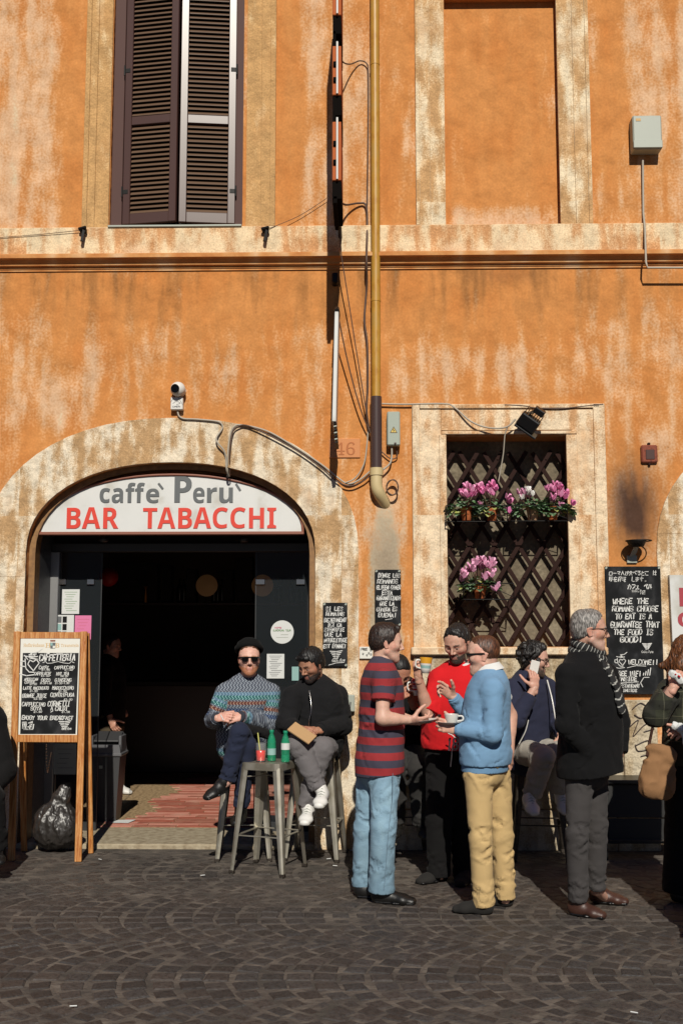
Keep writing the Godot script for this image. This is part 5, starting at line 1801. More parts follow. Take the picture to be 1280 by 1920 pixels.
func build_chalkboards() -> void:
	var z := 0.04
	var zt := z + 0.0012
	var a := chalkboard("chalkboard", "narrow black chalkboard with French text between the door and the drainpipe", 605, 1130, 651, 1250, z)
	for l in [["Si LES", 611, 643, 1145], ["ROMAiNS", 611, 646, 1154.6], ["DEJEUNENT", 608, 650, 1166], ["ICI CA", 614, 641, 1174.8], ["SIGNIFIE", 608, 646, 1184], ["QUE LA", 609, 641, 1193.5], ["NOURRITURE", 608, 651, 1204], ["EST BONNE!", 606, 649, 1215]]:
		chalk_line(a, l[0], l[1], l[2], l[3], 7.0, zt)
	var mb := MB.new(a.position)
	swirl(mb, W(630, 1221, zt), 0.048, 0.006)
	part("drawing", mb.mesh(), M.chalk, a)
	mb = MB.new(a.position)
	text(mb, "Caffe Peru", W(622, 1241, zt), 0.1, 0.026, 0.004, Vector3.RIGHT, Vector3.UP, 0.35)
	mb.ribbon([W(616, 1247, zt), W(630, 1243, zt), W(645, 1242, zt)], 0.004, Vector3.BACK)
	part("lettering", mb.mesh(), M.chalk, a)
	var b := chalkboard("chalkboard", "narrow black chalkboard with Spanish text below the drainpipe elbow", 703, 1068, 751, 1174, z)
	for l in [["DONDE LOS", 709, 750, 1083], ["ROMANOS", 707, 746, 1094], ["ELIGEN COMER", 706, 751, 1105], ["ESTA", 716, 736, 1115], ["GARANTIZADO", 706, 751, 1125], ["QUE LA", 712, 739, 1135.5], ["COMIDA ES", 706, 744, 1146], ["BUENA!", 709, 744, 1157]]:
		chalk_line(b, l[0], l[1], l[2], l[3], 7.4, zt)
	mb = MB.new(b.position)
	mb.ribbon([W(722, 1162, zt), W(735, 1160, zt)], 0.004, Vector3.BACK)
	part("lettering", mb.mesh(), M.chalk, b)
	var c := chalkboard("chalkboard", "tall black chalkboard with Japanese and English text beside the right arch", 1139, 1062, 1237, 1302, z)
	for l in [["ローマ人が食べるところは", 1141, 1231, 1078.5, 7.5, 0.0045], ["味を保証 します。", 1141, 1215, 1090, 8.0, 0.0045], ["カフェ ベル", 1176, 1222, 1104, 9.0, 0.0065], ["Caffe Peru", 1184, 1209, 1110, 4.0, 0.004], ["1953", 1199, 1209, 1114, 3.0, 0.003], ["WHERE THE", 1148, 1216, 1132, 9.5, 0.008], ["ROMANS CHOOSE", 1147, 1234, 1146, 9.5, 0.008], ["TO EAT IS A", 1153, 1222, 1160.5, 9.5, 0.008], ["GUARANTEE THAT", 1144, 1236, 1176, 10.0, 0.008], ["THE FOOD IS", 1150, 1224, 1190, 9.5, 0.008], ["GOOD!", 1162, 1205, 1204, 10.0, 0.009],
			["Caffe Peru", 1202, 1224, 1224, 4.0, 0.0035], ["WELCOME!!", 1177, 1234, 1246, 8.5, 0.007], ["FREE WiFi", 1153, 1202, 1267, 8.5, 0.0075], ["INSIDE", 1158, 1194, 1277, 7.5, 0.007], ["RESTAURANT", 1158, 1199, 1289, 6.5, 0.005], ["INSIDE", 1167, 1194, 1297, 5.0, 0.005]]:
		chalk_line(c, l[0], l[1], l[2], l[3], l[4], zt, l[5])
	mb = MB.new(c.position)
	swirl(mb, W(1212, 1207, zt), 0.036, 0.007)
	part("drawing", mb.mesh(), M.chalk, c)
	mb = MB.new(c.position)
	heart_cup(mb, W(1163, 1241, zt), 0.055, 0.005)
	part("drawing", mb.mesh(), M.chalk, c)
	mb = MB.new(c.position)
	mb.ribbon([W(1175, 1252, zt), W(1192, 1248, zt), W(1210, 1249, zt)], 0.004, Vector3.BACK)
	for i in 4:
		mb.ribbon([W(1205 + i * 4, 1266, zt), W(1206 + i * 4.3, 1262 - i * 3.2, zt)], 0.007, Vector3.BACK)
	mb.ribbon([W(1163, 1280.5, zt), W(1196, 1278.5, zt)], 0.004, Vector3.BACK)
	mb.ribbon([W(1204, 1288, zt), W(1200, 1280, zt), W(1206, 1270, zt), W(1216, 1270, zt)], 0.005, Vector3.BACK)
	part("lettering", mb.mesh(), M.chalk, c)
	# white board with red letters at the right edge
	var s := W(1255, 1330, 0.06)
	var bo := thing("menu_sign", "white board with big red letters at the right edge behind the blond woman", "sign", Vector3(s.x, s.y, 0))
	var q := W(1345, 1078, 0.06)
	mb = MB.new(bo.position)
	mb.prism(PackedVector2Array([Vector2(W(1266, 1330, 0.06).x, s.y), Vector2(q.x, s.y), Vector2(q.x, q.y), Vector2(W(1254, 1078, 0.06).x, q.y)]), 0.02, 0.06)
	part("board", mb.mesh(), M.sign_white, bo)
	letters("lettering", "P", W(1273, 1137, 0.0605), W(1300, 1102, 0.0605), 0.002, mat("faded_red", ap(176, 60, 72), 0.5), bo)
	letters("lettering", "C", W(1270, 1176, 0.0605), W(1300, 1147, 0.0605), 0.002, M.faded_red, bo)

func build_menu_stand() -> void:
	var tl := W(33, 1184, 0.40)
	var bl := G(22, 1614)
	var trt := W(158, 1184, 0.40)
	var br := G(147, 1616)
	var o := thing("menu_board", "wooden A-frame menu board headed CAFFETTERIA standing left of the entrance", "sign board", Vector3((bl.x + br.x) / 2.0, 0, 0.4))
	var n := (trt - tl).cross(tl - bl).normalized()
	var right := (trt - tl).normalized()
	var up := n.cross(right)
	for l in [[tl, bl], [trt, br]]:
		var mb := MB.new(o.position)
		mb.bar(l[0], l[1], 0.05, 0.024, n, 0.004)
		part("front_leg", mb.mesh(), M.board_wood, o)
	var rl := G(46, 1596)
	var rr := G(170, 1600)
	for l in [[W(40, 1187, 0.34), rl], [W(163, 1187, 0.34), rr]]:
		var mb := MB.new(o.position)
		mb.bar(l[0], l[1], 0.045, 0.022, n, 0.004)
		part("rear_leg", mb.mesh(), M.board_wood, o)
	var e := right * 0.026
	for l in [[0.018, 0.05], [0.475, 0.055]]:
		var mb := MB.new(o.position)
		mb.bar(tl.lerp(bl, l[0]) + e, trt.lerp(br, l[0]) - e, l[1], 0.022, n, 0.003)
		part("rail", mb.mesh(), M.board_wood, o)
	var at := tl + n * 0.004
	var q := func(cx: float, cy: float, lift: float) -> Vector3: return on_plane(cx / 3.368, 1150.0 + cy / 3.368, at + n * lift, n)
	var quad4 := func(called: String, c: Array, lift: float, thick: float, m: Material) -> void:
		var mb := MB.new(o.position)
		var f := []
		var k := []
		for p in c:
			f.append(q.call(p[0], p[1], lift))
			k.append(q.call(p[0], p[1], lift) - n * thick)
		mb.face(f, n)
		mb.face(k, -n)
		for i in 4:
			mb.face([f[i], f[(i + 1) % 4], k[(i + 1) % 4], k[i]], (f[i] - f[(i + 2) % 4]) + (f[(i + 1) % 4] - f[(i + 3) % 4]))
		part(called, mb.mesh(), m, o)
	quad4.call("white_panel", [[133, 160], [507, 160], [488, 772], [118, 772]], 0.004, 0.012, M.board_white)
	quad4.call("chalk_panel", [[146, 250], [498, 250], [479, 762], [129, 762]], 0.0055, 0.001, M.chalkboard)
	var line := func(words: String, x0: float, x1: float, base: float, high: float, pen: float, m: Material) -> void:
		var mb := MB.new(o.position)
		var a: Vector3 = q.call(x0, base, 0.007)
		text(mb, words, a, a.distance_to(q.call(x1, base, 0.007)), a.distance_to(q.call(x0, base - high, 0.007)), pen, right, up)
		part("lettering", mb.mesh(), m, o)
	for l in [["CAFFETTERIA", 250, 478, 297, 38, 0.009], ["CAFFE", 248, 310, 352, 19, 0.0045], ["CAPPUCCINO", 345, 472, 352, 19, 0.0045], ["CAFFELATTE", 218, 324, 390, 19, 0.0045], ["HOT TEA", 358, 438, 390, 18, 0.0045], ["AMERICAN", 155, 242, 425, 17, 0.004], ["COFFEE", 158, 222, 443, 15, 0.004], ["ORZO", 262, 320, 431, 19, 0.0045], ["GINSENG", 348, 454, 432, 20, 0.0045], ["LATTE MACCHIATO", 148, 310, 481, 18, 0.0045], ["MAROCCHINO", 332, 468, 481, 20, 0.0045],
			["ORANGE JUICE", 142, 297, 531, 22, 0.005], ["CENTRIFUGA", 320, 472, 526, 23, 0.005], ["CAPPUCCINO", 140, 289, 586, 23, 0.005], ["SOYA", 195, 267, 611, 21, 0.005], ["CORNETTI", 303, 445, 586, 30, 0.006], ["CALDI", 350, 430, 614, 26, 0.006], ["ENJOY YOUR BREAKFAST", 140, 464, 671, 23, 0.006], ["WI-Fi", 142, 220, 728, 27, 0.008], ["FREE", 142, 172, 695, 9, 0.003], ["INSIDE", 150, 214, 735, 6, 0.002], ["Caffe Peru", 392, 452, 735, 14, 0.003]]:
		line.call(l[0], l[1], l[2], l[3], l[4], l[5], M.chalk)
	for l in [["$1.00", 265, 318, 361], ["$1.30", 410, 462, 361], ["$1.50", 262, 316, 400], ["$2.50", 385, 432, 400], ["$1.50", 190, 235, 453], ["$1.50-1.80", 255, 328, 446], ["$1.50-1.80", 350, 440, 446], ["$1.50", 190, 240, 496], ["$1.50", 372, 424, 497], ["$2.50", 215, 270, 544], ["$3.00", 405, 460, 550], ["$1.50", 215, 268, 627], ["$1.00", 392, 444, 628]]:
		line.call(l[0], l[1], l[2], l[3], 11.0, 0.003, M.chalk)
	for l in [["Hofbräuhaus", 150, 212, 283, 190], ["HB", 288, 216, 378, 188], ["Traunstein", 386, 212, 500, 192]]:
		var f := SystemFont.new()
		f.font_names = PackedStringArray(["Droid Serif"])
		f.font_weight = 700
		var t := TextMesh.new()
		t.text = l[0] if l[0] != "HB" else "H  B"
		t.font = f
		t.font_size = 64
		t.depth = 0.2
		var bx := t.get_aabb()
		var p0: Vector3 = q.call(l[1], l[2], 0.0045)
		var p1: Vector3 = q.call(l[3], l[4], 0.0045)
		var sc := Vector3((p1 - p0).dot(right) / bx.size.x, (p1 - p0).dot(up) / bx.size.y, 0.005)
		var oo := part("lettering", t, M.gold_print, o)
		oo.transform = Transform3D(Basis(right, up, n).scaled_local(sc), p0 - o.position - right * bx.position.x * sc.x - up * bx.position.y * sc.y)
	quad4.call("crest", [[318, 185], [352, 185], [350, 222], [320, 222]], 0.006, 0.0015, M.ink)
	quad4.call("crest", [[320, 187], [334, 187], [334, 204], [320, 204]], 0.0066, 0.0005, M.paper_teal)
	quad4.call("crest", [[335, 205], [350, 205], [349, 220], [335, 220]], 0.0066, 0.0005, M.board_white)
	quad4.call("crest", [[318, 168], [352, 168], [350, 178], [320, 178]], 0.006, 0.001, M.sign_frame)
	var mb := MB.new(o.position)
	heart_cup(mb, q.call(196, 325, 0.007), 0.09, 0.007, right, up)
	part("drawing", mb.mesh(), M.chalk, o)
	mb = MB.new(o.position)
	mb.ribbon([q.call(185, 262, 0.007), q.call(232, 256, 0.007), q.call(190, 282, 0.007), q.call(238, 290, 0.007)], 0.008, n)
	mb.ribbon([q.call(155, 265, 0.007), q.call(178, 292, 0.007)], 0.006, n)
	part("drawing", mb.mesh(), M.chalk, o)
	mb = MB.new(o.position)
	mb.ribbon([q.call(272, 312, 0.007), q.call(290, 304, 0.007), q.call(300, 316, 0.007), q.call(330, 314, 0.007), q.call(368, 304, 0.007), q.call(408, 314, 0.007), q.call(440, 316, 0.007), q.call(452, 304, 0.007), q.call(470, 312, 0.007)], 0.004, n)
	part("drawing", mb.mesh(), M.chalk, o)
	mb = MB.new(o.position)
	mb.ribbon([q.call(322, 612, 0.007), q.call(330, 590, 0.007), q.call(336, 616, 0.007), q.call(322, 624, 0.007)], 0.005, n)
	part("drawing", mb.mesh(), M.chalk, o)
	mb = MB.new(o.position)
	swirl(mb, q.call(411, 682, 0.007), 0.045, 0.006, right, up)
	part("drawing", mb.mesh(), M.chalk, o)
	mb = MB.new(o.position)
	for i in 5:
		mb.ribbon([q.call(182 + i * 6, 694, 0.007), q.call(182 + i * 6, 691 - i * 2.4, 0.007)], 0.005, n)
	part("drawing", mb.mesh(), M.chalk, o)
	# the little chain that keeps the frames together
	var ch := Node3D.new()
	ch.name = "chain"
	o.add_child(ch, true)
	var c0 := W(88, 1396, 0.46) - o.position
	var c1 := W(90, 1448, 0.42) - o.position
	var c2 := W(97, 1412, 0.34) - o.position
	var pts := curve([c0, c1.lerp(c0, 0.5) + Vector3(-0.004, 0, 0), c1, c1.lerp(c2, 0.5), c2], 5)
	for i in pts.size():
		mb = MB.new()
		mb.box(pts[i], Vector3(0.007, 0.011, 0.005), Basis(Vector3.UP, 1.57 * (i % 2)), 0.002)
		part("link", mb.mesh(), M.chrome, ch)

# ------------------------------------------------------------------ stools and what stands on the front one
func make_stool(label: String, at: Vector3, turn: float, m: Material) -> Node3D:
	var o := thing("metal_stool", label, "stool", at, "metal bar stools")
	o.rotation.y = turn
	var H := 0.755
	var s := 0.155
	var mb := MB.new()
	var outline := PackedVector2Array()
	for c in [[1, 1], [-1, 1], [-1, -1], [1, -1]]:
		for i in 5:
			var a := (PI / 2) * i / 4.0 + (0.0 if c[0] > 0 and c[1] > 0 else PI / 2 if c[1] > 0 else PI if c[0] < 0 else PI * 1.5)
			outline.append(Vector2(c[0] * (s - 0.045) + cos(a) * 0.045, c[1] * (s - 0.045) + sin(a) * 0.045))
	var flat := Transform3D(Basis(Vector3.RIGHT, -PI / 2), Vector3.ZERO)
	mb.prism(outline, H - 0.006, H, flat)
	var inner := PackedVector2Array()
	for p in outline: inner.append(p * 1.02)
	mb.prism(inner, H - 0.05, H - 0.0062, flat)
	part("seat", mb.mesh(), m, o)
	for c in [[1, 1], [-1, 1], [-1, -1], [1, -1]]:
		var top := Vector3(c[0] * (s - 0.03), H - 0.03, c[1] * (s - 0.03))
		var foot := Vector3(c[0] * 0.193, 0.0, c[1] * 0.193)
		var d := (foot - top)
		var u := Vector3(c[0], 0, 0)
		var w := Vector3(0, 0, c[1])
		mb = MB.new()
		# a pressed channel: two tapering faces that meet on a rounded edge
		var ring := []
		for k in [[0.0, 0.03], [0.45, 0.026], [0.8, 0.019], [1.0, 0.016]]:
			var p: Vector3 = top + d * k[0]
			var h: float = k[1]
			ring.append([p + u * h * 0.9 - w * h, p + u * h, p + u * h * 0.72 + w * h * 0.72, p + w * h, p + w * h * 0.9 - u * h, p - u * h * 0.3 - w * h * 0.3])
		for k in 3:
			for i in 6:
				var j := (i + 1) % 6
				mb.face([ring[k][i], ring[k][j], ring[k + 1][j], ring[k + 1][i]], (ring[k][i] + ring[k][j]) / 2.0 - (top + d * [0.0, 0.45, 0.8][k]))
		mb.face(ring[3], Vector3.DOWN)
		part("leg", mb.mesh(), m, o)
		mb = MB.new()
		mb.box(foot + Vector3(0, 0.012, 0), Vector3(0.036, 0.024, 0.036), Basis(), 0.004)
		part("foot_cap", mb.mesh(), M.steel_dark, o)
	var t := 0.66
	var q := lerpf(s - 0.03, 0.193, t)
	for e in [[Vector3(-q, 0, q), Vector3(q, 0, q)], [Vector3(q, 0, q), Vector3(q, 0, -q)], [Vector3(q, 0, -q), Vector3(-q, 0, -q)], [Vector3(-q, 0, -q), Vector3(-q, 0, q)]]:
		mb = MB.new()
		mb.bar(e[0] + Vector3(0, H * (1 - t), 0), e[1] + Vector3(0, H * (1 - t), 0), 0.02, 0.008, Vector3.UP, 0.002)
		part("footrest_bar", mb.mesh(), m, o)
	for e in [[1, 1], [1, -1]]:
		mb = MB.new()
		mb.tube([Vector3(e[0] * 0.14, H - 0.1, e[1] * 0.14), Vector3(-e[0] * 0.14, H - 0.1, -e[1] * 0.14)], 0.005, 6)
		part("cross_wire", mb.mesh(), m, o)
	return o

func build_stools() -> void:
	var c := G(504, 1631)
	make_stool("brushed steel bar stool used as a table, holding bottles and a red drink", c, deg_to_rad(-20), M.steel)
	make_stool("steel bar stool under the man in sunglasses and patterned sweater", Vector3(G(458, 1606).x, 0, 0.30), deg_to_rad(4), M.steel)
	make_stool("rusty steel bar stool under the man in the black bomber jacket", Vector3(G(592, 1606).x, 0, 0.30), deg_to_rad(-8), M.steel)
	make_stool("dark bar stool under the man crouching behind the red cup", Vector3(G(758, 1606).x, 0, 0.28), deg_to_rad(8), M.steel_dark)
	make_stool("dark bar stool under the curly haired man on the phone", Vector3(G(1010, 1606).x, 0, 0.28), deg_to_rad(-5), M.steel_dark)
	# bottles and tumbler
	for b in [[509, 1427, 0.5, "green water bottle nearer the red drink, label low down"], [535, 1429, 0.95, "right-hand green water bottle on the stool, label high up"]]:
		var p := G(b[0], b[1], 0.757)
		var o := thing("water_bottle", b[3], "bottle", Vector3(p.x, 0.757, p.z), "green water bottles on the stool")
		var mb := MB.new()
		mb.lathe([Vector2(0.001, 0.004), Vector2(0.024, 0.0), Vector2(0.031, 0.008), Vector2(0.031, 0.05), Vector2(0.029, 0.055), Vector2(0.031, 0.06), Vector2(0.031, 0.115), Vector2(0.029, 0.12), Vector2(0.031, 0.126), Vector2(0.03, 0.14), Vector2(0.022, 0.17), Vector2(0.014, 0.188), Vector2(0.0125, 0.2)], Vector3.ZERO, 24)
		part("bottle_body", mb.mesh(), M.bottle_green, o)
		mb = MB.new()
		mb.lathe([Vector2(0.0005, 0.218), Vector2(0.0155, 0.218), Vector2(0.0165, 0.214), Vector2(0.0165, 0.2), Vector2(0.013, 0.198)], Vector3.ZERO, 20)
		part("bottle_cap", mb.mesh(), M.cap_green, o)
		mb = MB.new()
		var y0: float = 0.045 if b[2] < 0.7 else 0.088
		mb.lathe([Vector2(0.0318, y0), Vector2(0.0318, y0 + 0.045)], Vector3.ZERO, 24)
		part("bottle_label", mb.mesh(), M.paper_teal if b[2] < 0.7 else M.paper, o)
	var gp := G(489, 1428, 0.757)
	var g := thing("drink_glass", "tumbler of bright red drink with yellow straw on the front stool", "glass", Vector3(gp.x, 0.757, gp.z))
	var mb2 := MB.new()
	mb2.lathe([Vector2(0.001, 0.0), Vector2(0.034, 0.0), Vector2(0.04, 0.13), Vector2(0.038, 0.13), Vector2(0.0325, 0.008), Vector2(0.001, 0.008)], Vector3.ZERO, 24)
	part("tumbler", mb2.mesh(), M.tumbler, g)
	mb2 = MB.new()
	mb2.lathe([Vector2(0.001, 0.009), Vector2(0.0318, 0.009), Vector2(0.0352, 0.078), Vector2(0.001, 0.078)], Vector3.ZERO, 24)
	part("red_drink", mb2.mesh(), M.spritz, g)
	mb2 = MB.new()
	mb2.tube([Vector3(0.0, 0.02, 0.0), Vector3(-0.024, 0.2, -0.01)], 0.0045, 8)
	part("straw", mb2.mesh(), M.straw, g)

func build_street_things() -> void:
	# scrawls on the pale stones
	var gr := []
	for l in [[[1184, 1330], [1200, 1318], [1214, 1330], [1202, 1346], [1188, 1340]], [[1180, 1362], [1196, 1350], [1186, 1380], [1206, 1360], [1224, 1352]], [[1190, 1398], [1214, 1388], [1218, 1402], [1196, 1408], [1190, 1396]], [[1206, 1372], [1226, 1366]], [[1200, 1418], [1230, 1410]]]:
		var pts := []
		for q in l: pts.append(W(q[0], q[1], 0.036))
		var gm := MB.new()
		gm.tube(curve(pts, 5), 0.0035, 5)
		part("graffiti", gm.mesh(), M.pipe_brown, house)
	# rubbish bag
	var c := W(105, 1545, 0.16)
	var bag := thing("rubbish_bag", "shiny black plastic rubbish bag slumped behind the menu board", "rubbish bag", Vector3(c.x, 0, 0.16))
	var prims := [pr(c + Vector3(-0.03, -0.02, 0), c + Vector3(0.05, -0.03, 0.0), 0.165, 0.155, 0.14, 0.14, Vector3.UP, 0.05), pr(c + Vector3(0.0, 0.03, 0), c + Vector3(0.03, 0.19, 0), 0.14, 0.06, 0.11, 0.05, Vector3.RIGHT, 0.06), pr(c + Vector3(0.03, 0.19, 0), c + Vector3(0.06, 0.27, 0.0), 0.05, 0.035, 0.04, 0.03, Vector3.RIGHT, 0.03), pr(c + Vector3(0.05, 0.24, 0), c + Vector3(0.09, 0.2, 0.02), 0.045, 0.03, 0.03, 0.02, Vector3.RIGHT, 0.03)]
	var f := field(prims, 0.008)
	wrinkle(f, 3, 0.016, 9.0, 4.0, 9.0)
	wrinkle(f, 8, 0.006, 26.0, 12.0, 26.0)
	clip(f, Vector3(0, 0.003, 0), Vector3.DOWN)
	var mb := MB.new(bag.position)
	net(f, mb)
	part("bag_body", mb.mesh(), M.bag_film, bag)
	# bin just inside the door
	var b := G(200, 1544)
	b.y = 0.032
	var bin := thing("waste_bin", "dark grey plastic waste bin with swing lid just inside the doorway", "bin", b)
	mb = MB.new()
	for k in [[-0.11, 0.0]]:
		var lo := 0.10
		var hi := 0.135
		for s in [[Vector3(-lo, 0, lo), Vector3(lo, 0, lo), Vector3(hi, 0.56, hi), Vector3(-hi, 0.56, hi)], [Vector3(lo, 0, lo), Vector3(lo, 0, -lo), Vector3(hi, 0.56, -hi), Vector3(hi, 0.56, hi)], [Vector3(lo, 0, -lo), Vector3(-lo, 0, -lo), Vector3(-hi, 0.56, -hi), Vector3(hi, 0.56, -hi)], [Vector3(-lo, 0, -lo), Vector3(-lo, 0, lo), Vector3(-hi, 0.56, hi), Vector3(-hi, 0.56, -hi)]]:
			mb.face(s, (s[0] + s[1]))
	part("bin_body", mb.mesh(), M.bin_grey, bin)
	mb = MB.new()
	mb.box(Vector3(0, 0.575, 0), Vector3(0.3, 0.03, 0.3), Basis(), 0.008)
	mb.prism(PackedVector2Array([Vector2(-0.14, 0.59), Vector2(0.14, 0.59), Vector2(0.12, 0.72), Vector2(0.1, 0.75), Vector2(-0.1, 0.75), Vector2(-0.12, 0.72)]), -0.14, -0.1)
	mb.prism(PackedVector2Array([Vector2(-0.14, 0.59), Vector2(0.14, 0.59), Vector2(0.13, 0.66), Vector2(-0.13, 0.66)]), 0.1, 0.14)
	for s in [-1.0, 1.0]:
		mb.box(Vector3(s * 0.125, 0.66, 0), Vector3(0.024, 0.15, 0.2), Basis(), 0.006)
	part("bin_lid", mb.mesh(), M.bin_lid, bin)
	mb = MB.new()
	mb.box(Vector3(0, 0.72, 0.0), Vector3(0.22, 0.012, 0.2), Basis(Vector3.RIGHT, 0.35), 0.003)
	part("swing_flap", mb.mesh(), M.bin_grey, bin)
	mb = MB.new()
	mb.box(Vector3(-0.03, 0.47, 0.1345), Vector3(0.03, 0.026, 0.004), Basis(Vector3.RIGHT, 0.06))
	part("bin_badge", mb.mesh(), M.box_grey, bin)
	# paper on the floor, cigarette ends
	var p := G(231, 1541, 0.034)
	mb = MB.new(p)
	mb.face([p + Vector3(-0.1, 0.003, 0.06), p + Vector3(0.06, 0.004, 0.08), p + Vector3(0.1, 0.01, -0.06), p + Vector3(-0.06, 0.004, -0.08)], Vector3.UP)
	tag(part("paper_sheet", mb.mesh(), M.paper, null, p), "white sheet of paper lying on the bar's floor by the bin", "paper")
	for e in [[628, 1623, 0.3, "cigarette end at the foot of the rusty stool"], [616, 1610, -0.4, "cigarette end left of the rusty stool's front leg"], [1188, 1898, 0.5, "cigarette end on the setts at the lower right"], [138, 1886, -0.1, "pale cigarette end on the setts at the lower left"], [660, 1594, 0.1, "cigarette end near the striped shirt man's shadow"], [188, 1611, 0.7, "scrap of white litter right of the menu board"], [380, 1641, -0.5, "tiny white scrap of litter on the setts before the entrance"]]:
		var q := G(e[0], e[1], 0.012)
		mb = MB.new(q)
		var d := Vector3(cos(e[2]), 0, sin(e[2])) * 0.016
		mb.tube([q - d, q + d], 0.003, 6)
		tag(part("cigarette_end", mb.mesh(), M.paper, null, q), e[3], "cigarette end")
	# dark low bench behind the grey haired man
	var st := Vector3(W(1200, 1500, 0.25).x, 0, 0.22)
	var ch := thing("dark_bench", "low black metal bench with closed panels against the wall behind the woman's bag", "bench", st)
	mb = MB.new()
	mb.box(Vector3(0, 0.56, 0), Vector3(0.62, 0.03, 0.3), Basis(), 0.006)
	part("seat", mb.mesh(), M.black_plastic, ch)
	for s in [[-0.29, 0.13], [0.29, 0.13], [-0.29, -0.13], [0.29, -0.13]]:
		mb = MB.new()
		mb.box(Vector3(s[0], 0.272, s[1]), Vector3(0.03, 0.545, 0.03), Basis(), 0.004)
		part("leg", mb.mesh(), M.black_plastic, ch)
	for y in [[0.42, 0.24], [0.2, 0.18]]:
		mb = MB.new()
		mb.box(Vector3(0, y[0], 0.115), Vector3(0.545, y[1], 0.015), Basis(), 0.003)
		part("front_panel", mb.mesh(), M.bench_black, ch)
	mb = MB.new()
	mb.tube([Vector3(-0.28, 0.14, 0.15), Vector3(0.28, 0.14, 0.15)], 0.006, 8)
	part("stretcher", mb.mesh(), M.steel_dark, ch)

# ------------------------------------------------------------------ flowers at the window
func leaf_shape(mb: MB, at: Vector3, out: Vector3, size: float, col: Color) -> void:
	var side := out.cross(Vector3.UP).normalized()
	var up := side.cross(out).normalized()
	var pts := []
	for p in [[0.0, 0.0], [0.42, -0.12], [0.52, 0.35], [0.28, 0.8], [0.0, 1.0], [-0.28, 0.8], [-0.52, 0.35], [-0.42, -0.12]]:
		pts.append(at + side * p[0] * size + out * p[1] * size + up * (absf(p[0]) * 0.28 - p[1] * p[1] * 0.2) * size)
	var mid := at + out * size * 0.35 - up * size * 0.06
	for i in 8:
		mb.face([pts[i], pts[(i + 1) % 8], mid], up, col.lightened(0.12) if i % 3 == 0 else col)

func blossom(mb: MB, at: Vector3, size: float, col: Color, r: RandomNumberGenerator) -> void:
	var lean := Vector3(r.randf_range(-0.4, 0.4), 1.0, r.randf_range(0.0, 0.5)).normalized()
	var side := lean.cross(Vector3.BACK).normalized()
	for i in 5:
		var a := TAU * i / 5.0 + r.randf() * 0.5
		var d := (side * cos(a) + side.cross(lean) * sin(a))
		var t := d.cross(lean).normalized()
		var w := size * 0.34
		var p1 := at + d * size * 0.35 + lean * size * 0.35
		var p2 := at + d * size * (0.45 + 0.2 * r.randf()) + lean * size * 1.0
		var c1 := col.darkened(0.25)
		var f := mb.v.size()
		mb.face([at, p1 + t * w, p2 + t * w * 0.5, p2 - t * w * 0.5, p1 - t * w], d, col.lerp(Color.WHITE, r.randf() * 0.15))
		mb.c[f] = c1

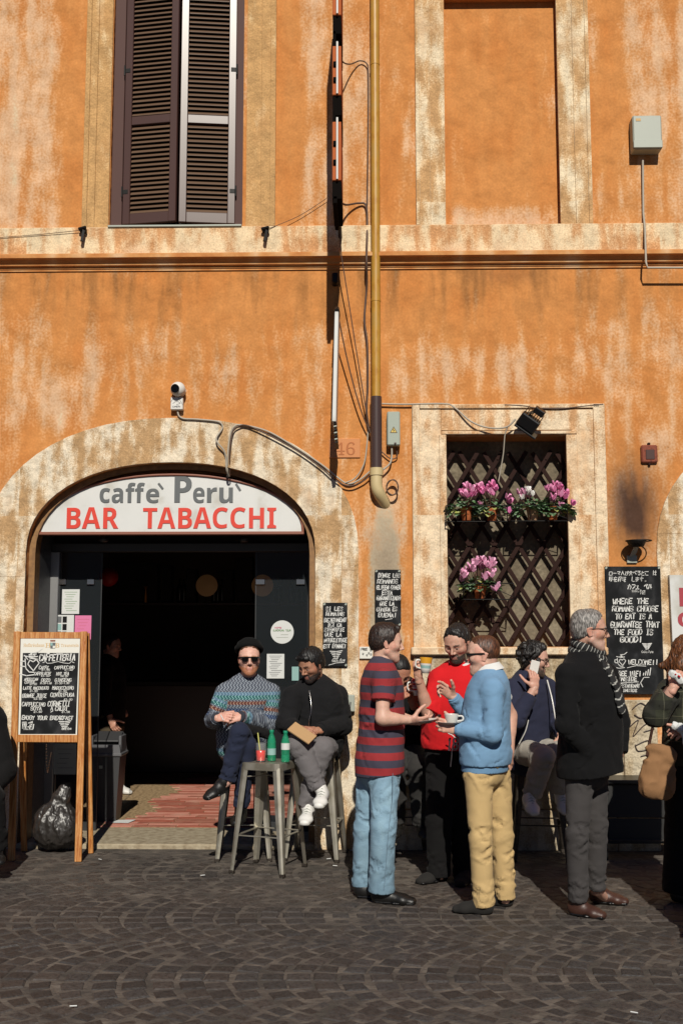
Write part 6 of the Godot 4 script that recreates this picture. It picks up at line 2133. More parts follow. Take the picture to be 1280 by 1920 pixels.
func build_flowers() -> void:
	var racks := [[836, 950, 948, 978, "wire plant holder on the upper left of the barred window"], [958, 1062, 948, 977, "wire plant holder on the upper right of the barred window"], [868, 962, 1094, 1124, "wire plant holder low on the left of the barred window"]]
	var z0 := -0.06
	var z1 := 0.10
	for rk in racks:
		var a := W(rk[0], rk[3], z1)
		var b := W(rk[1], rk[2], z1)
		var o := thing("plant_holder", rk[4], "plant holder", Vector3((a.x + b.x) / 2, a.y, 0.02), "wire plant holders")
		for y in [a.y, b.y]:
			var mb := MB.new(o.position)
			mb.tube([Vector3(a.x, y, z0), Vector3(a.x, y, z1), Vector3(b.x, y, z1), Vector3(b.x, y, z0)], 0.005, 6)
			part("wire_hoop", mb.mesh(), M.dark_iron, o)
		for i in 4:
			var mb := MB.new(o.position)
			var x := lerpf(a.x, b.x, i / 3.0)
			mb.tube([Vector3(x, b.y, z1), Vector3(x, a.y, z1), Vector3(x, a.y, z0)], 0.004, 6)
			part("wire_upright", mb.mesh(), M.dark_iron, o)
		var mb3 := MB.new(o.position)
		mb3.tube([Vector3(a.x, (a.y + b.y) / 2, z1), Vector3(a.x + 0.1, b.y + 0.02, z1 + 0.01), Vector3(b.x, a.y + 0.02, z1)], 0.003, 6)
		part("loose_wire", mb3.mesh(), M.dark_iron, o)
	var pink := Color(0.80, 0.17, 0.45)
	var pale := Color(0.84, 0.40, 0.6)
	var white := Color(0.85, 0.84, 0.8)
	var list := [
		[874, 977, "clay", [[876, 914], [884, 921], [881, 930], [868, 926]], pink, "leafy pink cyclamen in an orange clay pot at the window's upper left corner"],
		[921, 978, "clay", [[902, 914], [908, 918], [896, 920], [925, 911], [930, 918], [922, 917], [951, 935], [948, 962], [955, 960], [900, 948]], pink, "pink cyclamen in a clay pot, second from the left on the upper holders"],
		[998, 977, "clay_pale", [[974, 927], [990, 921], [983, 925], [998, 928]], white, "white cyclamen in a pale pot on the upper right holder"],
		[1035, 976, "clay", [[1032, 915], [1040, 910], [1046, 916], [1038, 920], [1052, 923], [1063, 926], [1036, 935], [1072, 946], [1050, 950]], pink, "pink cyclamen in a dark stained pot at the window's upper right"],
		[899, 1123, "clay", [[888, 1057], [897, 1052], [905, 1050], [910, 1058], [884, 1064], [920, 1055], [916, 1060], [873, 1073], [868, 1082], [882, 1070], [922, 1073], [910, 1080], [930, 1106], [934, 1100], [895, 1060]], pale, "bushy pale pink cyclamen in a clay pot on the lower holder"],
	]
	var r := RandomNumberGenerator.new()
	r.seed = 31
	for q in list:
		var base_py: float = q[1]
		var base := W(q[0], q[1], 0.03)
		base.y += 0.004
		var o := thing("potted_cyclamen", q[5], "potted plant", base, "potted cyclamens at the barred window")
		var mb := MB.new()
		mb.lathe([Vector2(0.001, 0.0), Vector2(0.036, 0.0), Vector2(0.048, 0.085), Vector2(0.054, 0.086), Vector2(0.056, 0.11), Vector2(0.05, 0.11), Vector2(0.046, 0.09), Vector2(0.001, 0.088)], Vector3.ZERO, 20)
		part("pot", mb.mesh(), M[q[2]], o)
		mb = MB.new()
		for i in 120:
			var a := r.randf() * TAU
			var d := Vector3(cos(a), 0, sin(a) * 0.7)
			var rad := sqrt(r.randf()) * 0.16
			var p := Vector3(d.x * rad, 0.095 + 0.075 * (1.0 - rad / 0.16) + r.randf_range(-0.035, 0.035) - rad * 0.2, d.z * rad * 0.8 + 0.01)
			var g := r.randf_range(0.6, 1.35)
			leaf_shape(mb, p, (d + Vector3(0, r.randf_range(-0.5, 0.35), 0.35)).normalized(), r.randf_range(0.034, 0.058), Color(0.075 * g, 0.15 * g, 0.06 * g) if r.randf() > 0.06 else Color(0.3, 0.32, 0.08))
		stuff(part("leaves", mb.mesh(), M.leaf, o))
		var heads := []
		for s in q[3]:
			heads.append(s)
			if s[1] < base_py - 30:
				heads.append([s[0] + r.randf_range(-7, 7), s[1] + r.randf_range(1, 9)])
		for s in heads:
			var p: Vector3 = W(s[0], s[1], 0.03 + r.randf_range(0.02, 0.1)) - base
			mb = MB.new()
			mb.tube(curve([Vector3(p.x * 0.3, 0.09, 0.0), Vector3(p.x * 0.8, p.y * 0.7 + 0.02, p.z * 0.7), p - Vector3(0, 0.005, 0)], 4), 0.0022, 5, Color(0.2, 0.12, 0.08))
			blossom(mb, p - Vector3(0, 0.012, 0), r.randf_range(0.044, 0.060), q[4].lerp(pale, r.randf() * 0.7) if q[4] != white else (white if r.randf() < 0.7 else pale), r)
			part("blossom", mb.mesh(), M.petal, o)

# ------------------------------------------------------------------ people
var zs := 0.0            # how far nearer the present figure stands

func P(px: float, py: float, z: float) -> Vector3:
	return W(px, py, z + zs)

# the soft shapes are worked out side by side, then hung under their nodes
var jobs := []

func later(fill, called: String, mb: MB, m: Material, node: Node3D) -> MeshInstance3D:
	var o := part(called, null, m, node)
	jobs.append([fill, mb, o])
	return o

func run_job(i: int) -> void:
	jobs[i][0].call()

func finish_jobs() -> void:
	var id := WorkerThreadPool.add_group_task(run_job, jobs.size())
	WorkerThreadPool.wait_for_group_task_completion(id)
	for j in jobs:
		j[2].mesh = j[1].mesh()

class Figure:
	var pel: Vector3
	var neck: Vector3
	var hip_r: Vector3           # towards the person's right, at the hips and at the shoulders
	var sh_r: Vector3
	var sh := []                 # right, left
	var el := []
	var wr := []
	var hip := []
	var kn := []
	var an := []
	var heel := []
	var toe := []
	var hand := []               # [direction, back of the hand, curls, thumb] or null
	var head: Vector3
	var look: Vector3
	var tilt := Vector3.UP
	var hs := 1.0                # size of the head
	var bulk := 1.0              # width of the torso
	var deep := 1.0
	var limbs := 1.0
	var tone := Color(0.5, 0.29, 0.21)
	var node: Node3D
	var coarse := 1.0            # of figures that show small or dim

func rows(f: Figure, list: Array, e := 0.0) -> Array:       # torso slices [share of the way from hips to neck, half width, half depth, forward shift]
	var out := []
	var prev: Variant = null
	for r in list:
		var at := f.pel.lerp(f.neck, r[0])
		var right := f.hip_r.lerp(f.sh_r, clampf(r[0], 0.0, 1.0)).normalized()
		var up := (f.neck - f.pel).normalized()
		var fwd := up.cross(right)
		at += fwd * r[3]
		if prev != null:
			var p := pr(prev[0], at, prev[1] * f.bulk + e, r[1] * f.bulk + e, prev[2] * f.deep + e, r[2] * f.deep + e, right, 0.035)
			p.da = prev[2] * f.deep + e
			p.db = r[2] * f.deep + e
			out.append(p)
		prev = [at, r[1], r[2]]
	return out

const TORSO := [[-0.02, 0.155, 0.115, 0.0], [0.22, 0.145, 0.112, 0.01], [0.48, 0.158, 0.118, 0.012], [0.70, 0.172, 0.115, 0.008], [0.84, 0.165, 0.098, 0.0], [0.93, 0.115, 0.075, -0.004], [1.0, 0.066, 0.06, 0.0]]

func limb(a: Vector3, b: Vector3, c: Vector3, r0: float, r1: float, r2: float, k := 0.025, ends := "") -> Array:
	return [pr(a, b, r0, r1, r0, r1, Vector3.ZERO, k), pr(b, c, r1, r2, r1, r2, Vector3.ZERO, k, ends)]

func skin_body(f: Figure, mb: MB) -> void:
	# the whole figure as one surface; most of it lies under the clothes
	var s := f.limbs
	var p := rows(f, TORSO, -0.022)
	for i in 2:
		p.append(pr(f.pel.lerp(f.neck, 0.9), f.sh[i], 0.05, 0.05, 0.05, 0.05, Vector3.ZERO, 0.04))
		p.append_array(limb(f.sh[i], f.el[i], f.wr[i], 0.05 * s, 0.041 * s, 0.028 * s, 0.02))
		p.append(pr((f.el[i] as Vector3).lerp(f.wr[i], 0.1), (f.el[i] as Vector3).lerp(f.wr[i], 0.45), 0.043 * s, 0.036 * s, 0.043 * s, 0.036 * s, Vector3.ZERO, 0.02))
		p.append_array(limb(f.hip[i], f.kn[i], f.an[i], 0.075 * s, 0.05 * s, 0.034 * s, 0.03))
		p.append(pr(f.an[i], (f.heel[i] as Vector3).lerp(f.toe[i], 0.4) + Vector3(0, 0.03, 0), 0.034, 0.026, 0.034, 0.026, Vector3.ZERO, 0.02))
	p.append(pr(f.neck - (f.neck - f.pel) * 0.06, f.head - head_up(f) * 0.03, 0.058, 0.055, 0.058, 0.055, Vector3.ZERO, 0.04))
	var g := field(p, 0.014)
	var sn := noise(30.0, 29, 3)
	var tone := f.tone
	net(g, mb, func(p: Vector3) -> Color: return tone * (1.0 + 0.14 * sn.get_noise_3dv(p)))

func head_up(f: Figure) -> Vector3:
	var z := f.look.normalized()
	var x := f.tilt.cross(z).normalized()
	return z.cross(x)

func head_basis(f: Figure) -> Basis:
	var z := f.look.normalized()
	var x := f.tilt.cross(z).normalized()
	return Basis(x, z.cross(x), z)

func make_head(f: Figure, mb: MB, beard: Color, beard_weight: float, brow: Color, bald := 0.0) -> void:
	var B := head_basis(f)
	var s := f.hs
	var o := f.head
	var q := func(x: float, y: float, z: float) -> Vector3: return o + B * Vector3(x, y, z) * s
	var R := B.x
	var p := []
	p.append(pr(q.call(0, 0.034, -0.03), q.call(0, 0.036, 0.012), 0.073 * s, 0.070 * s, 0.086 * s, 0.084 * s, R, 0.02))
	p.append(pr(q.call(0, 0.035, 0.03), q.call(0, -0.07, 0.046), 0.065 * s, 0.046 * s, 0.054 * s, 0.037 * s, R, 0.035))
	for x in [-1.0, 1.0]:
		p.append(pr(q.call(x * 0.053, -0.05, 0.004), q.call(x * 0.016, -0.097, 0.062), 0.021 * s, 0.017 * s, 0.021 * s, 0.017 * s, Vector3.ZERO, 0.03))
		p.append(pr(q.call(x * 0.043, -0.012, 0.062), q.call(x * 0.05, -0.016, 0.04), 0.02 * s, 0.022 * s, 0.02 * s, 0.022 * s, Vector3.ZERO, 0.025))
		p.append(pr(q.call(x * 0.014, 0.024, 0.083), q.call(x * 0.046, 0.024, 0.07), 0.011 * s, 0.010 * s, 0.011 * s, 0.010 * s, Vector3.ZERO, 0.018))
		p.append(pr(q.call(x * 0.077, 0.016, -0.014), q.call(x * 0.074, -0.026, -0.002), 0.006 * s, 0.005 * s, 0.019 * s, 0.011 * s, R, 0.008))
		p.append(pr(q.call(x * 0.0105, -0.031, 0.094), q.call(x * 0.011, -0.031, 0.09), 0.0072 * s, 0.0072 * s, 0.0072 * s, 0.0072 * s, Vector3.ZERO, 0.01))
	p.append(pr(q.call(0, -0.098, 0.066), q.call(0, -0.094, 0.062), 0.018 * s, 0.018 * s, 0.018 * s, 0.018 * s, Vector3.ZERO, 0.02))
	p.append(pr(q.call(0, 0.02, 0.085), q.call(0, -0.025, 0.109), 0.0075 * s, 0.0092 * s, 0.0075 * s, 0.0092 * s, Vector3.ZERO, 0.012))
	p.append(pr(q.call(-0.018, -0.057, 0.081), q.call(0.018, -0.057, 0.081), 0.0062 * s, 0.0062 * s, 0.0062 * s, 0.0062 * s, Vector3.ZERO, 0.008))
	p.append(pr(q.call(-0.015, -0.067, 0.080), q.call(0.015, -0.067, 0.080), 0.0068 * s, 0.0068 * s, 0.0068 * s, 0.0068 * s, Vector3.ZERO, 0.008))
	var dent := []
	for x in [-1.0, 1.0]:
		dent.append(pr(q.call(x * 0.031, 0.004, 0.102), q.call(x * 0.034, 0.004, 0.1), 0.019 * s, 0.019 * s, 0.014 * s, 0.014 * s, R, 0.012, "-"))
	p.append_array(dent)
	for x in [-1.0, 1.0]:
		p.append(pr(q.call(x * 0.031, 0.004, 0.074), q.call(x * 0.0315, 0.004, 0.0745), 0.0125 * s, 0.0125 * s, 0.0125 * s, 0.0125 * s, Vector3.ZERO, 0.003))
	p.append(pr(q.call(0, -0.045, -0.028), f.neck + (f.head - f.neck) * 0.15, 0.051 * s, 0.056 * s, 0.052 * s, 0.056 * s, R, 0.024))
	var g := field(p, 0.0045 * f.coarse)
	var inv := B.inverse()
	var nz := noise(60.0, 9, 2)
	var tone := f.tone
	var col := func(w: Vector3) -> Color:
		var l := inv * (w - o) / s
		var c: Color = tone * (1.0 + 0.16 * nz.get_noise_3dv(w * 0.8))
		var ax := absf(l.x)
		if l.z > 0.04 and l.y < 0.01 and l.y > -0.04:
			c = c.lerp(Color(c.r * 1.05, c.g * 0.8, c.b * 0.78), 0.3 * clampf(1.0 - absf(ax - 0.045) / 0.03, 0.0, 1.0))
		if ax > 0.07:
			c = c.lerp(Color(c.r, c.g * 0.72, c.b * 0.7), 0.5)
		if l.z > 0.075 and l.y < -0.052 and l.y > -0.073 and ax < 0.022:
			c = c.lerp(Color(0.42, 0.16, 0.14), 0.6)
		var b := 0.0
		if beard_weight > 0.0:
			var edge := -0.040 - 0.35 * maxf(0.0, l.z - 0.05) if ax > 0.026 else -0.044
			if l.y < edge and l.z > -0.006 and l.y > -0.135:
				b = clampf((edge - l.y) / 0.012, 0.0, 1.0)
				if ax < 0.021 and l.y < -0.050 and l.y > -0.074 and l.z > 0.07:
					b *= 0.25
			if l.z > 0.07 and ax < 0.03 and l.y < -0.038 and l.y > -0.053:
				b = maxf(b, 0.85)
			if l.z < 0.03 and ax > 0.055 and l.y < 0.005 and l.z > 0.0:
				b = maxf(b, 0.75)
			b *= beard_weight * (1.0 + 0.5 * nz.get_noise_3dv(w * 3.0))
		c = c.lerp(beard, clampf(b, 0.0, 1.0))
		if l.z > 0.06 and l.y > 0.019 and l.y < 0.031 and ax > 0.012 and ax < 0.05:
			c = c.lerp(brow, 0.8)
		if l.z > 0.06 and absf(l.y - 0.003) < 0.0055 and ax > 0.019 and ax < 0.044:
			c = Color(0.06, 0.045, 0.04) if absf(ax - 0.031) < 0.007 or l.y > 0.006 else c.lerp(Color(0.5, 0.45, 0.42), 0.6)
		return c
	net(g, mb, col)

func make_hair(f: Figure, thick: float, front_y: float, side_z: float, nape_y: float, fuzz: float, freq: float, m: Material, called := "hair", extra: Array = [], lift := 0.0) -> void:
	var B := head_basis(f)
	var s := f.hs
	var q := func(x: float, y: float, z: float) -> Vector3: return f.head + B * Vector3(x, y, z) * s
	var p := [pr(q.call(0, 0.036 + lift, -0.032), q.call(0, 0.04 + lift, 0.012), (0.074 + thick * 0.8) * s, (0.071 + thick * 0.8) * s, (0.087 + thick) * s, (0.085 + thick) * s, B.x, 0.02),
		pr(q.call(0, -0.01, -0.045), q.call(0, -0.06, -0.04), (0.061 + thick * 0.6) * s, (0.048 + thick * 0.5) * s, (0.054 + thick * 0.6) * s, (0.038 + thick * 0.5) * s, B.x, 0.03)]
	if thick < 0.0055: p.remove_at(1)
	var mb := MB.new(f.node.position)
	var Bz := B.z
	var Bx := B.x
	var By := B.y
	later(func() -> void:
		var g := field(p, 0.0047 * f.coarse)
		if fuzz > 0.0:
			wrinkle(g, 17, fuzz, freq * 1.2, freq * 0.35, freq * 0.6, false)
			wrinkle(g, 18, fuzz * 0.7, freq * 3.4, freq * 0.8, freq * 1.6, true)
		# hair line: one plane from the forehead to the front of the ear, one from the ear to the nape
		var p0: Vector3 = q.call(0, front_y, 0.075)
		var p1: Vector3 = q.call(0, -0.022, side_z)
		var d := p1 - p0
		var n := d.cross(Bx).normalized()
		if n.dot(Bz) < 0.0: n = -n
		soft_clip(g, p0, n, 0.02, 0.010)
		var p2: Vector3 = q.call(0, nape_y, -0.09)
		var d2 := p1 - p2
		var n2 := d2.cross(Bx).normalized()
		if n2.dot(By) > 0.0: n2 = -n2
		soft_clip(g, p1, n2, 0.018, 0.006)
		net(g, mb)
		if extra.size():
			var g2 := field(extra, 0.006)
			wrinkle(g2, 19, 0.008, 40.0, 9.0, 40.0, true)
			net(g2, mb), called, mb, m, f.node)

func glasses(f: Figure, dark: bool) -> void:
	var B := head_basis(f)
	var s := f.hs
	var root := Node3D.new()
	root.name = "sunglasses" if dark else "eyeglasses"
	f.node.add_child(root, true)
	root.transform = Transform3D(B * s, f.head - f.node.position)
	for x in [-1.0, 1.0]:
		var mb := MB.new()
		var poly := PackedVector2Array([Vector2(-0.026, 0.017), Vector2(0.027, 0.019), Vector2(0.025, -0.006), Vector2(0.014, -0.019), Vector2(-0.012, -0.019), Vector2(-0.023, -0.008)])
		var t := Transform3D(Basis(Vector3.UP, x * 0.16), Vector3(x * 0.035, 0.006, 0.099))
		var pts := PackedVector2Array()
		for v in poly: pts.append(Vector2(v.x * x, v.y))
		if dark:
			mb.prism(pts, 0.0, 0.005, t)
			part("dark_lens", mb.mesh(), M.lens_black, root)
		else:
			var loop := []
			for v in pts: loop.append(t * Vector3(v.x, v.y, 0))
			loop.append(loop[0])
			mb.tube(loop, 0.0016, 5)
			part("rim", mb.mesh(), M.frame_black, root)
		mb = MB.new()
		mb.bar(Vector3(x * 0.064, 0.018, 0.094), Vector3(x * 0.081, 0.014, -0.012), 0.004, 0.012 if dark else 0.004, Vector3.UP)
		part("temple_arm", mb.mesh(), M.frame_black, root)
	var mb2 := MB.new()
	mb2.bar(Vector3(-0.06, 0.021, 0.1005), Vector3(0.06, 0.021, 0.1005), 0.008 if dark else 0.003, 0.006, Vector3.BACK)
	part("bridge", mb2.mesh(), M.frame_black, root)

func make_hand(f: Figure, i: int, mb: MB) -> void:
	if f.hand.size() <= i or f.hand[i] == null:
		return
	var w: Vector3 = f.wr[i]
	var D: Vector3 = (f.hand[i][0] as Vector3).normalized()
	var N: Vector3 = f.hand[i][1]
	N = (N - D * N.dot(D)).normalized()
	var curls: Array = f.hand[i][2]
	var S := N.cross(D) if i == 0 else D.cross(N)
	var k := 0.86
	var p := [pr(w - D * 0.03, w + D * 0.02, 0.027, 0.03, 0.024, 0.019, S, 0.012)]
	p.append(pr(w + D * 0.012, w + D * 0.082 * k, 0.031, 0.040, 0.017, 0.0135, S, 0.012))
	var off := [0.031, 0.0105, -0.0105, -0.03]
	var ln := [[0.043, 0.026, 0.021], [0.047, 0.03, 0.022], [0.043, 0.028, 0.021], [0.034, 0.021, 0.019]]
	for j in 4:
		var at: Vector3 = w + D * (0.086 if j < 3 else 0.078) * k + S * off[j]
		var a := 0.0
		var spread: float = off[j] * 1.2
		for m in 3:
			a += curls[j] * [0.9, 1.25, 0.8][m]
			var d := (D * cos(a) - N * sin(a) + S * spread * (1.0 if m == 0 else 0.5)).normalized()
			var to: Vector3 = at + d * ln[j][m] * k
			var r0: float = [0.0098, 0.0088, 0.0080][m]
			p.append(pr(at, to, r0, r0 - 0.0008, r0, r0 - 0.0008, Vector3.ZERO, 0.005))
			at = to
	var th: float = f.hand[i][3]
	var t0 := w + D * 0.02 + S * 0.026 - N * 0.004
	var td := (S * cos(th) * 0.9 + D * 0.62 - N * (0.25 + sin(th) * 0.9)).normalized()
	var t1 := t0 + td * 0.045
	var t2 := t1 + (td + D * 0.35 - N * 0.1).normalized() * 0.034
	var t3 := t2 + (td + D * 0.6 - N * 0.1).normalized() * 0.026
	p.append(pr(t0, t1, 0.0135, 0.0112, 0.0135, 0.0112, Vector3.ZERO, 0.012))
	p.append(pr(t1, t2, 0.0112, 0.0102, 0.0112, 0.0102, Vector3.ZERO, 0.006))
	p.append(pr(t2, t3, 0.0102, 0.0085, 0.0102, 0.0085, Vector3.ZERO, 0.005))
	var g := field(p, 0.004 * f.coarse)
	var c := f.tone
	net(g, mb, Color(c.r * 1.0, c.g * 0.93, c.b * 0.92))

func body(f: Figure, beard := Color.BLACK, beard_weight := 0.0, brow := Color(0.1, 0.07, 0.05)) -> void:
	var mb := MB.new(f.node.position)
	later(func() -> void:
		skin_body(f, mb)
		make_head(f, mb, beard, beard_weight, brow)
		for i in 2:
			make_hand(f, i, mb), "body", mb, M.skin, f.node)

var cut_square := true

func garment(f: Figure, called: String, prims: Array, m: Material, cell := 0.011, amp := 0.006, fx := 9.0, fy := 16.0, fz := 9.0, spots: Array = [], clips: Array = [], color: Variant = null, uv_of: Variant = null, seed_ := 3, fold := 1, arm_cloth := [0.068, 0.062, 0.046], leg_cloth := [0.09, 0.075, 0.065]) -> void:
	var mb := MB.new(f.node.position)
	var square := cut_square
	later(func() -> void:
		var g := field(prims, cell * f.coarse)
		if amp > 0.0:
			wrinkle(g, seed_, amp * 0.55, fx, fy, fz, true, spots)
			wrinkle(g, seed_ + 40, amp * 0.4, fx * 0.5, fy * 0.35, fz * 0.5, false)
		if fold == 1:
			for i in 2:
				folds(g, seed_ + i * 7, f.sh[i], f.el[i], arm_cloth[0], arm_cloth[1], 10, 0.5, 1.0, 0.011, 0.7)
				folds(g, seed_ + 3 + i * 7, f.el[i], f.wr[i], arm_cloth[1], arm_cloth[2], 11, 0.0, 0.9, 0.010, 0.7)
				folds(g, seed_ + 5 + i * 7, f.sh[i], f.el[i], arm_cloth[0], arm_cloth[1], 4, 0.05, 0.5, 0.007, 1.2)
			folds(g, seed_ + 30, f.pel, f.neck, 0.178 * f.bulk, 0.172 * f.bulk, 26, -0.1, 0.72, 0.013, 0.7, 0.8, f.hip_r, 0.8 * f.deep / f.bulk)
		elif fold == 2:
			for i in 2:
				folds(g, seed_ + i * 7, f.hip[i], f.kn[i], leg_cloth[0], leg_cloth[1], 13, 0.0, 0.45, 0.013, 1.3)
				folds(g, seed_ + 1 + i * 7, f.hip[i], f.kn[i], leg_cloth[0], leg_cloth[1], 13, 0.68, 1.0, 0.013, 0.6)
				folds(g, seed_ + 2 + i * 7, f.kn[i], f.an[i], leg_cloth[1], leg_cloth[2], 12, 0.0, 0.35, 0.012, 0.6)
				folds(g, seed_ + 4 + i * 7, f.kn[i], f.an[i], leg_cloth[1], leg_cloth[2], 20, 0.5, 0.97, 0.013, 0.5)
				folds(g, seed_ + 6 + i * 7, f.hip[i], f.kn[i], leg_cloth[0], leg_cloth[1], 4, 0.3, 0.8, 0.007, 2.5)
		if square:
			for p in prims:
				if p.flat_b: hem(g, p, true)
		for c in clips:
			clip(g, c[0], c[1])
		var tn := noise(5.0, seed_ + 3, 4)
		var shade: Variant = color
		if color == null:
			shade = func(q: Vector3) -> Color:
				var v := 1.0 + 0.2 * tn.get_noise_3dv(q)
				return Color(v, v, v)
		net(g, mb, shade, uv_of), called, mb, m, f.node)

func top_prims(f: Figure, e: float, list: Array, sleeve: Array, arm_r: Array) -> Array:
	# torso and sleeves; sleeve: share of the arm covered, right and left, 1 = wrist, 0.5 = elbow
	var p := rows(f, list, e)
	for i in 2:
		var s: Vector3 = f.sh[i]
		var base := f.pel.lerp(f.neck, 0.88)
		p.append(pr(base.lerp(s, 0.35), s, arm_r[0] * 0.95, arm_r[0], arm_r[0] * 0.95, arm_r[0], Vector3.ZERO, 0.05))
		if sleeve[i] <= 0.5:
			p.append(pr(s, s.lerp(f.el[i], sleeve[i] * 2.0), arm_r[0], arm_r[0] * 1.02, arm_r[0], arm_r[0] * 1.02, Vector3.ZERO, 0.014, "b"))
		else:
			p.append(pr(s, f.el[i], arm_r[0], arm_r[1], arm_r[0], arm_r[1], Vector3.ZERO, 0.013))
			var to: Vector3 = (f.el[i] as Vector3).lerp(f.wr[i], sleeve[i] * 2.0 - 1.0)
			p.append(pr(f.el[i], to, arm_r[1], arm_r[2], arm_r[1], arm_r[2], Vector3.ZERO, 0.012, "b"))
	return p

func elbow_spots(f: Figure, w := 1.2) -> Array:
	return [[f.el[0], 0.13, w], [f.el[1], 0.13, w], [f.pel.lerp(f.neck, 0.12), 0.2, w * 0.7], [f.sh[0], 0.12, w * 0.5], [f.sh[1], 0.12, w * 0.5]]

func trousers(f: Figure, m: Material, r: Array, amp := 0.006, color: Variant = null, waist := 0.16, seed_ := 5) -> void:
	var p := rows(f, [[-0.10, 0.15, 0.115, 0.0], [0.10, 0.148, 0.112, 0.0], [waist, 0.146, 0.11, 0.0]], 0.008)
	var spots := []
	for i in 2:
		var inner: Vector3 = f.hip[i]
		p.append(pr(inner, f.kn[i], r[0], r[1], r[0], r[1], Vector3.ZERO, 0.02))
		p.append(pr(f.kn[i], f.an[i], r[1], r[2], r[1], r[2], Vector3.ZERO, 0.02, "b"))
		spots.append([f.kn[i], 0.17, 1.5])
		spots.append([f.an[i], 0.2, 2.2])
		spots.append([f.hip[i], 0.17, 1.2])
	garment(f, "trousers", p, m, 0.0085, amp * 0.55, 5.0, 8.0, 5.0, spots, [], color, null, seed_, 2, [], r)

func shoe(f: Figure, i: int, m: Material, wide := 1.0, sole: Material = null) -> void:
	var h: Vector3 = f.heel[i]
	var t: Vector3 = f.toe[i]
	var ax := (t - h).normalized()
	var side := ax.cross(Vector3.UP).normalized()
	var up := side.cross(ax)
	var L := h.distance_to(t)
	var q := func(a: float, u: float) -> Vector3: return h + ax * a * L + up * u
	var p := [pr(q.call(0.13, 0.045), q.call(0.32, 0.05), 0.034 * wide, 0.036 * wide, 0.045, 0.05, side, 0.02),
		pr(q.call(0.28, 0.045), q.call(0.68, 0.03), 0.036 * wide, 0.046 * wide, 0.048, 0.03, side, 0.025),
		pr(q.call(0.66, 0.026), q.call(0.86, 0.02), 0.046 * wide, 0.036 * wide, 0.032, 0.024, side, 0.02),
		pr(q.call(0.2, 0.05), (f.an[i] as Vector3).lerp(q.call(0.25, 0.09), 0.35), 0.037 * wide, 0.04, 0.04, 0.042, side, 0.02), pr((f.an[i] as Vector3).lerp(q.call(0.25, 0.09), 0.4), (f.an[i] as Vector3) + ((f.kn[i] as Vector3) - f.an[i]).normalized() * 0.04, 0.042, 0.041, 0.042, 0.041, Vector3.ZERO, 0.015)]
	var mb := MB.new(f.node.position)
	var o := later(func() -> void:
		var g := field(p, 0.006)
		clip(g, h + up * 0.004, -up)
		net(g, mb), "shoe", mb, m, f.node)
	if sole:
		var mb2 := MB.new(f.node.position)
		var g2 := field([pr(q.call(0.12, 0.012), q.call(0.5, 0.012), 0.037 * wide, 0.041 * wide, 0.014, 0.014, side, 0.01), pr(q.call(0.5, 0.012), q.call(0.88, 0.012), 0.048 * wide, 0.039 * wide, 0.014, 0.014, side, 0.01)], 0.006)
		clip(g2, h + up * 0.001, -up)
		net(g2, mb2)
		part("sole", mb2.mesh(), sole, o, Vector3.ZERO)
		if m == M.white_leather:
			for k in 4:
				var lb := MB.new(f.node.position)
				var a0: float = 0.36 + k * 0.085
				var y0: float = 0.098 - k * 0.011
				lb.tube([q.call(a0, y0 - 0.012) - side * 0.026, q.call(a0 + 0.02, y0 + 0.004), q.call(a0, y0 - 0.012) + side * 0.026], 0.003, 5)
				part("lace", lb.mesh(), M.box_grey, o)

func cuff(f: Figure, i: int, share: float, r: float, m: Material) -> void:
	var a: Vector3 = (f.el[i] as Vector3).lerp(f.wr[i], share - 0.1)
	var b: Vector3 = (f.el[i] as Vector3).lerp(f.wr[i], share + 0.04)
	var mb := MB.new(f.node.position)
	net(field([pr(a, b, r, r * 0.92, r, r * 0.92, Vector3.ZERO, 0.01, "ab")], 0.006), mb)
	part("cuff", mb.mesh(), m, f.node)

func ring_at(f: Figure, called: String, c: Vector3, axis: Vector3, right: Vector3, w: float, d: float, r: float, m: Material) -> void:
	var mb := MB.new(f.node.position)
	var pts := []
	var fwd := axis.cross(right).normalized()
	for i in 25:
		var a := TAU * i / 24.0
		pts.append(c + right * cos(a) * w + fwd * sin(a) * d)
	mb.tube(pts, r, 8)
	part(called, mb.mesh(), m, f.node)

func person(label: String, at: Vector3, facing: Vector3, hip_facing := Vector3.ZERO) -> Figure:
	var f := Figure.new()
	f.node = thing("person", label, "person", Vector3(at.x, 0, at.z))
	facing = facing.normalized()
	f.sh_r = facing.cross(Vector3.UP)
	f.hip_r = hip_facing.normalized().cross(Vector3.UP) if hip_facing != Vector3.ZERO else f.sh_r
	return f

func cup(called: String, label: String, at: Vector3, r0: float, r1: float, h: float, tilt: Basis, bands: Array, handle: Vector3) -> Node3D:
	var o := thing(called, label, "cup", at)
	o.basis = tilt
	var y := 0.0
	for b in bands:
		var mb := MB.new()
		var y1: float = y + b[0] * h
		var ra := lerpf(r0, r1, y / h)
		var rb := lerpf(r0, r1, y1 / h)
		var prof := [Vector2(ra, y), Vector2(rb, y1)]
		if y == 0.0: prof.push_front(Vector2(0.001, 0.0))
		if y1 > h * 0.999: prof.append_array([Vector2(rb - 0.003, y1), Vector2(lerpf(r0, r1, 0.1) - 0.003, h * 0.1), Vector2(0.001, h * 0.1)])
		mb.lathe(prof, Vector3.ZERO, 24)
		part("cup_band", mb.mesh(), b[1], o)
		y = y1
	var mb2 := MB.new()
	var c := handle * (r0 + r1) / 2.0
	mb2.tube(curve([c * 0.98 + Vector3(0, h * 0.8, 0), c + handle * 0.028 + Vector3(0, h * 0.78, 0), c + handle * 0.03 + Vector3(0, h * 0.4, 0), c * 0.9 + Vector3(0, h * 0.28, 0)], 5), 0.0055, 8)
	part("handle", mb2.mesh(), bands[0][1], o)
	return o

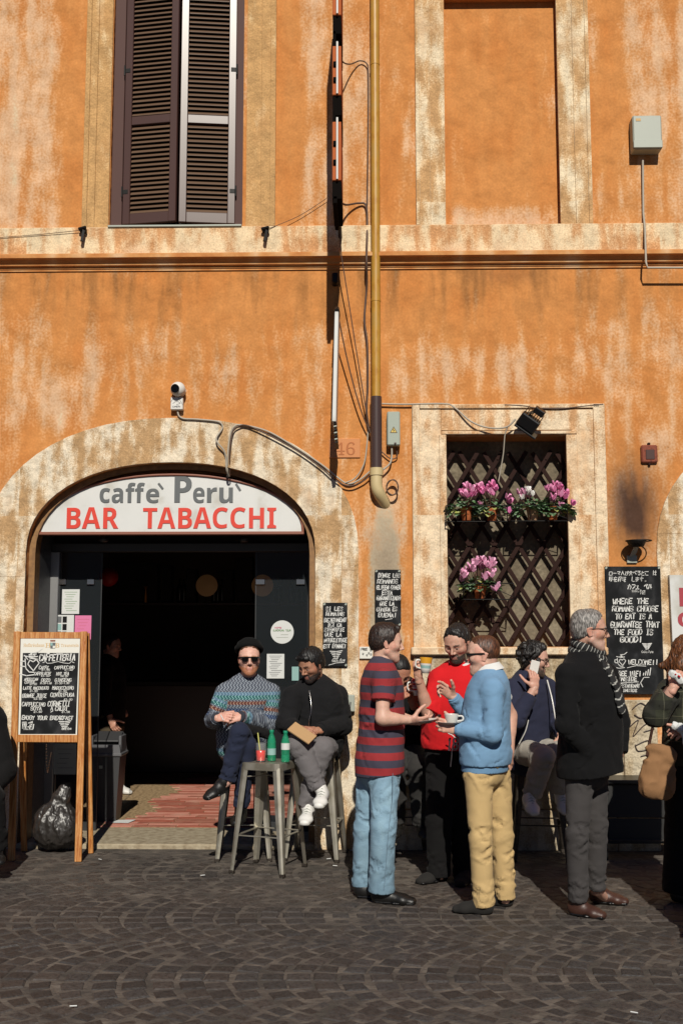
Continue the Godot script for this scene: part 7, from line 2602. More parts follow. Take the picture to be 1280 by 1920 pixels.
func saucer(label: String, at: Vector3, tilt: Basis) -> void:
	var mb := MB.new()
	mb.lathe([Vector2(0.001, 0.0), Vector2(0.04, 0.0), Vector2(0.072, 0.014), Vector2(0.073, 0.016), Vector2(0.04, 0.005), Vector2(0.001, 0.004)], Vector3.ZERO, 28)
	var o := part("saucer", mb.mesh(), M.china, null, at)
	o.basis = tilt
	tag(o, label, "saucer")

func build_people() -> void:
	striped_man()
	blue_man()
	red_man()
	grey_man()
	hat_man()
	bomber_man()
	phone_man()
	cup_man()
	coat_woman()
	edge_person()
	inside_man()
	passer_by()
	finish_jobs()

func striped_man() -> void:
	zs = -0.13
	var f := person("man in a red and navy striped T-shirt and pale jeans, holding a saucer", P(710, 1690, 1.76), Vector3(0.97, 0, -0.15), Vector3(0.9, 0, -0.42))
	f.tone = Color(0.52, 0.315, 0.24)
	f.pel = P(711, 1428, 1.76)
	f.neck = P(714, 1246, 1.76)
	f.sh = [P(719, 1275, 1.93), P(713, 1275, 1.6)]
	f.el = [P(716, 1347, 1.98), P(735, 1345, 1.58)]
	f.wr = [P(768, 1350, 1.93), P(782, 1352, 1.68)]
	f.hip = [P(721, 1450, 1.83), P(697, 1450, 1.69)]
	f.kn = [P(718, 1548, 1.87), P(686, 1555, 1.67)]
	f.an = [P(714, 1672, 1.85), P(682, 1662, 1.66)]
	f.heel = [G(694, 1692), G(664, 1682)]
	f.toe = [G(786, 1697), G(742, 1686)]
	f.hand = [[Vector3(0.95, -0.1, -0.2), Vector3(0.1, -0.75, 0.6), [0.5, 0.55, 0.6, 0.65], 0.75], [Vector3(1, 0, 0.2), Vector3(0, -1, 0.2), [0.3, 0.3, 0.3, 0.4], 0.3]]
	f.head = P(724, 1207, 1.76)
	f.look = Vector3(1, -0.06, -0.06)
	f.bulk = 1.0
	f.deep = 1.04
	body(f, Color(0.4, 0.26, 0.2), 0.15, Color(0.2, 0.12, 0.08))
	make_hair(f, 0.014, 0.084, 0.022, -0.05, 0.004, 30.0, M.hair_brown, "hair", [pr(f.head + head_basis(f) * Vector3(-0.04, 0.1, 0.06), f.head + head_basis(f) * Vector3(0.04, 0.1, 0.064), 0.026, 0.026, 0.02, 0.02, Vector3.UP, 0.03)])
	var arms := [f.sh[0], f.el[0], f.sh[1], f.el[1]]
	var uv := func(p: Vector3) -> Vector2:
		for i in [0, 2]:
			var a: Vector3 = arms[i]
			var d: Vector3 = arms[i + 1] - a
			var t := (p - a).dot(d) / d.length_squared()
			if t > 0.2 and t < 0.7 and (p - a - d * t).length() < 0.082 and absf(p.z - 1.76 + 0.13) > 0.13:
				return Vector2(0.5, (a.y - t * d.length() * 1.0 + 0.01) / -0.092)
		return Vector2(0.5, p.y / -0.092)
	garment(f, "t_shirt", top_prims(f, 0.014, [[-0.16, 0.168, 0.130, 0.0], [0.02, 0.160, 0.126, 0.0], [0.25, 0.148, 0.120, 0.01], [0.5, 0.152, 0.118, 0.01], [0.72, 0.166, 0.113, 0.008], [0.84, 0.155, 0.098, 0.0], [0.93, 0.105, 0.074, -0.004], [1.0, 0.056, 0.052, 0.0]], [0.27, 0.27], [0.07, 0.06, 0.05]), M.striped_jersey, 0.009, 0.004, 8.0, 7.0, 8.0, elbow_spots(f, 0.6), [[f.pel.lerp(f.neck, -0.13), Vector3(0.1, -1, 0)]], null, uv)
	ring_at(f, "collar", f.neck + Vector3(0.004, 0.012, 0), Vector3(0.2, 1, 0).normalized(), f.sh_r, 0.068, 0.066, 0.009, M.cloth_navy)
	var fade := func(p: Vector3) -> Color:
		var v := 0.85 + 0.25 * clampf(sin((p.y - 0.35) * 5.5), -0.4, 1.0)
		return Color(v, v, v)
	trousers(f, M.denim, [0.096, 0.077, 0.079], 0.007, fade)
	seam(f, [P(736, 1450, 1.95), P(735, 1500, 1.955), P(728, 1560, 1.955), P(722, 1640, 1.94), P(719, 1668, 1.94)], M.denim_seam)
	pocket(f, [P(672, 1410, 1.82), P(700, 1413, 1.87), P(700, 1445, 1.88), P(688, 1453, 1.87), P(674, 1446, 1.83)], M.denim_seam)
	shoe(f, 0, M.black_leather, 1.1, M.black_plastic)
	shoe(f, 1, M.black_leather, 1.1, M.black_plastic)
	saucer("white saucer in the hand of the man in the striped T-shirt", P(800, 1354, 1.89), Basis(Vector3.BACK, 0.12))

func seam(f: Figure, pts: Array, m: Material) -> void:
	var mb := MB.new(f.node.position)
	mb.tube(curve(pts, 4), 0.0016, 5)
	part("seam", mb.mesh(), m, f.node)

func pocket(f: Figure, pts: Array, m: Material) -> void:
	pts.append(pts[0])
	var mb := MB.new(f.node.position)
	mb.tube(pts, 0.0025, 5)
	part("pocket_stitching", mb.mesh(), m, f.node)

func blue_man() -> void:
	zs = -0.13
	var f := person("man in a light blue sweater, tan chinos and sunglasses, holding a white cup", P(912, 1700, 2.0), Vector3(-0.99, 0, -0.12), Vector3(-0.85, 0, -0.5))
	f.tone = Color(0.53, 0.325, 0.25)
	f.pel = P(909, 1428, 2.0)
	f.neck = P(918, 1266, 2.0)
	f.sh = [P(908, 1292, 1.84), P(924, 1292, 2.16)]
	f.el = [P(884, 1352, 1.82), P(922, 1376, 2.2)]
	f.wr = [P(848, 1306, 1.92), P(854, 1367, 2.12)]
	f.hip = [P(931, 1455, 1.93), P(897, 1455, 2.07)]
	f.kn = [P(940, 1570, 1.93), P(900, 1572, 2.1)]
	f.an = [P(947, 1684, 1.91), P(906, 1698, 2.08)]
	f.heel = [G(962, 1700), G(926, 1715)]
	f.toe = [G(893, 1694), G(843, 1710)]
	f.hand = [[Vector3(-0.75, 0.62, 0.15), Vector3(0.35, 0.3, -0.9), [0.28, 0.5, 0.75, 0.9], 0.1], [Vector3(-0.9, 0.25, -0.05), Vector3(0.15, 0.1, 1.0), [0.5, 0.55, 0.6, 0.65], 0.5]]
	f.head = P(905, 1230, 2.0)
	f.look = Vector3(-1, -0.08, -0.1)
	f.bulk = 0.99
	f.deep = 1.0
	body(f, Color(0.4, 0.25, 0.18), 0.12, Color(0.25, 0.14, 0.08))
	make_hair(f, 0.004, 0.098, 0.004, -0.03, 0.0015, 60.0, M.hair_ginger)
	glasses(f, true)
	garment(f, "sweater", top_prims(f, 0.02, [[-0.1, 0.15, 0.115, 0.0], [0.02, 0.158, 0.12, 0.0], [0.12, 0.165, 0.126, 0.0], [0.3, 0.163, 0.126, 0.01], [0.52, 0.162, 0.12, 0.012], [0.72, 0.166, 0.115, 0.006], [0.84, 0.152, 0.1, 0.0], [0.93, 0.105, 0.078, -0.004], [1.0, 0.06, 0.058, 0.0]], [0.98, 0.98], [0.067, 0.061, 0.042]), M.blue_wool, 0.0095, 0.004, 8.0, 11.0, 8.0, elbow_spots(f, 2.2), [[f.pel.lerp(f.neck, -0.03), Vector3(0, -1, 0)]], null, null, 21)
	garment(f, "hem_band", rows(f, [[-0.2, 0.156, 0.119, 0.0], [0.1, 0.158, 0.12, 0.0]], 0.017), M.blue_rib, 0.008, 0.0, 1, 1, 1, [], [[f.pel.lerp(f.neck, -0.11), Vector3(0, -1, 0)], [f.pel.lerp(f.neck, 0.0), Vector3(0, 1, 0)]], null, null, 3, 0)
	for i in 2: cuff(f, i, 0.96, 0.040, M.blue_rib)
	var cc := f.neck + Vector3(-0.008, 0.036, 0)
	collar(f, cc, Vector3(-0.22, 1, 0).normalized(), 0.076, 0.074, 0.032, M.white_cotton)
	trousers(f, M.chino, [0.089, 0.068, 0.064], 0.006, null, 0.14, 8)
	pocket(f, [P(914, 1424, 2.16), P(946, 1421, 2.08), P(947, 1433, 2.085), P(932, 1440, 2.14), P(915, 1435, 2.165)], M.chino_seam)
	shoe(f, 0, M.dark_suede, 1.0)
	shoe(f, 1, M.dark_suede, 1.0)
	saucer("white saucer under the white cup of the man in the light blue sweater", P(843, 1358, 2.11), Basis())
	cup("coffee_cup", "wide white cup held by the man in the light blue sweater", P(846, 1357, 2.11), 0.032, 0.044, 0.058, Basis(), [[1.0, M.china]], Vector3(1, 0, 0.2).normalized())

func collar(f: Figure, c: Vector3, axis: Vector3, w: float, d: float, h: float, m: Material) -> void:
	# an open band round the neck that folds outwards
	var mb := MB.new(f.node.position)
	var right := f.sh_r
	var fwd := axis.cross(right).normalized()
	for layer in 2:
		var first := mb.v.size()
		var n := 28
		for i in n + 1:
			var a := TAU * i / n
			var dir := right * cos(a) + fwd * sin(a)
			var front := clampf(sin(a), 0.0, 1.0)
			var e := c + right * cos(a) * w + fwd * sin(a) * d
			var up := e + axis * h * (1.0 - 0.8 * front * front * front)
			var low := e + dir * 0.022 - axis * 0.012
			for p in ([e - axis * 0.02, up] if layer == 0 else [up + axis * 0.001, low]):
				mb.vert(p, (dir + axis * (0.1 if layer == 0 else 0.6)).normalized())
		for i in n:
			var a := first + i * 2
			mb.idx.append_array([a, a + 2, a + 1, a + 1, a + 2, a + 3])
	part("collar", mb.mesh(), m, f.node)

func red_man() -> void:
	zs = -0.25
	var f := person("bearded man in a bright red sweater and black trousers looking down at a cup", P(848, 1650, 1.33), Vector3(-0.42, 0, 0.9))
	f.tone = Color(0.47, 0.27, 0.2)
	f.pel = P(848, 1400, 1.30)
	f.neck = P(866, 1252, 1.33)
	f.sh = [P(823, 1274, 1.33), P(924, 1272, 1.22)]
	f.el = [P(802, 1336, 1.42), P(957, 1340, 1.12)]
	f.wr = [P(784, 1270, 1.52), P(956, 1412, 1.2)]
	f.hip = [P(826, 1420, 1.31), P(866, 1420, 1.28)]
	f.kn = [P(822, 1535, 1.36), P(868, 1535, 1.3)]
	f.an = [P(822, 1642, 1.35), P(872, 1645, 1.28)]
	f.heel = [G(838, 1648), G(884, 1643)]
	f.toe = [G(779, 1660), G(858, 1666)]
	f.hand = [[Vector3(-0.1, 0.95, 0.15), Vector3(-0.75, 0.1, 0.65), [0.75, 0.85, 0.9, 0.95], 0.4], [Vector3(0.0, -1, 0.2), Vector3(0.8, 0, 0.4), [0.3, 0.3, 0.35, 0.4], 0.3]]
	f.head = P(857, 1208, 1.40)
	f.look = Vector3(-0.45, -0.38, 0.82)
	f.hs = 1.03
	f.bulk = 1.22
	f.deep = 1.22
	body(f, Color(0.035, 0.028, 0.025), 1.12, Color(0.07, 0.05, 0.045))
	make_hair(f, 0.013, 0.098, 0.014, -0.05, 0.006, 30.0, M.hair_dark)
	garment(f, "sweater", top_prims(f, 0.012, [[-0.08, 0.155, 0.12, 0.0], [0.05, 0.165, 0.128, 0.01], [0.25, 0.168, 0.135, 0.02], [0.5, 0.165, 0.125, 0.015], [0.7, 0.168, 0.115, 0.006], [0.84, 0.15, 0.098, 0.0], [0.93, 0.105, 0.076, -0.004], [1.0, 0.056, 0.054, 0.0]], [0.5, 0.2], [0.072, 0.064, 0.05]), M.red_wool, 0.01, 0.005, 7.0, 8.0, 7.0, elbow_spots(f, 1.0), [[f.pel.lerp(f.neck, -0.02), Vector3(0, -1, 0)]], null, null, 31)
	collar(f, f.neck + Vector3(-0.012, 0.03, 0.016), Vector3(-0.15, 1, 0.3).normalized(), 0.078, 0.076, 0.028, M.white_cotton)
	# the white sleeve of the left arm
	garment(f, "white_sleeve", [pr((f.sh[1] as Vector3).lerp(f.el[1], 0.1), (f.sh[1] as Vector3).lerp(f.el[1], 0.62), 0.071, 0.066, 0.071, 0.066, Vector3.ZERO, 0.02, "b")], M.white_cotton, 0.01, 0.004)
	trousers(f, M.black_cotton, [0.105, 0.088, 0.08], 0.006, null, 0.14, 12)
	shoe(f, 0, M.dark_suede, 1.1, M.black_plastic)
	shoe(f, 1, M.dark_suede, 1.1, M.black_plastic)
	var c := P(797, 1262, 1.56)
	var cp := cup("paper_cup", "yellow and white cup raised by the man in the red sweater", c, 0.03, 0.043, 0.104, Basis(Vector3.BACK, -0.06), [[0.3, M.china], [0.2, M.paper_teal], [0.12, M.china], [0.38, M.cup_yellow]], Vector3(-1, 0, 0.1).normalized())
	# a white number hanging from the belt
	var tagp := P(846, 1400, 1.62)
	var o := thing("number_tag", "white looped cord with number 18 hanging before the black trousers", "tag", tagp)
	var mb := MB.new()
	text(mb, "18", Vector3(-0.03, -0.02, 0), 0.075, 0.075, 0.011, Vector3.RIGHT, Vector3.UP, 0.1)
	part("numerals", mb.mesh(), M.china, o)
	mb = MB.new()
	mb.tube(curve([Vector3(-0.02, 0.085, -0.02), Vector3(0.02, 0.06, 0.0), Vector3(0.005, 0.0, 0), Vector3(0.0, -0.06, 0), Vector3(-0.008, -0.13, 0)], 5), 0.0035, 6)
	part("cord", mb.mesh(), M.china, o)

func grey_man() -> void:
	zs = -0.14
	var f := person("tall grey haired man in a black coat, striped scarf and brown boots", P(1100, 1700, 2.06), Vector3(0.92, 0, 0.38), Vector3(0.98, 0, 0.2))
	f.tone = Color(0.46, 0.26, 0.19)
	f.pel = P(1098, 1420, 2.06)
	f.neck = P(1096, 1234, 2.06)
	f.sh = [P(1064, 1266, 2.24), P(1136, 1266, 1.9)]
	f.el = [P(1062, 1360, 2.28), P(1160, 1352, 1.93)]
	f.wr = [P(1107, 1412, 2.235), P(1160, 1415, 2.0)]
	f.hip = [P(1087, 1455, 2.14), P(1112, 1455, 1.99)]
	f.kn = [P(1081, 1562, 2.17), P(1116, 1548, 2.01)]
	f.an = [P(1083, 1688, 2.13), P(1117, 1668, 1.97)]
	f.heel = [G(1064, 1714), G(1104, 1692)]
	f.toe = [G(1139, 1724), G(1182, 1697)]
	f.hand = [[Vector3(0.35, -0.85, -0.35), Vector3(0.35, 0.3, 0.9), [0.2, 0.2, 0.25, 0.3], 0.9], null]
	f.head = P(1104, 1184, 2.1)
	f.look = Vector3(1, -0.02, 0.08)
	f.hs = 1.04
	f.bulk = 1.2
	f.deep = 1.2
	body(f, Color(0.45, 0.36, 0.32), 0.35, Color(0.4, 0.37, 0.35))
	make_hair(f, 0.010, 0.088, 0.008, -0.055, 0.004, 34.0, M.hair_grey)
	glasses(f, false)
	var skirt := [[-0.24, 0.165, 0.135, 0.01], [-0.1, 0.165, 0.135, 0.01], [0.1, 0.16, 0.13, 0.015], [0.3, 0.158, 0.132, 0.025], [0.52, 0.162, 0.128, 0.02], [0.72, 0.17, 0.116, 0.006], [0.84, 0.155, 0.1, 0.0], [0.93, 0.105, 0.078, -0.004], [1.0, 0.062, 0.06, 0.0]]
	var p := top_prims(f, 0.02, skirt, [0.97, 0.97], [0.074, 0.067, 0.055])
	p.append(pr(f.pel.lerp(f.neck, 0.55) + Vector3(0.17, 0, 0.02), f.pel.lerp(f.neck, -0.16) + Vector3(0.19, 0, 0.0), 0.03, 0.022, 0.06, 0.08, Vector3.RIGHT, 0.05))
	cut_square = false
	garment(f, "coat", p, M.black_wool, 0.010, 0.007, 6.0, 7.0, 6.0, elbow_spots(f, 1.6), [[f.pel.lerp(f.neck, -0.17), Vector3(0.12, -1, 0)]], null, null, 41)
	cut_square = true
	# scarf: a thick wrap and two tails down the front
	var up := Vector3(0.12, 1, 0).normalized()
	var wrap := MB.new(f.node.position)
	var c := f.neck + Vector3(0.012, 0.035, 0.0)
	for k in 2:
		var pts := []
		var rr := []
		for i in 29:
			var a := TAU * i / 28.0
			var e := 0.088 - 0.006 * k + 0.006 * sin(a * 3.0 + k)
			pts.append(c + Vector3(cos(a) * e, -0.022 + 0.045 * k - cos(a) * 0.035 + 0.006 * sin(a * 2.0 + k), sin(a) * e))
			rr.append(0.03 - 0.003 * k + 0.004 * sin(a * 4.0))
		var first := wrap.v.size()
		wrap.tube(pts, rr, 10)
		for i in 29:
			for j in 10:
				wrap.uv[first + i * 10 + j] = Vector2(0.5, i * 0.93 + j * 0.12)
	part("scarf", wrap.mesh(), M.striped_scarf, f.node)
	var fw := Vector3.UP.cross(f.sh_r).normalized()
	var tp := []
	for t in [[0.075, -0.03, 0.02], [0.125, -0.1, 0.02], [0.17, -0.19, 0.025], [0.195, -0.29, 0.03], [0.205, -0.35, 0.03]]:
		tp.append(c + fw * t[0] + Vector3(0, t[1], 0) + f.sh_r * t[2])
	var tpr := []
	for i in 4:
		tpr.append(pr(tp[i], tp[i + 1], 0.062, 0.066, 0.022, 0.02, f.sh_r, 0.02))
	var tg := field(tpr, 0.008)
	wrinkle(tg, 44, 0.008, 22.0, 4.0, 22.0, true)
	var tail := MB.new(f.node.position)
	net(tg, tail, null, func(p: Vector3) -> Vector2: return Vector2(0.5, (p.y + (p - c).dot(f.sh_r) * 0.35) / 0.045))
	part("scarf_tail", tail.mesh(), M.striped_scarf, f.node)
	trousers(f, M.grey_denim, [0.088, 0.067, 0.058], 0.007, null, 0.1, 15)
	shoe(f, 0, M.brown_leather, 1.05, M.black_plastic)
	shoe(f, 1, M.brown_leather, 1.05, M.black_plastic)

func hat_man() -> void:
	zs = 0
	var f := person("seated man in round black hat, sunglasses and patterned knit sweater, legs crossed", P(455, 1500, 0.4), Vector3(0.1, 0, 1))
	f.tone = Color(0.55, 0.32, 0.25)
	f.pel = P(453, 1392, 0.30)
	f.neck = P(466, 1276, 0.40)
	f.sh = [P(421, 1299, 0.42), P(509, 1299, 0.36)]
	f.el = [P(400, 1351, 0.44), P(503, 1358, 0.40)]
	f.wr = [P(407, 1346, 0.66), P(452, 1344, 0.64)]
	f.hip = [P(438, 1402, 0.36), P(474, 1402, 0.36)]
	f.kn = [P(463, 1398, 0.80), P(449, 1374, 0.86)]
	f.an = [P(452, 1512, 0.72), P(426, 1464, 0.86)]
	f.heel = [P(456, 1532, 0.64), P(430, 1482, 0.80)]
	f.toe = [P(440, 1552, 0.88), P(382, 1503, 0.96)]
	f.hand = [[Vector3(0.9, 0.12, 0.35), Vector3(-0.1, 0.6, 0.75), [0.5, 0.55, 0.6, 0.65], 0.5], [Vector3(-0.92, -0.1, 0.3), Vector3(0.1, 0.6, 0.8), [0.4, 0.45, 0.5, 0.55], 0.4]]
	f.head = P(467, 1237, 0.46)
	f.look = Vector3(0.16, 0.0, 1)
	body(f, Color(0.28, 0.10, 0.04), 0.85, Color(0.35, 0.18, 0.1))
	make_hair(f, 0.006, 0.09, 0.008, -0.05, 0.002, 40.0, M.hair_ginger)
	glasses(f, true)
	var B := head_basis(f)
	var hat := f.head + B * Vector3(0, 0.062, -0.022)
	var tiltb := B * Basis(Vector3.RIGHT, -0.42)
	var mb := MB.new(f.node.position)
	mb.lathe([Vector2(0.094, 0.0), Vector2(0.099, 0.03), Vector2(0.088, 0.066), Vector2(0.055, 0.092), Vector2(0.001, 0.098)], hat, 30, tiltb)
	mb.lathe([Vector2(0.09, 0.0), Vector2(0.106, 0.004), Vector2(0.11, 0.018), Vector2(0.108, 0.03), Vector2(0.102, 0.032), Vector2(0.095, 0.02)], hat, 30, tiltb)
	part("hat", mb.mesh(), M.felt, f.node)
	var arms := [[f.sh[0], f.el[0], f.wr[0]], [f.sh[1], f.el[1], f.wr[1]]]
	var neck := f.neck
	var right := f.sh_r
	var uv := func(p: Vector3) -> Vector2:
		for a in arms:
			for k in 2:
				var d: Vector3 = a[k + 1] - a[k]
				var t: float = (p - a[k]).dot(d) / d.length_squared()
				if t > (0.25 if k == 0 else 0.0) and t < 1.05 and (p - a[k] - d * t).length() < 0.085:
					var along: float = t * d.length() + (a[1].distance_to(a[0]) if k else 0.0)
					return Vector2((p - a[k]).dot(right) / 0.19 + p.z * 2.0, (along + 0.05) / 0.42)
		return Vector2((p - neck).dot(right) / 0.19, (neck.y - p.y + 0.02) / 0.42)
	garment(f, "sweater", top_prims(f, 0.018, [[-0.08, 0.165, 0.13, 0.01], [0.1, 0.17, 0.13, 0.012], [0.3, 0.162, 0.125, 0.012], [0.52, 0.162, 0.12, 0.012], [0.72, 0.166, 0.115, 0.006], [0.84, 0.152, 0.098, 0.0], [0.93, 0.105, 0.076, -0.004], [1.0, 0.058, 0.056, 0.0]], [1.0, 1.0], [0.068, 0.066, 0.05]), M.patterned_knit, 0.009, 0.005, 7.0, 9.0, 7.0, elbow_spots(f, 1.4), [], null, uv, 51)
	ring_at(f, "collar", f.neck + Vector3(0.002, 0.008, 0.004), Vector3(0, 1, 0.25).normalized(), f.sh_r, 0.07, 0.066, 0.011, M.rib_knit)
	for i in 2: cuff(f, i, 1.02, 0.044, M.rib_knit)
	trousers(f, M.navy_denim, [0.088, 0.070, 0.056], 0.006, null, 0.1, 18)
	shoe(f, 0, M.black_leather, 1.0, M.black_plastic)
	shoe(f, 1, M.black_leather, 1.0, M.black_plastic)
	var bg := P(482, 1374, 0.72)
	var b := thing("lap_bag", "soft black bag lying on the lap of the man in sunglasses", "bag", bg)
	var g := field([pr(bg + Vector3(-0.1, 0.035, 0), bg + Vector3(0.075, -0.01, 0), 0.05, 0.06, 0.035, 0.035, Vector3.BACK, 0.03)], 0.008)
	wrinkle(g, 4, 0.012, 8, 14, 8)
	mb = MB.new(bg)
	net(g, mb)
	part("bag_body", mb.mesh(), M.black_cotton, b)
	var ci := P(417, 1345, 0.80)
	mb = MB.new(ci)
	mb.tube([ci + Vector3(-0.012, 0.018, 0.0), ci + Vector3(0.012, -0.02, 0.02)], 0.004, 6)
	tag(part("cigarette", mb.mesh(), M.paper, null, ci), "white cigarette between the fingers of the man in sunglasses", "cigarette")

func bomber_man() -> void:
	zs = 0
	var f := person("seated bearded man in black bomber jacket and grey sweatpants looking down", P(592, 1500, 0.42), Vector3(-0.28, 0, 0.95))
	f.tone = Color(0.33, 0.165, 0.105)
	f.pel = P(594, 1394, 0.30)
	f.neck = P(592, 1284, 0.38)
	f.sh = [P(550, 1306, 0.46), P(632, 1304, 0.32)]
	f.el = [P(537, 1358, 0.56), P(642, 1360, 0.40)]
	f.wr = [P(556, 1366, 0.74), P(594, 1370, 0.66)]
	f.hip = [P(578, 1402, 0.38), P(612, 1402, 0.34)]
	f.kn = [P(560, 1396, 0.78), P(604, 1404, 0.72)]
	f.an = [P(598, 1478, 0.80), P(573, 1512, 0.70)]
	f.heel = [P(609, 1497, 0.76), P(582, 1530, 0.66)]
	f.toe = [P(596, 1519, 1.0), P(569, 1551, 0.90)]
	f.hand = [[Vector3(0.85, -0.1, 0.35), Vector3(0.1, 0.85, 0.5), [0.3, 0.32, 0.35, 0.4], 0.2], [Vector3(-0.9, 0.05, 0.35), Vector3(0.1, 0.8, 0.55), [0.42, 0.45, 0.48, 0.5], 0.3]]
	f.head = P(584, 1248, 0.47)
	f.look = Vector3(-0.62, -0.38, 0.72)
	f.bulk = 1.0
	body(f, Color(0.022, 0.018, 0.017), 1.1, Color(0.03, 0.02, 0.02))
	make_hair(f, 0.016, 0.076, 0.02, -0.055, 0.004, 32.0, M.hair_black, "hair", [pr(f.head + head_basis(f) * Vector3(-0.045, 0.085, 0.068), f.head + head_basis(f) * Vector3(0.045, 0.085, 0.068), 0.02, 0.02, 0.026, 0.026, Vector3.UP, 0.03)])
	garment(f, "bomber_jacket", top_prims(f, 0.03, [[-0.1, 0.155, 0.122, 0.0], [0.05, 0.178, 0.14, 0.01], [0.25, 0.182, 0.145, 0.018], [0.5, 0.178, 0.135, 0.014], [0.72, 0.178, 0.122, 0.006], [0.84, 0.158, 0.102, 0.0], [0.93, 0.108, 0.08, -0.004], [1.0, 0.062, 0.06, 0.0]], [0.93, 0.93], [0.08, 0.078, 0.055]), M.bomber, 0.01, 0.010, 6.0, 10.0, 6.0, elbow_spots(f, 1.5), [], null, null, 61)
	ring_at(f, "collar", f.neck + Vector3(0.0, 0.016, 0.0), Vector3(-0.05, 1, 0.3).normalized(), f.sh_r, 0.078, 0.076, 0.018, M.bomber)
	for i in 2: cuff(f, i, 0.92, 0.045, M.bomber)
	var mb := MB.new(f.node.position)
	mb.tube(curve([P(580, 1296, 0.585), P(583, 1318, 0.62), P(583, 1336, 0.635), P(579, 1352, 0.635), P(579, 1364, 0.62)], 5), 0.0035, 6)
	mb.box(P(580, 1297, 0.59), Vector3(0.012, 0.022, 0.006), Basis(), 0.002)
	part("zip", mb.mesh(), M.chrome, f.node)
	trousers(f, M.sweatpants, [0.1, 0.085, 0.062], 0.009, null, 0.1, 22)
	shoe(f, 0, M.white_leather, 1.0, M.sole_grey)
	shoe(f, 1, M.white_leather, 1.0, M.sole_grey)
	var a := P(546, 1361, 0.84)
	var b := P(586, 1388, 0.88)
	var ax := (b - a).normalized()
	var n := Vector3(0.25, 0.75, 0.55)
	n = (n - ax * n.dot(ax)).normalized()
	var o := thing("cardboard_tray", "flat brown cardboard piece held by the man in the bomber jacket", "cardboard", (a + b) / 2)
	mb = MB.new()
	mb.box(Vector3.ZERO, Vector3(a.distance_to(b), 0.012, 0.11), Basis(ax, n, ax.cross(n)), 0.002)
	part("card_sheet", mb.mesh(), M.cardboard, o)

func phone_man() -> void:
	zs = 0.02
	var f := person("curly haired man in navy jacket and pale trousers phoning on a stool", P(1008, 1520, 0.5), Vector3(0.72, 0, 0.69))
	f.tone = Color(0.47, 0.275, 0.21)
	f.coarse = 1.1
	f.pel = P(988, 1398, 0.34)
	f.neck = P(992, 1270, 0.46)
	f.sh = [P(962, 1292, 0.58), P(1026, 1292, 0.36)]
	f.el = [P(966, 1350, 0.74), P(1046, 1352, 0.44)]
	f.wr = [P(1001, 1290, 0.72), P(1052, 1380, 0.62)]
	f.hip = [P(978, 1408, 0.42), P(1006, 1406, 0.36)]
	f.kn = [P(1018, 1420, 0.82), P(1050, 1412, 0.70)]
	f.an = [P(997, 1490, 0.74), P(1046, 1482, 0.56)]
	f.heel = [P(985, 1505, 0.70), P(1046, 1502, 0.50)]
	f.toe = [P(1003, 1533, 0.90), P(1062, 1532, 0.70)]
	f.hand = [[Vector3(0.05, 1, -0.05), Vector3(0.35, 0.05, 0.9), [0.45, 0.5, 0.55, 0.6], 0.4], [Vector3(0.2, -0.5, 0.8), Vector3(0.3, 0.8, 0.4), [0.5, 0.5, 0.5, 0.5], 0.3]]
	f.head = P(1001, 1238, 0.52)
	f.look = Vector3(0.93, -0.16, 0.3)
	body(f, Color(0.05, 0.036, 0.03), 1.1, Color(0.06, 0.04, 0.03))
	var curls := []
	var r := RandomNumberGenerator.new()
	r.seed = 12
	var HB := head_basis(f)
	for i in 90:
		var d := Vector3(r.randfn(), r.randfn() * 0.9 + 0.25, r.randfn() - 0.35).normalized()
		if d.z > 0.62 - 0.3 * d.y or d.y < -0.75:
			continue
		curls.append(pr(f.head + HB * (Vector3(0, 0.03, -0.02) + d * Vector3(0.088, 0.1, 0.102)), f.head + HB * (Vector3(0, 0.028, -0.02) + d * Vector3(0.098, 0.112, 0.114)), 0.02, 0.014, 0.02, 0.014, Vector3.RIGHT, 0.006))
	make_hair(f, 0.02, 0.086, 0.0, -0.1, 0.01, 26.0, M.hair_curly, "hair", curls)
	glasses(f, false)
	garment(f, "jacket", top_prims(f, 0.03, [[-0.12, 0.175, 0.14, 0.0], [0.1, 0.178, 0.14, 0.01], [0.3, 0.175, 0.138, 0.014], [0.52, 0.172, 0.13, 0.012], [0.72, 0.17, 0.118, 0.006], [0.84, 0.154, 0.1, 0.0], [0.93, 0.108, 0.08, -0.004], [1.0, 0.064, 0.06, 0.0]], [0.9, 0.95], [0.076, 0.07, 0.05]), M.navy_coat, 0.011, 0.007, 7.0, 10.0, 7.0, elbow_spots(f, 1.4), [], null, null, 71)
	ring_at(f, "collar", f.neck + Vector3(0.0, 0.016, 0.0), Vector3(0.1, 1, 0.1).normalized(), f.sh_r, 0.082, 0.078, 0.018, M.sweatpants)
	var mb := MB.new(f.node.position)
	mb.tube(curve([P(1025, 1275, 0.56), P(1034, 1310, 0.62), P(1040, 1345, 0.66), P(1044, 1370, 0.66)], 5), 0.005, 6)
	mb.tube(curve([P(972, 1395, 0.62), P(984, 1372, 0.66), P(990, 1350, 0.68)], 5), 0.004, 6)
	part("jacket_piping", mb.mesh(), M.china, f.node)
	trousers(f, M.light_trousers, [0.1, 0.085, 0.068], 0.008, null, 0.1, 25)
	shoe(f, 0, M.white_leather, 1.0, M.sole_grey)
	shoe(f, 1, M.white_leather, 1.0, M.sole_grey)
	var pp := P(1000, 1256, 0.66)
	var o := thing("mobile_phone", "white mobile phone held to the ear of the curly haired man", "phone", pp)
	mb = MB.new()
	mb.box(Vector3.ZERO, Vector3(0.068, 0.135, 0.009), Basis(Vector3.BACK, -0.25) * Basis(Vector3.UP, 0.25), 0.003)
	part("phone_shell", mb.mesh(), M.white_plastic, o)

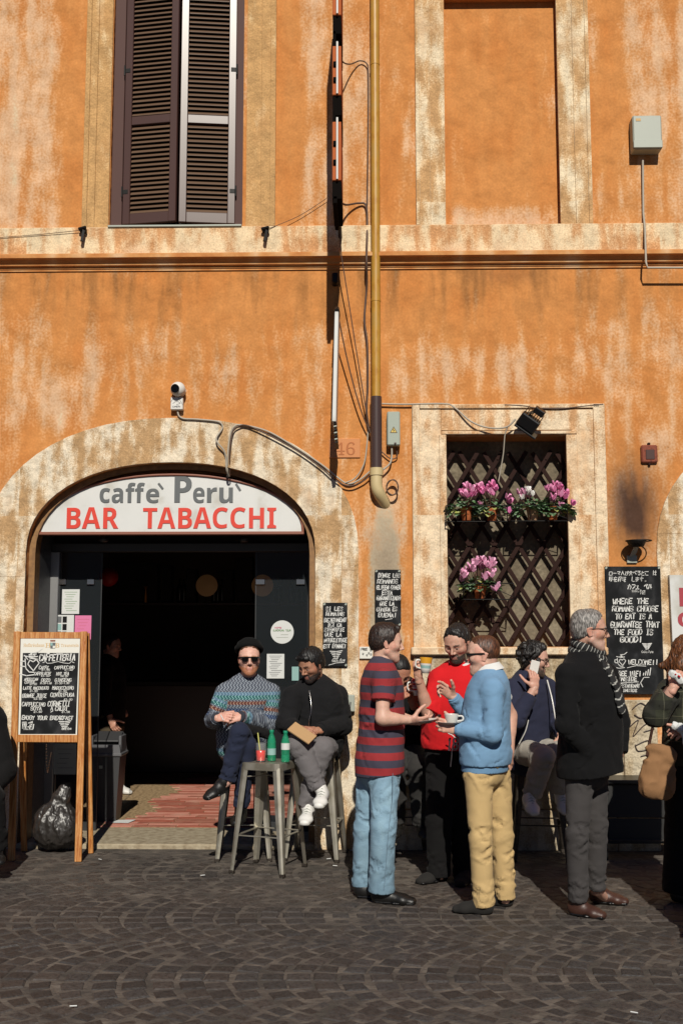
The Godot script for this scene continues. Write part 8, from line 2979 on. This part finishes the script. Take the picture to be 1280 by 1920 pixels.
func cup_man() -> void:
	zs = 0
	var f := person("dark haired man in black jacket bending forward behind the red cup", P(755, 1560, 0.6), Vector3(0.25, 0, 0.97))
	f.tone = Color(0.36, 0.17, 0.11)
	f.coarse = 1.3
	f.pel = P(757, 1402, 0.32)
	f.neck = P(752, 1288, 0.56)
	f.sh = [P(722, 1308, 0.60), P(790, 1308, 0.50)]
	f.el = [P(716, 1372, 0.74), P(806, 1372, 0.62)]
	f.wr = [P(742, 1312, 1.0), P(774, 1318, 0.95)]
	f.hip = [P(742, 1412, 0.40), P(772, 1412, 0.40)]
	f.kn = [P(740, 1440, 0.84), P(784, 1440, 0.84)]
	f.an = [P(742, 1540, 0.72), P(790, 1545, 0.74)]
	f.heel = [P(742, 1556, 0.66), P(790, 1560, 0.68)]
	f.toe = [P(738, 1576, 0.90), P(800, 1578, 0.92)]
	f.hand = [[Vector3(0.75, 0.6, 0.1), Vector3(-0.3, 0.5, 0.8), [0.25, 0.35, 0.5, 0.6], 0.1], [Vector3(-0.15, 0.9, 0.3), Vector3(0.2, -0.3, 0.9), [0.6, 0.6, 0.6, 0.6], 0.4]]
	f.head = P(747, 1262, 0.70)
	f.look = Vector3(0.25, -0.55, 0.8)
	body(f, Color(0.03, 0.025, 0.022), 0.4, Color(0.03, 0.02, 0.02))
	make_hair(f, 0.008, 0.062, 0.016, -0.05, 0.002, 40.0, M.hair_black)
	garment(f, "jacket", top_prims(f, 0.028, [[-0.12, 0.17, 0.135, 0.0], [0.2, 0.175, 0.138, 0.01], [0.5, 0.17, 0.13, 0.012], [0.72, 0.17, 0.12, 0.006], [0.84, 0.156, 0.1, 0.0], [0.93, 0.108, 0.08, -0.004], [1.0, 0.064, 0.06, 0.0]], [0.95, 0.95], [0.075, 0.07, 0.05]), M.black_cotton, 0.012, 0.007, 7.0, 10.0, 7.0, elbow_spots(f, 1.2), [], null, null, 81)
	trousers(f, M.grey_trousers, [0.1, 0.08, 0.066], 0.008, null, 0.1, 28)
	shoe(f, 0, M.black_leather, 1.0)
	shoe(f, 1, M.black_leather, 1.0)
	var c := P(783, 1304, 1.03)
	var o := cup("paper_cup", "red and white cup with swirling white script, held by the stooping man", c, 0.029, 0.044, 0.115, Basis(Vector3.BACK, 0.04), [[0.32, M.china], [0.12, M.cup_red], [0.06, M.china], [0.5, M.cup_red]], Vector3(-1, 0, 0.15).normalized())
	var mb := MB.new()
	for k in [[0.092, 0.042], [0.066, 0.0385]]:
		var pts := []
		for i in 22:
			var a := lerpf(2.5, 0.65, i / 21.0)
			pts.append(Vector3(cos(a) * (k[1] + 0.0015), k[0] + 0.008 * sin(i * 1.9) + 0.003 * sin(i * 4.1), sin(a) * (k[1] + 0.0015)))
		mb.tube(pts, 0.0018, 5)
	part("white_script", mb.mesh(), M.china, o)

func coat_woman() -> void:
	zs = -0.2
	var f := person("blond woman in green plaid coat and black trousers at the right edge", P(1290, 1700, 1.75), Vector3(0.85, 0, 0.5))
	f.tone = Color(0.5, 0.29, 0.22)
	f.coarse = 1.15
	f.pel = P(1290, 1428, 1.74)
	f.neck = P(1286, 1268, 1.76)
	f.sh = [P(1256, 1296, 1.9), P(1318, 1296, 1.62)]
	f.el = [P(1228, 1340, 2.0), P(1330, 1370, 1.75)]
	f.wr = [P(1262, 1288, 2.06), P(1290, 1372, 1.98)]
	f.hip = [P(1276, 1455, 1.82), P(1302, 1455, 1.68)]
	f.kn = [P(1276, 1560, 1.84), P(1304, 1560, 1.7)]
	f.an = [P(1274, 1672, 1.83), P(1304, 1668, 1.7)]
	f.heel = [G(1258, 1690), G(1290, 1684)]
	f.toe = [G(1318, 1698), G(1360, 1690)]
	f.hand = [[Vector3(0.45, 0.9, -0.1), Vector3(-0.6, 0.3, 0.7), [0.6, 0.65, 0.7, 0.75], 0.4], [Vector3(-0.75, 0.1, 0.5), Vector3(0.2, 0.7, 0.7), [0.5, 0.5, 0.55, 0.6], 0.3]]
	f.head = P(1290, 1232, 1.78)
	f.look = Vector3(0.75, -0.25, 0.45)
	f.hs = 0.97
	f.bulk = 0.95
	body(f)
	var B := head_basis(f)
	var hx := []
	for s in [-1.0, 1.0]:
		hx.append(pr(f.head + B * Vector3(s * 0.07, 0.05, 0.0), f.head + B * Vector3(s * 0.092, -0.06, -0.01), 0.032, 0.04, 0.05, 0.05, B.z, 0.03))
		hx.append(pr(f.head + B * Vector3(s * 0.092, -0.06, -0.01), f.head + B * Vector3(s * 0.105, -0.15, -0.03), 0.04, 0.02, 0.05, 0.03, B.z, 0.03))
	hx.append(pr(f.head + B * Vector3(0, 0.0, -0.075), f.head + B * Vector3(0, -0.15, -0.07), 0.08, 0.085, 0.045, 0.03, B.x, 0.04))
	hx.append(pr(f.head + B * Vector3(0, -0.06, -0.09), f.head + B * Vector3(-0.05, -0.1, -0.14), 0.06, 0.02, 0.03, 0.02, B.x, 0.04))
	make_hair(f, 0.022, 0.08, 0.006, -0.09, 0.006, 28.0, M.hair_blond, "hair", hx)
	garment(f, "plaid_coat", top_prims(f, 0.03, [[-0.2, 0.18, 0.14, 0.0], [0.0, 0.172, 0.138, 0.0], [0.25, 0.16, 0.13, 0.01], [0.5, 0.162, 0.13, 0.012], [0.72, 0.164, 0.118, 0.006], [0.84, 0.15, 0.1, 0.0], [0.93, 0.105, 0.08, -0.004], [1.0, 0.064, 0.06, 0.0]], [0.86, 0.93], [0.078, 0.078, 0.062]), M.plaid_wool, 0.01, 0.008, 6.0, 9.0, 6.0, elbow_spots(f, 1.2), [[f.pel.lerp(f.neck, -0.02), Vector3(0, -1, 0)]], null, null, 91)
	trousers(f, M.black_cotton, [0.105, 0.1, 0.11], 0.006, null, 0.1, 30)
	shoe(f, 0, M.black_leather)
	shoe(f, 1, M.black_leather)
	var tp := P(1276, 1366, 2.06)
	var t := thing("paper_napkin", "crumpled white paper napkin hanging from the hand of the blond woman", "napkin", tp)
	var g := field([pr(tp + Vector3(-0.05, 0.02, 0), tp + Vector3(0.03, 0.0, 0), 0.02, 0.03, 0.012, 0.02, Vector3.UP, 0.02), pr(tp + Vector3(0.02, 0, 0), tp + Vector3(0.03, -0.12, 0), 0.028, 0.018, 0.012, 0.012, Vector3.RIGHT, 0.02)], 0.006)
	wrinkle(g, 6, 0.01, 18, 12, 18)
	var mb := MB.new(tp)
	net(g, mb)
	part("napkin_sheet", mb.mesh(), M.paper, t)
	var np := P(1270, 1268, 2.1)
	t = thing("sandwich_wrap", "small white and red wrapper at the blond woman's mouth", "wrapper", np)
	g = field([pr(np + Vector3(-0.04, 0.02, 0), np + Vector3(0.03, -0.03, 0), 0.022, 0.026, 0.015, 0.02, Vector3.UP, 0.02)], 0.006)
	wrinkle(g, 7, 0.01, 18, 12, 18)
	mb = MB.new(np)
	net(g, mb)
	part("wrapper_sheet", mb.mesh(), M.paper, t)
	mb = MB.new(np)
	mb.box(np + Vector3(0.0, 0.0, 0.025), Vector3(0.02, 0.012, 0.01), Basis(Vector3.BACK, -0.6), 0.004)
	mb.box(np + Vector3(-0.02, 0.012, 0.02), Vector3(0.012, 0.01, 0.01), Basis(Vector3.BACK, -0.3), 0.004)
	part("red_mark", mb.mesh(), M.cup_red, t)
	# shoulder bag
	var bp := P(1226, 1448, 2.02)
	var bag := thing("shoulder_bag", "brown canvas shoulder bag hanging at the blond woman's side", "bag", bp)
	g = field([pr(bp + Vector3(0.05, 0.12, 0.0), bp + Vector3(0.0, -0.10, 0.0), 0.10, 0.095, 0.05, 0.05, Vector3(1, 0.25, 0), 0.04), pr(bp + Vector3(-0.03, -0.06, 0), bp + Vector3(0.06, -0.09, 0), 0.08, 0.07, 0.05, 0.05, Vector3.UP, 0.04)], 0.009)
	wrinkle(g, 9, 0.014, 6, 6, 6)
	mb = MB.new(bp)
	net(g, mb)
	part("bag_body", mb.mesh(), M.bag_canvas, bag)
	mb = MB.new(bp)
	mb.tube(curve([bp + Vector3(-0.05, 0.1, 0.03), P(1216, 1395, 2.0), P(1236, 1310, 2.05), P(1262, 1278, 1.98)], 6), 0.009, 6)
	part("shoulder_strap", mb.mesh(), M.brown_leather, bag)

func edge_person() -> void:
	zs = -0.1
	var f := person("person in a bulky black coat cut off by the left edge", P(-50, 1560, 0.95), Vector3(0.1, 0, 1))
	f.coarse = 1.5
	f.pel = P(-52, 1452, 0.84)
	f.neck = P(-50, 1318, 0.92)
	f.sh = [P(-92, 1342, 0.95), P(-12, 1350, 0.9)]
	f.el = [P(-110, 1430, 0.95), P(8, 1446, 0.95)]
	f.wr = [P(-80, 1470, 1.15), P(-18, 1482, 1.15)]
	f.hip = [P(-72, 1466, 0.9), P(-34, 1466, 0.9)]
	f.kn = [P(-70, 1500, 1.25), P(-18, 1500, 1.25)]
	f.an = [P(-70, 1600, 1.2), P(-8, 1590, 1.15)]
	f.heel = [P(-70, 1622, 1.12), P(-10, 1608, 1.08)]
	f.toe = [P(-70, 1640, 1.38), P(0, 1626, 1.34)]
	f.hand = [[Vector3(0.5, -0.3, 0.8), Vector3(0, 1, 0), [0.4, 0.4, 0.4, 0.4], 0.3], [Vector3(-0.5, -0.3, 0.8), Vector3(0, 1, 0), [0.4, 0.4, 0.4, 0.4], 0.3]]
	f.head = P(-50, 1278, 0.96)
	f.look = Vector3(0.2, -0.1, 1)
	body(f)
	make_hair(f, 0.014, 0.085, 0.014, -0.06, 0.004, 30.0, M.hair_brown)
	garment(f, "coat", top_prims(f, 0.04, [[-0.35, 0.2, 0.17, 0.06], [0.0, 0.185, 0.15, 0.02], [0.3, 0.18, 0.14, 0.012], [0.6, 0.178, 0.13, 0.01], [0.8, 0.17, 0.11, 0.004], [0.93, 0.115, 0.085, -0.004], [1.0, 0.07, 0.065, 0.0]], [0.95, 0.95], [0.088, 0.09, 0.062]), M.black_cotton, 0.012, 0.009, 6.0, 9.0, 6.0, elbow_spots(f, 1.2), [], null, null, 95)
	trousers(f, M.black_cotton, [0.11, 0.095, 0.085], 0.006, null, 0.1, 33)
	shoe(f, 0, M.black_leather)
	shoe(f, 1, M.black_leather)
	make_stool("dark bar stool under the black coated person at the left edge", G(-54, 1622), 0.1, M.steel_dark)

func inside_man() -> void:
	zs = 0
	var z := -2.6
	var f := person("dim man in black top and khaki trousers standing inside behind the bin", P(212, 1480, z), Vector3(0.95, 0, 0.3))
	f.tone = Color(0.5, 0.28, 0.2)
	f.coarse = 1.6
	f.pel = P(209, 1352, z)
	f.neck = P(206, 1236, z)
	f.sh = [P(200, 1254, z + 0.18), P(214, 1254, z - 0.16)]
	f.el = [P(196, 1308, z + 0.22), P(220, 1308, z - 0.2)]
	f.wr = [P(208, 1350, z + 0.24), P(236, 1340, z - 0.1)]
	f.hip = [P(207, 1368, z + 0.08), P(211, 1368, z - 0.08)]
	f.kn = [P(211, 1432, z + 0.09), P(222, 1432, z - 0.08)]
	f.an = [P(212, 1488, z + 0.08), P(222, 1484, z - 0.08)]
	f.heel = [Vector3(P(204, 1480, z).x, 0.032, z + 0.08), Vector3(P(214, 1480, z).x, 0.032, z - 0.08)]
	f.toe = [Vector3(P(236, 1480, z).x, 0.032, z + 0.16), Vector3(P(248, 1480, z).x, 0.032, z + 0.0)]
	f.hand = [[Vector3(0.5, -0.8, 0.2), Vector3(-0.2, 0, 1), [0.4, 0.4, 0.4, 0.4], 0.3], null]
	f.head = P(209, 1212, z)
	f.look = Vector3(1, -0.1, 0.2)
	body(f)
	make_hair(f, 0.012, 0.085, 0.014, -0.05, 0.003, 30.0, M.hair_brown)
	garment(f, "top", top_prims(f, 0.016, TORSO, [0.9, 0.9], [0.064, 0.058, 0.044]), M.black_cotton, 0.013, 0.005)
	trousers(f, M.khaki, [0.09, 0.07, 0.062], 0.006)
	shoe(f, 0, M.white_leather)
	shoe(f, 1, M.white_leather)

func passer_by() -> void:
	# someone just beyond the right edge, whose shadow falls across the setts and the seat
	var f := person("passer-by in a long dark coat walking just beyond the right edge", Vector3(2.2, 0, 2.75), Vector3(1, 0, 0.1))
	var o := Vector3(2.2, 0, 2.75)
	f.coarse = 1.7
	f.pel = o + Vector3(0, 0.93, 0)
	f.neck = o + Vector3(0.01, 1.46, 0)
	f.sh = [o + Vector3(0, 1.40, 0.19), o + Vector3(0, 1.40, -0.19)]
	f.el = [o + Vector3(-0.06, 1.12, 0.25), o + Vector3(0.06, 1.12, -0.25)]
	f.wr = [o + Vector3(0.04, 0.88, 0.26), o + Vector3(0.16, 0.9, -0.24)]
	f.hip = [o + Vector3(0, 0.9, 0.09), o + Vector3(0, 0.9, -0.09)]
	f.kn = [o + Vector3(0.1, 0.48, 0.1), o + Vector3(-0.06, 0.48, -0.1)]
	f.an = [o + Vector3(0.12, 0.09, 0.1), o + Vector3(-0.22, 0.12, -0.1)]
	f.heel = [o + Vector3(0.06, 0.006, 0.1), o + Vector3(-0.28, 0.05, -0.1)]
	f.toe = [o + Vector3(0.34, 0.006, 0.1), o + Vector3(-0.02, 0.006, -0.1)]
	f.hand = [[Vector3(0.2, -1, 0), Vector3(0, 0, 1), [0.4, 0.4, 0.4, 0.4], 0.3], [Vector3(0.2, -1, 0), Vector3(0, 0, -1), [0.4, 0.4, 0.4, 0.4], 0.3]]
	f.head = o + Vector3(0.03, 1.6, 0)
	f.look = Vector3(1, -0.05, 0.1)
	body(f)
	make_hair(f, 0.013, 0.085, 0.014, -0.06, 0.004, 30.0, M.hair_brown)
	cut_square = false
	garment(f, "coat", top_prims(f, 0.03, [[-0.75, 0.2, 0.17, 0.0], [-0.2, 0.18, 0.15, 0.0], [0.2, 0.165, 0.135, 0.0], [0.5, 0.165, 0.13, 0.01], [0.72, 0.17, 0.118, 0.006], [0.84, 0.155, 0.1, 0.0], [0.93, 0.108, 0.08, -0.004], [1.0, 0.064, 0.06, 0.0]], [0.95, 0.95], [0.076, 0.07, 0.055]), M.black_wool, 0.013, 0.007)
	cut_square = true
	trousers(f, M.black_cotton, [0.095, 0.078, 0.07], 0.006)
	shoe(f, 0, M.black_leather)
	shoe(f, 1, M.black_leather)

func _ready() -> void:
	rng.seed = 2024
	var cam := Camera3D.new()
	cam.name = "camera"
	cam.position = cam_pos
	cam.basis = cam_basis
	cam.fov = rad_to_deg(2.0 * atan(960.0 / FOCAL))
	cam.far = 200.0
	cam.near = 0.05
	add_child(cam)
	cam.current = true
	var env := Environment.new()
	env.background_mode = Environment.BG_SKY
	var sky := ProceduralSkyMaterial.new()
	sky.sky_top_color = Color(0.28, 0.44, 0.74)
	sky.sky_horizon_color = Color(0.66, 0.72, 0.8)
	sky.sky_curve = 0.2
	sky.ground_horizon_color = Color(0.36, 0.3, 0.25)
	sky.ground_bottom_color = Color(0.16, 0.14, 0.12)
	env.sky = Sky.new()
	env.sky.sky_material = sky
	env.background_energy_multiplier = 0.32
	env.tonemap_mode = Environment.TONE_MAPPER_LINEAR
	env.tonemap_exposure = 1.0
	env.sdfgi_enabled = true
	env.ssao_enabled = true
	env.ssil_enabled = true
	var we := WorldEnvironment.new()
	we.name = "surroundings"
	we.environment = env
	add_child(we)
	var sun := DirectionalLight3D.new()
	sun.name = "sun"
	sun.light_energy = 1.6
	sun.light_color = Color(1.0, 0.975, 0.925)
	sun.light_angular_distance = 0.5
	sun.shadow_enabled = true
	var el := deg_to_rad(36.5)
	var az := deg_to_rad(4.3)
	var towards := Vector3(-sin(az) * cos(el), -sin(el), -cos(az) * cos(el))
	sun.basis = Basis.looking_at(towards, Vector3.UP)
	add_child(sun)
	make_materials()
	build_ground()
	build_facade()
	build_entrance()
	build_room()
	build_wall_things()
	build_chalkboards()
	build_menu_stand()
	build_stools()
	build_street_things()
	build_flowers()
	build_people()
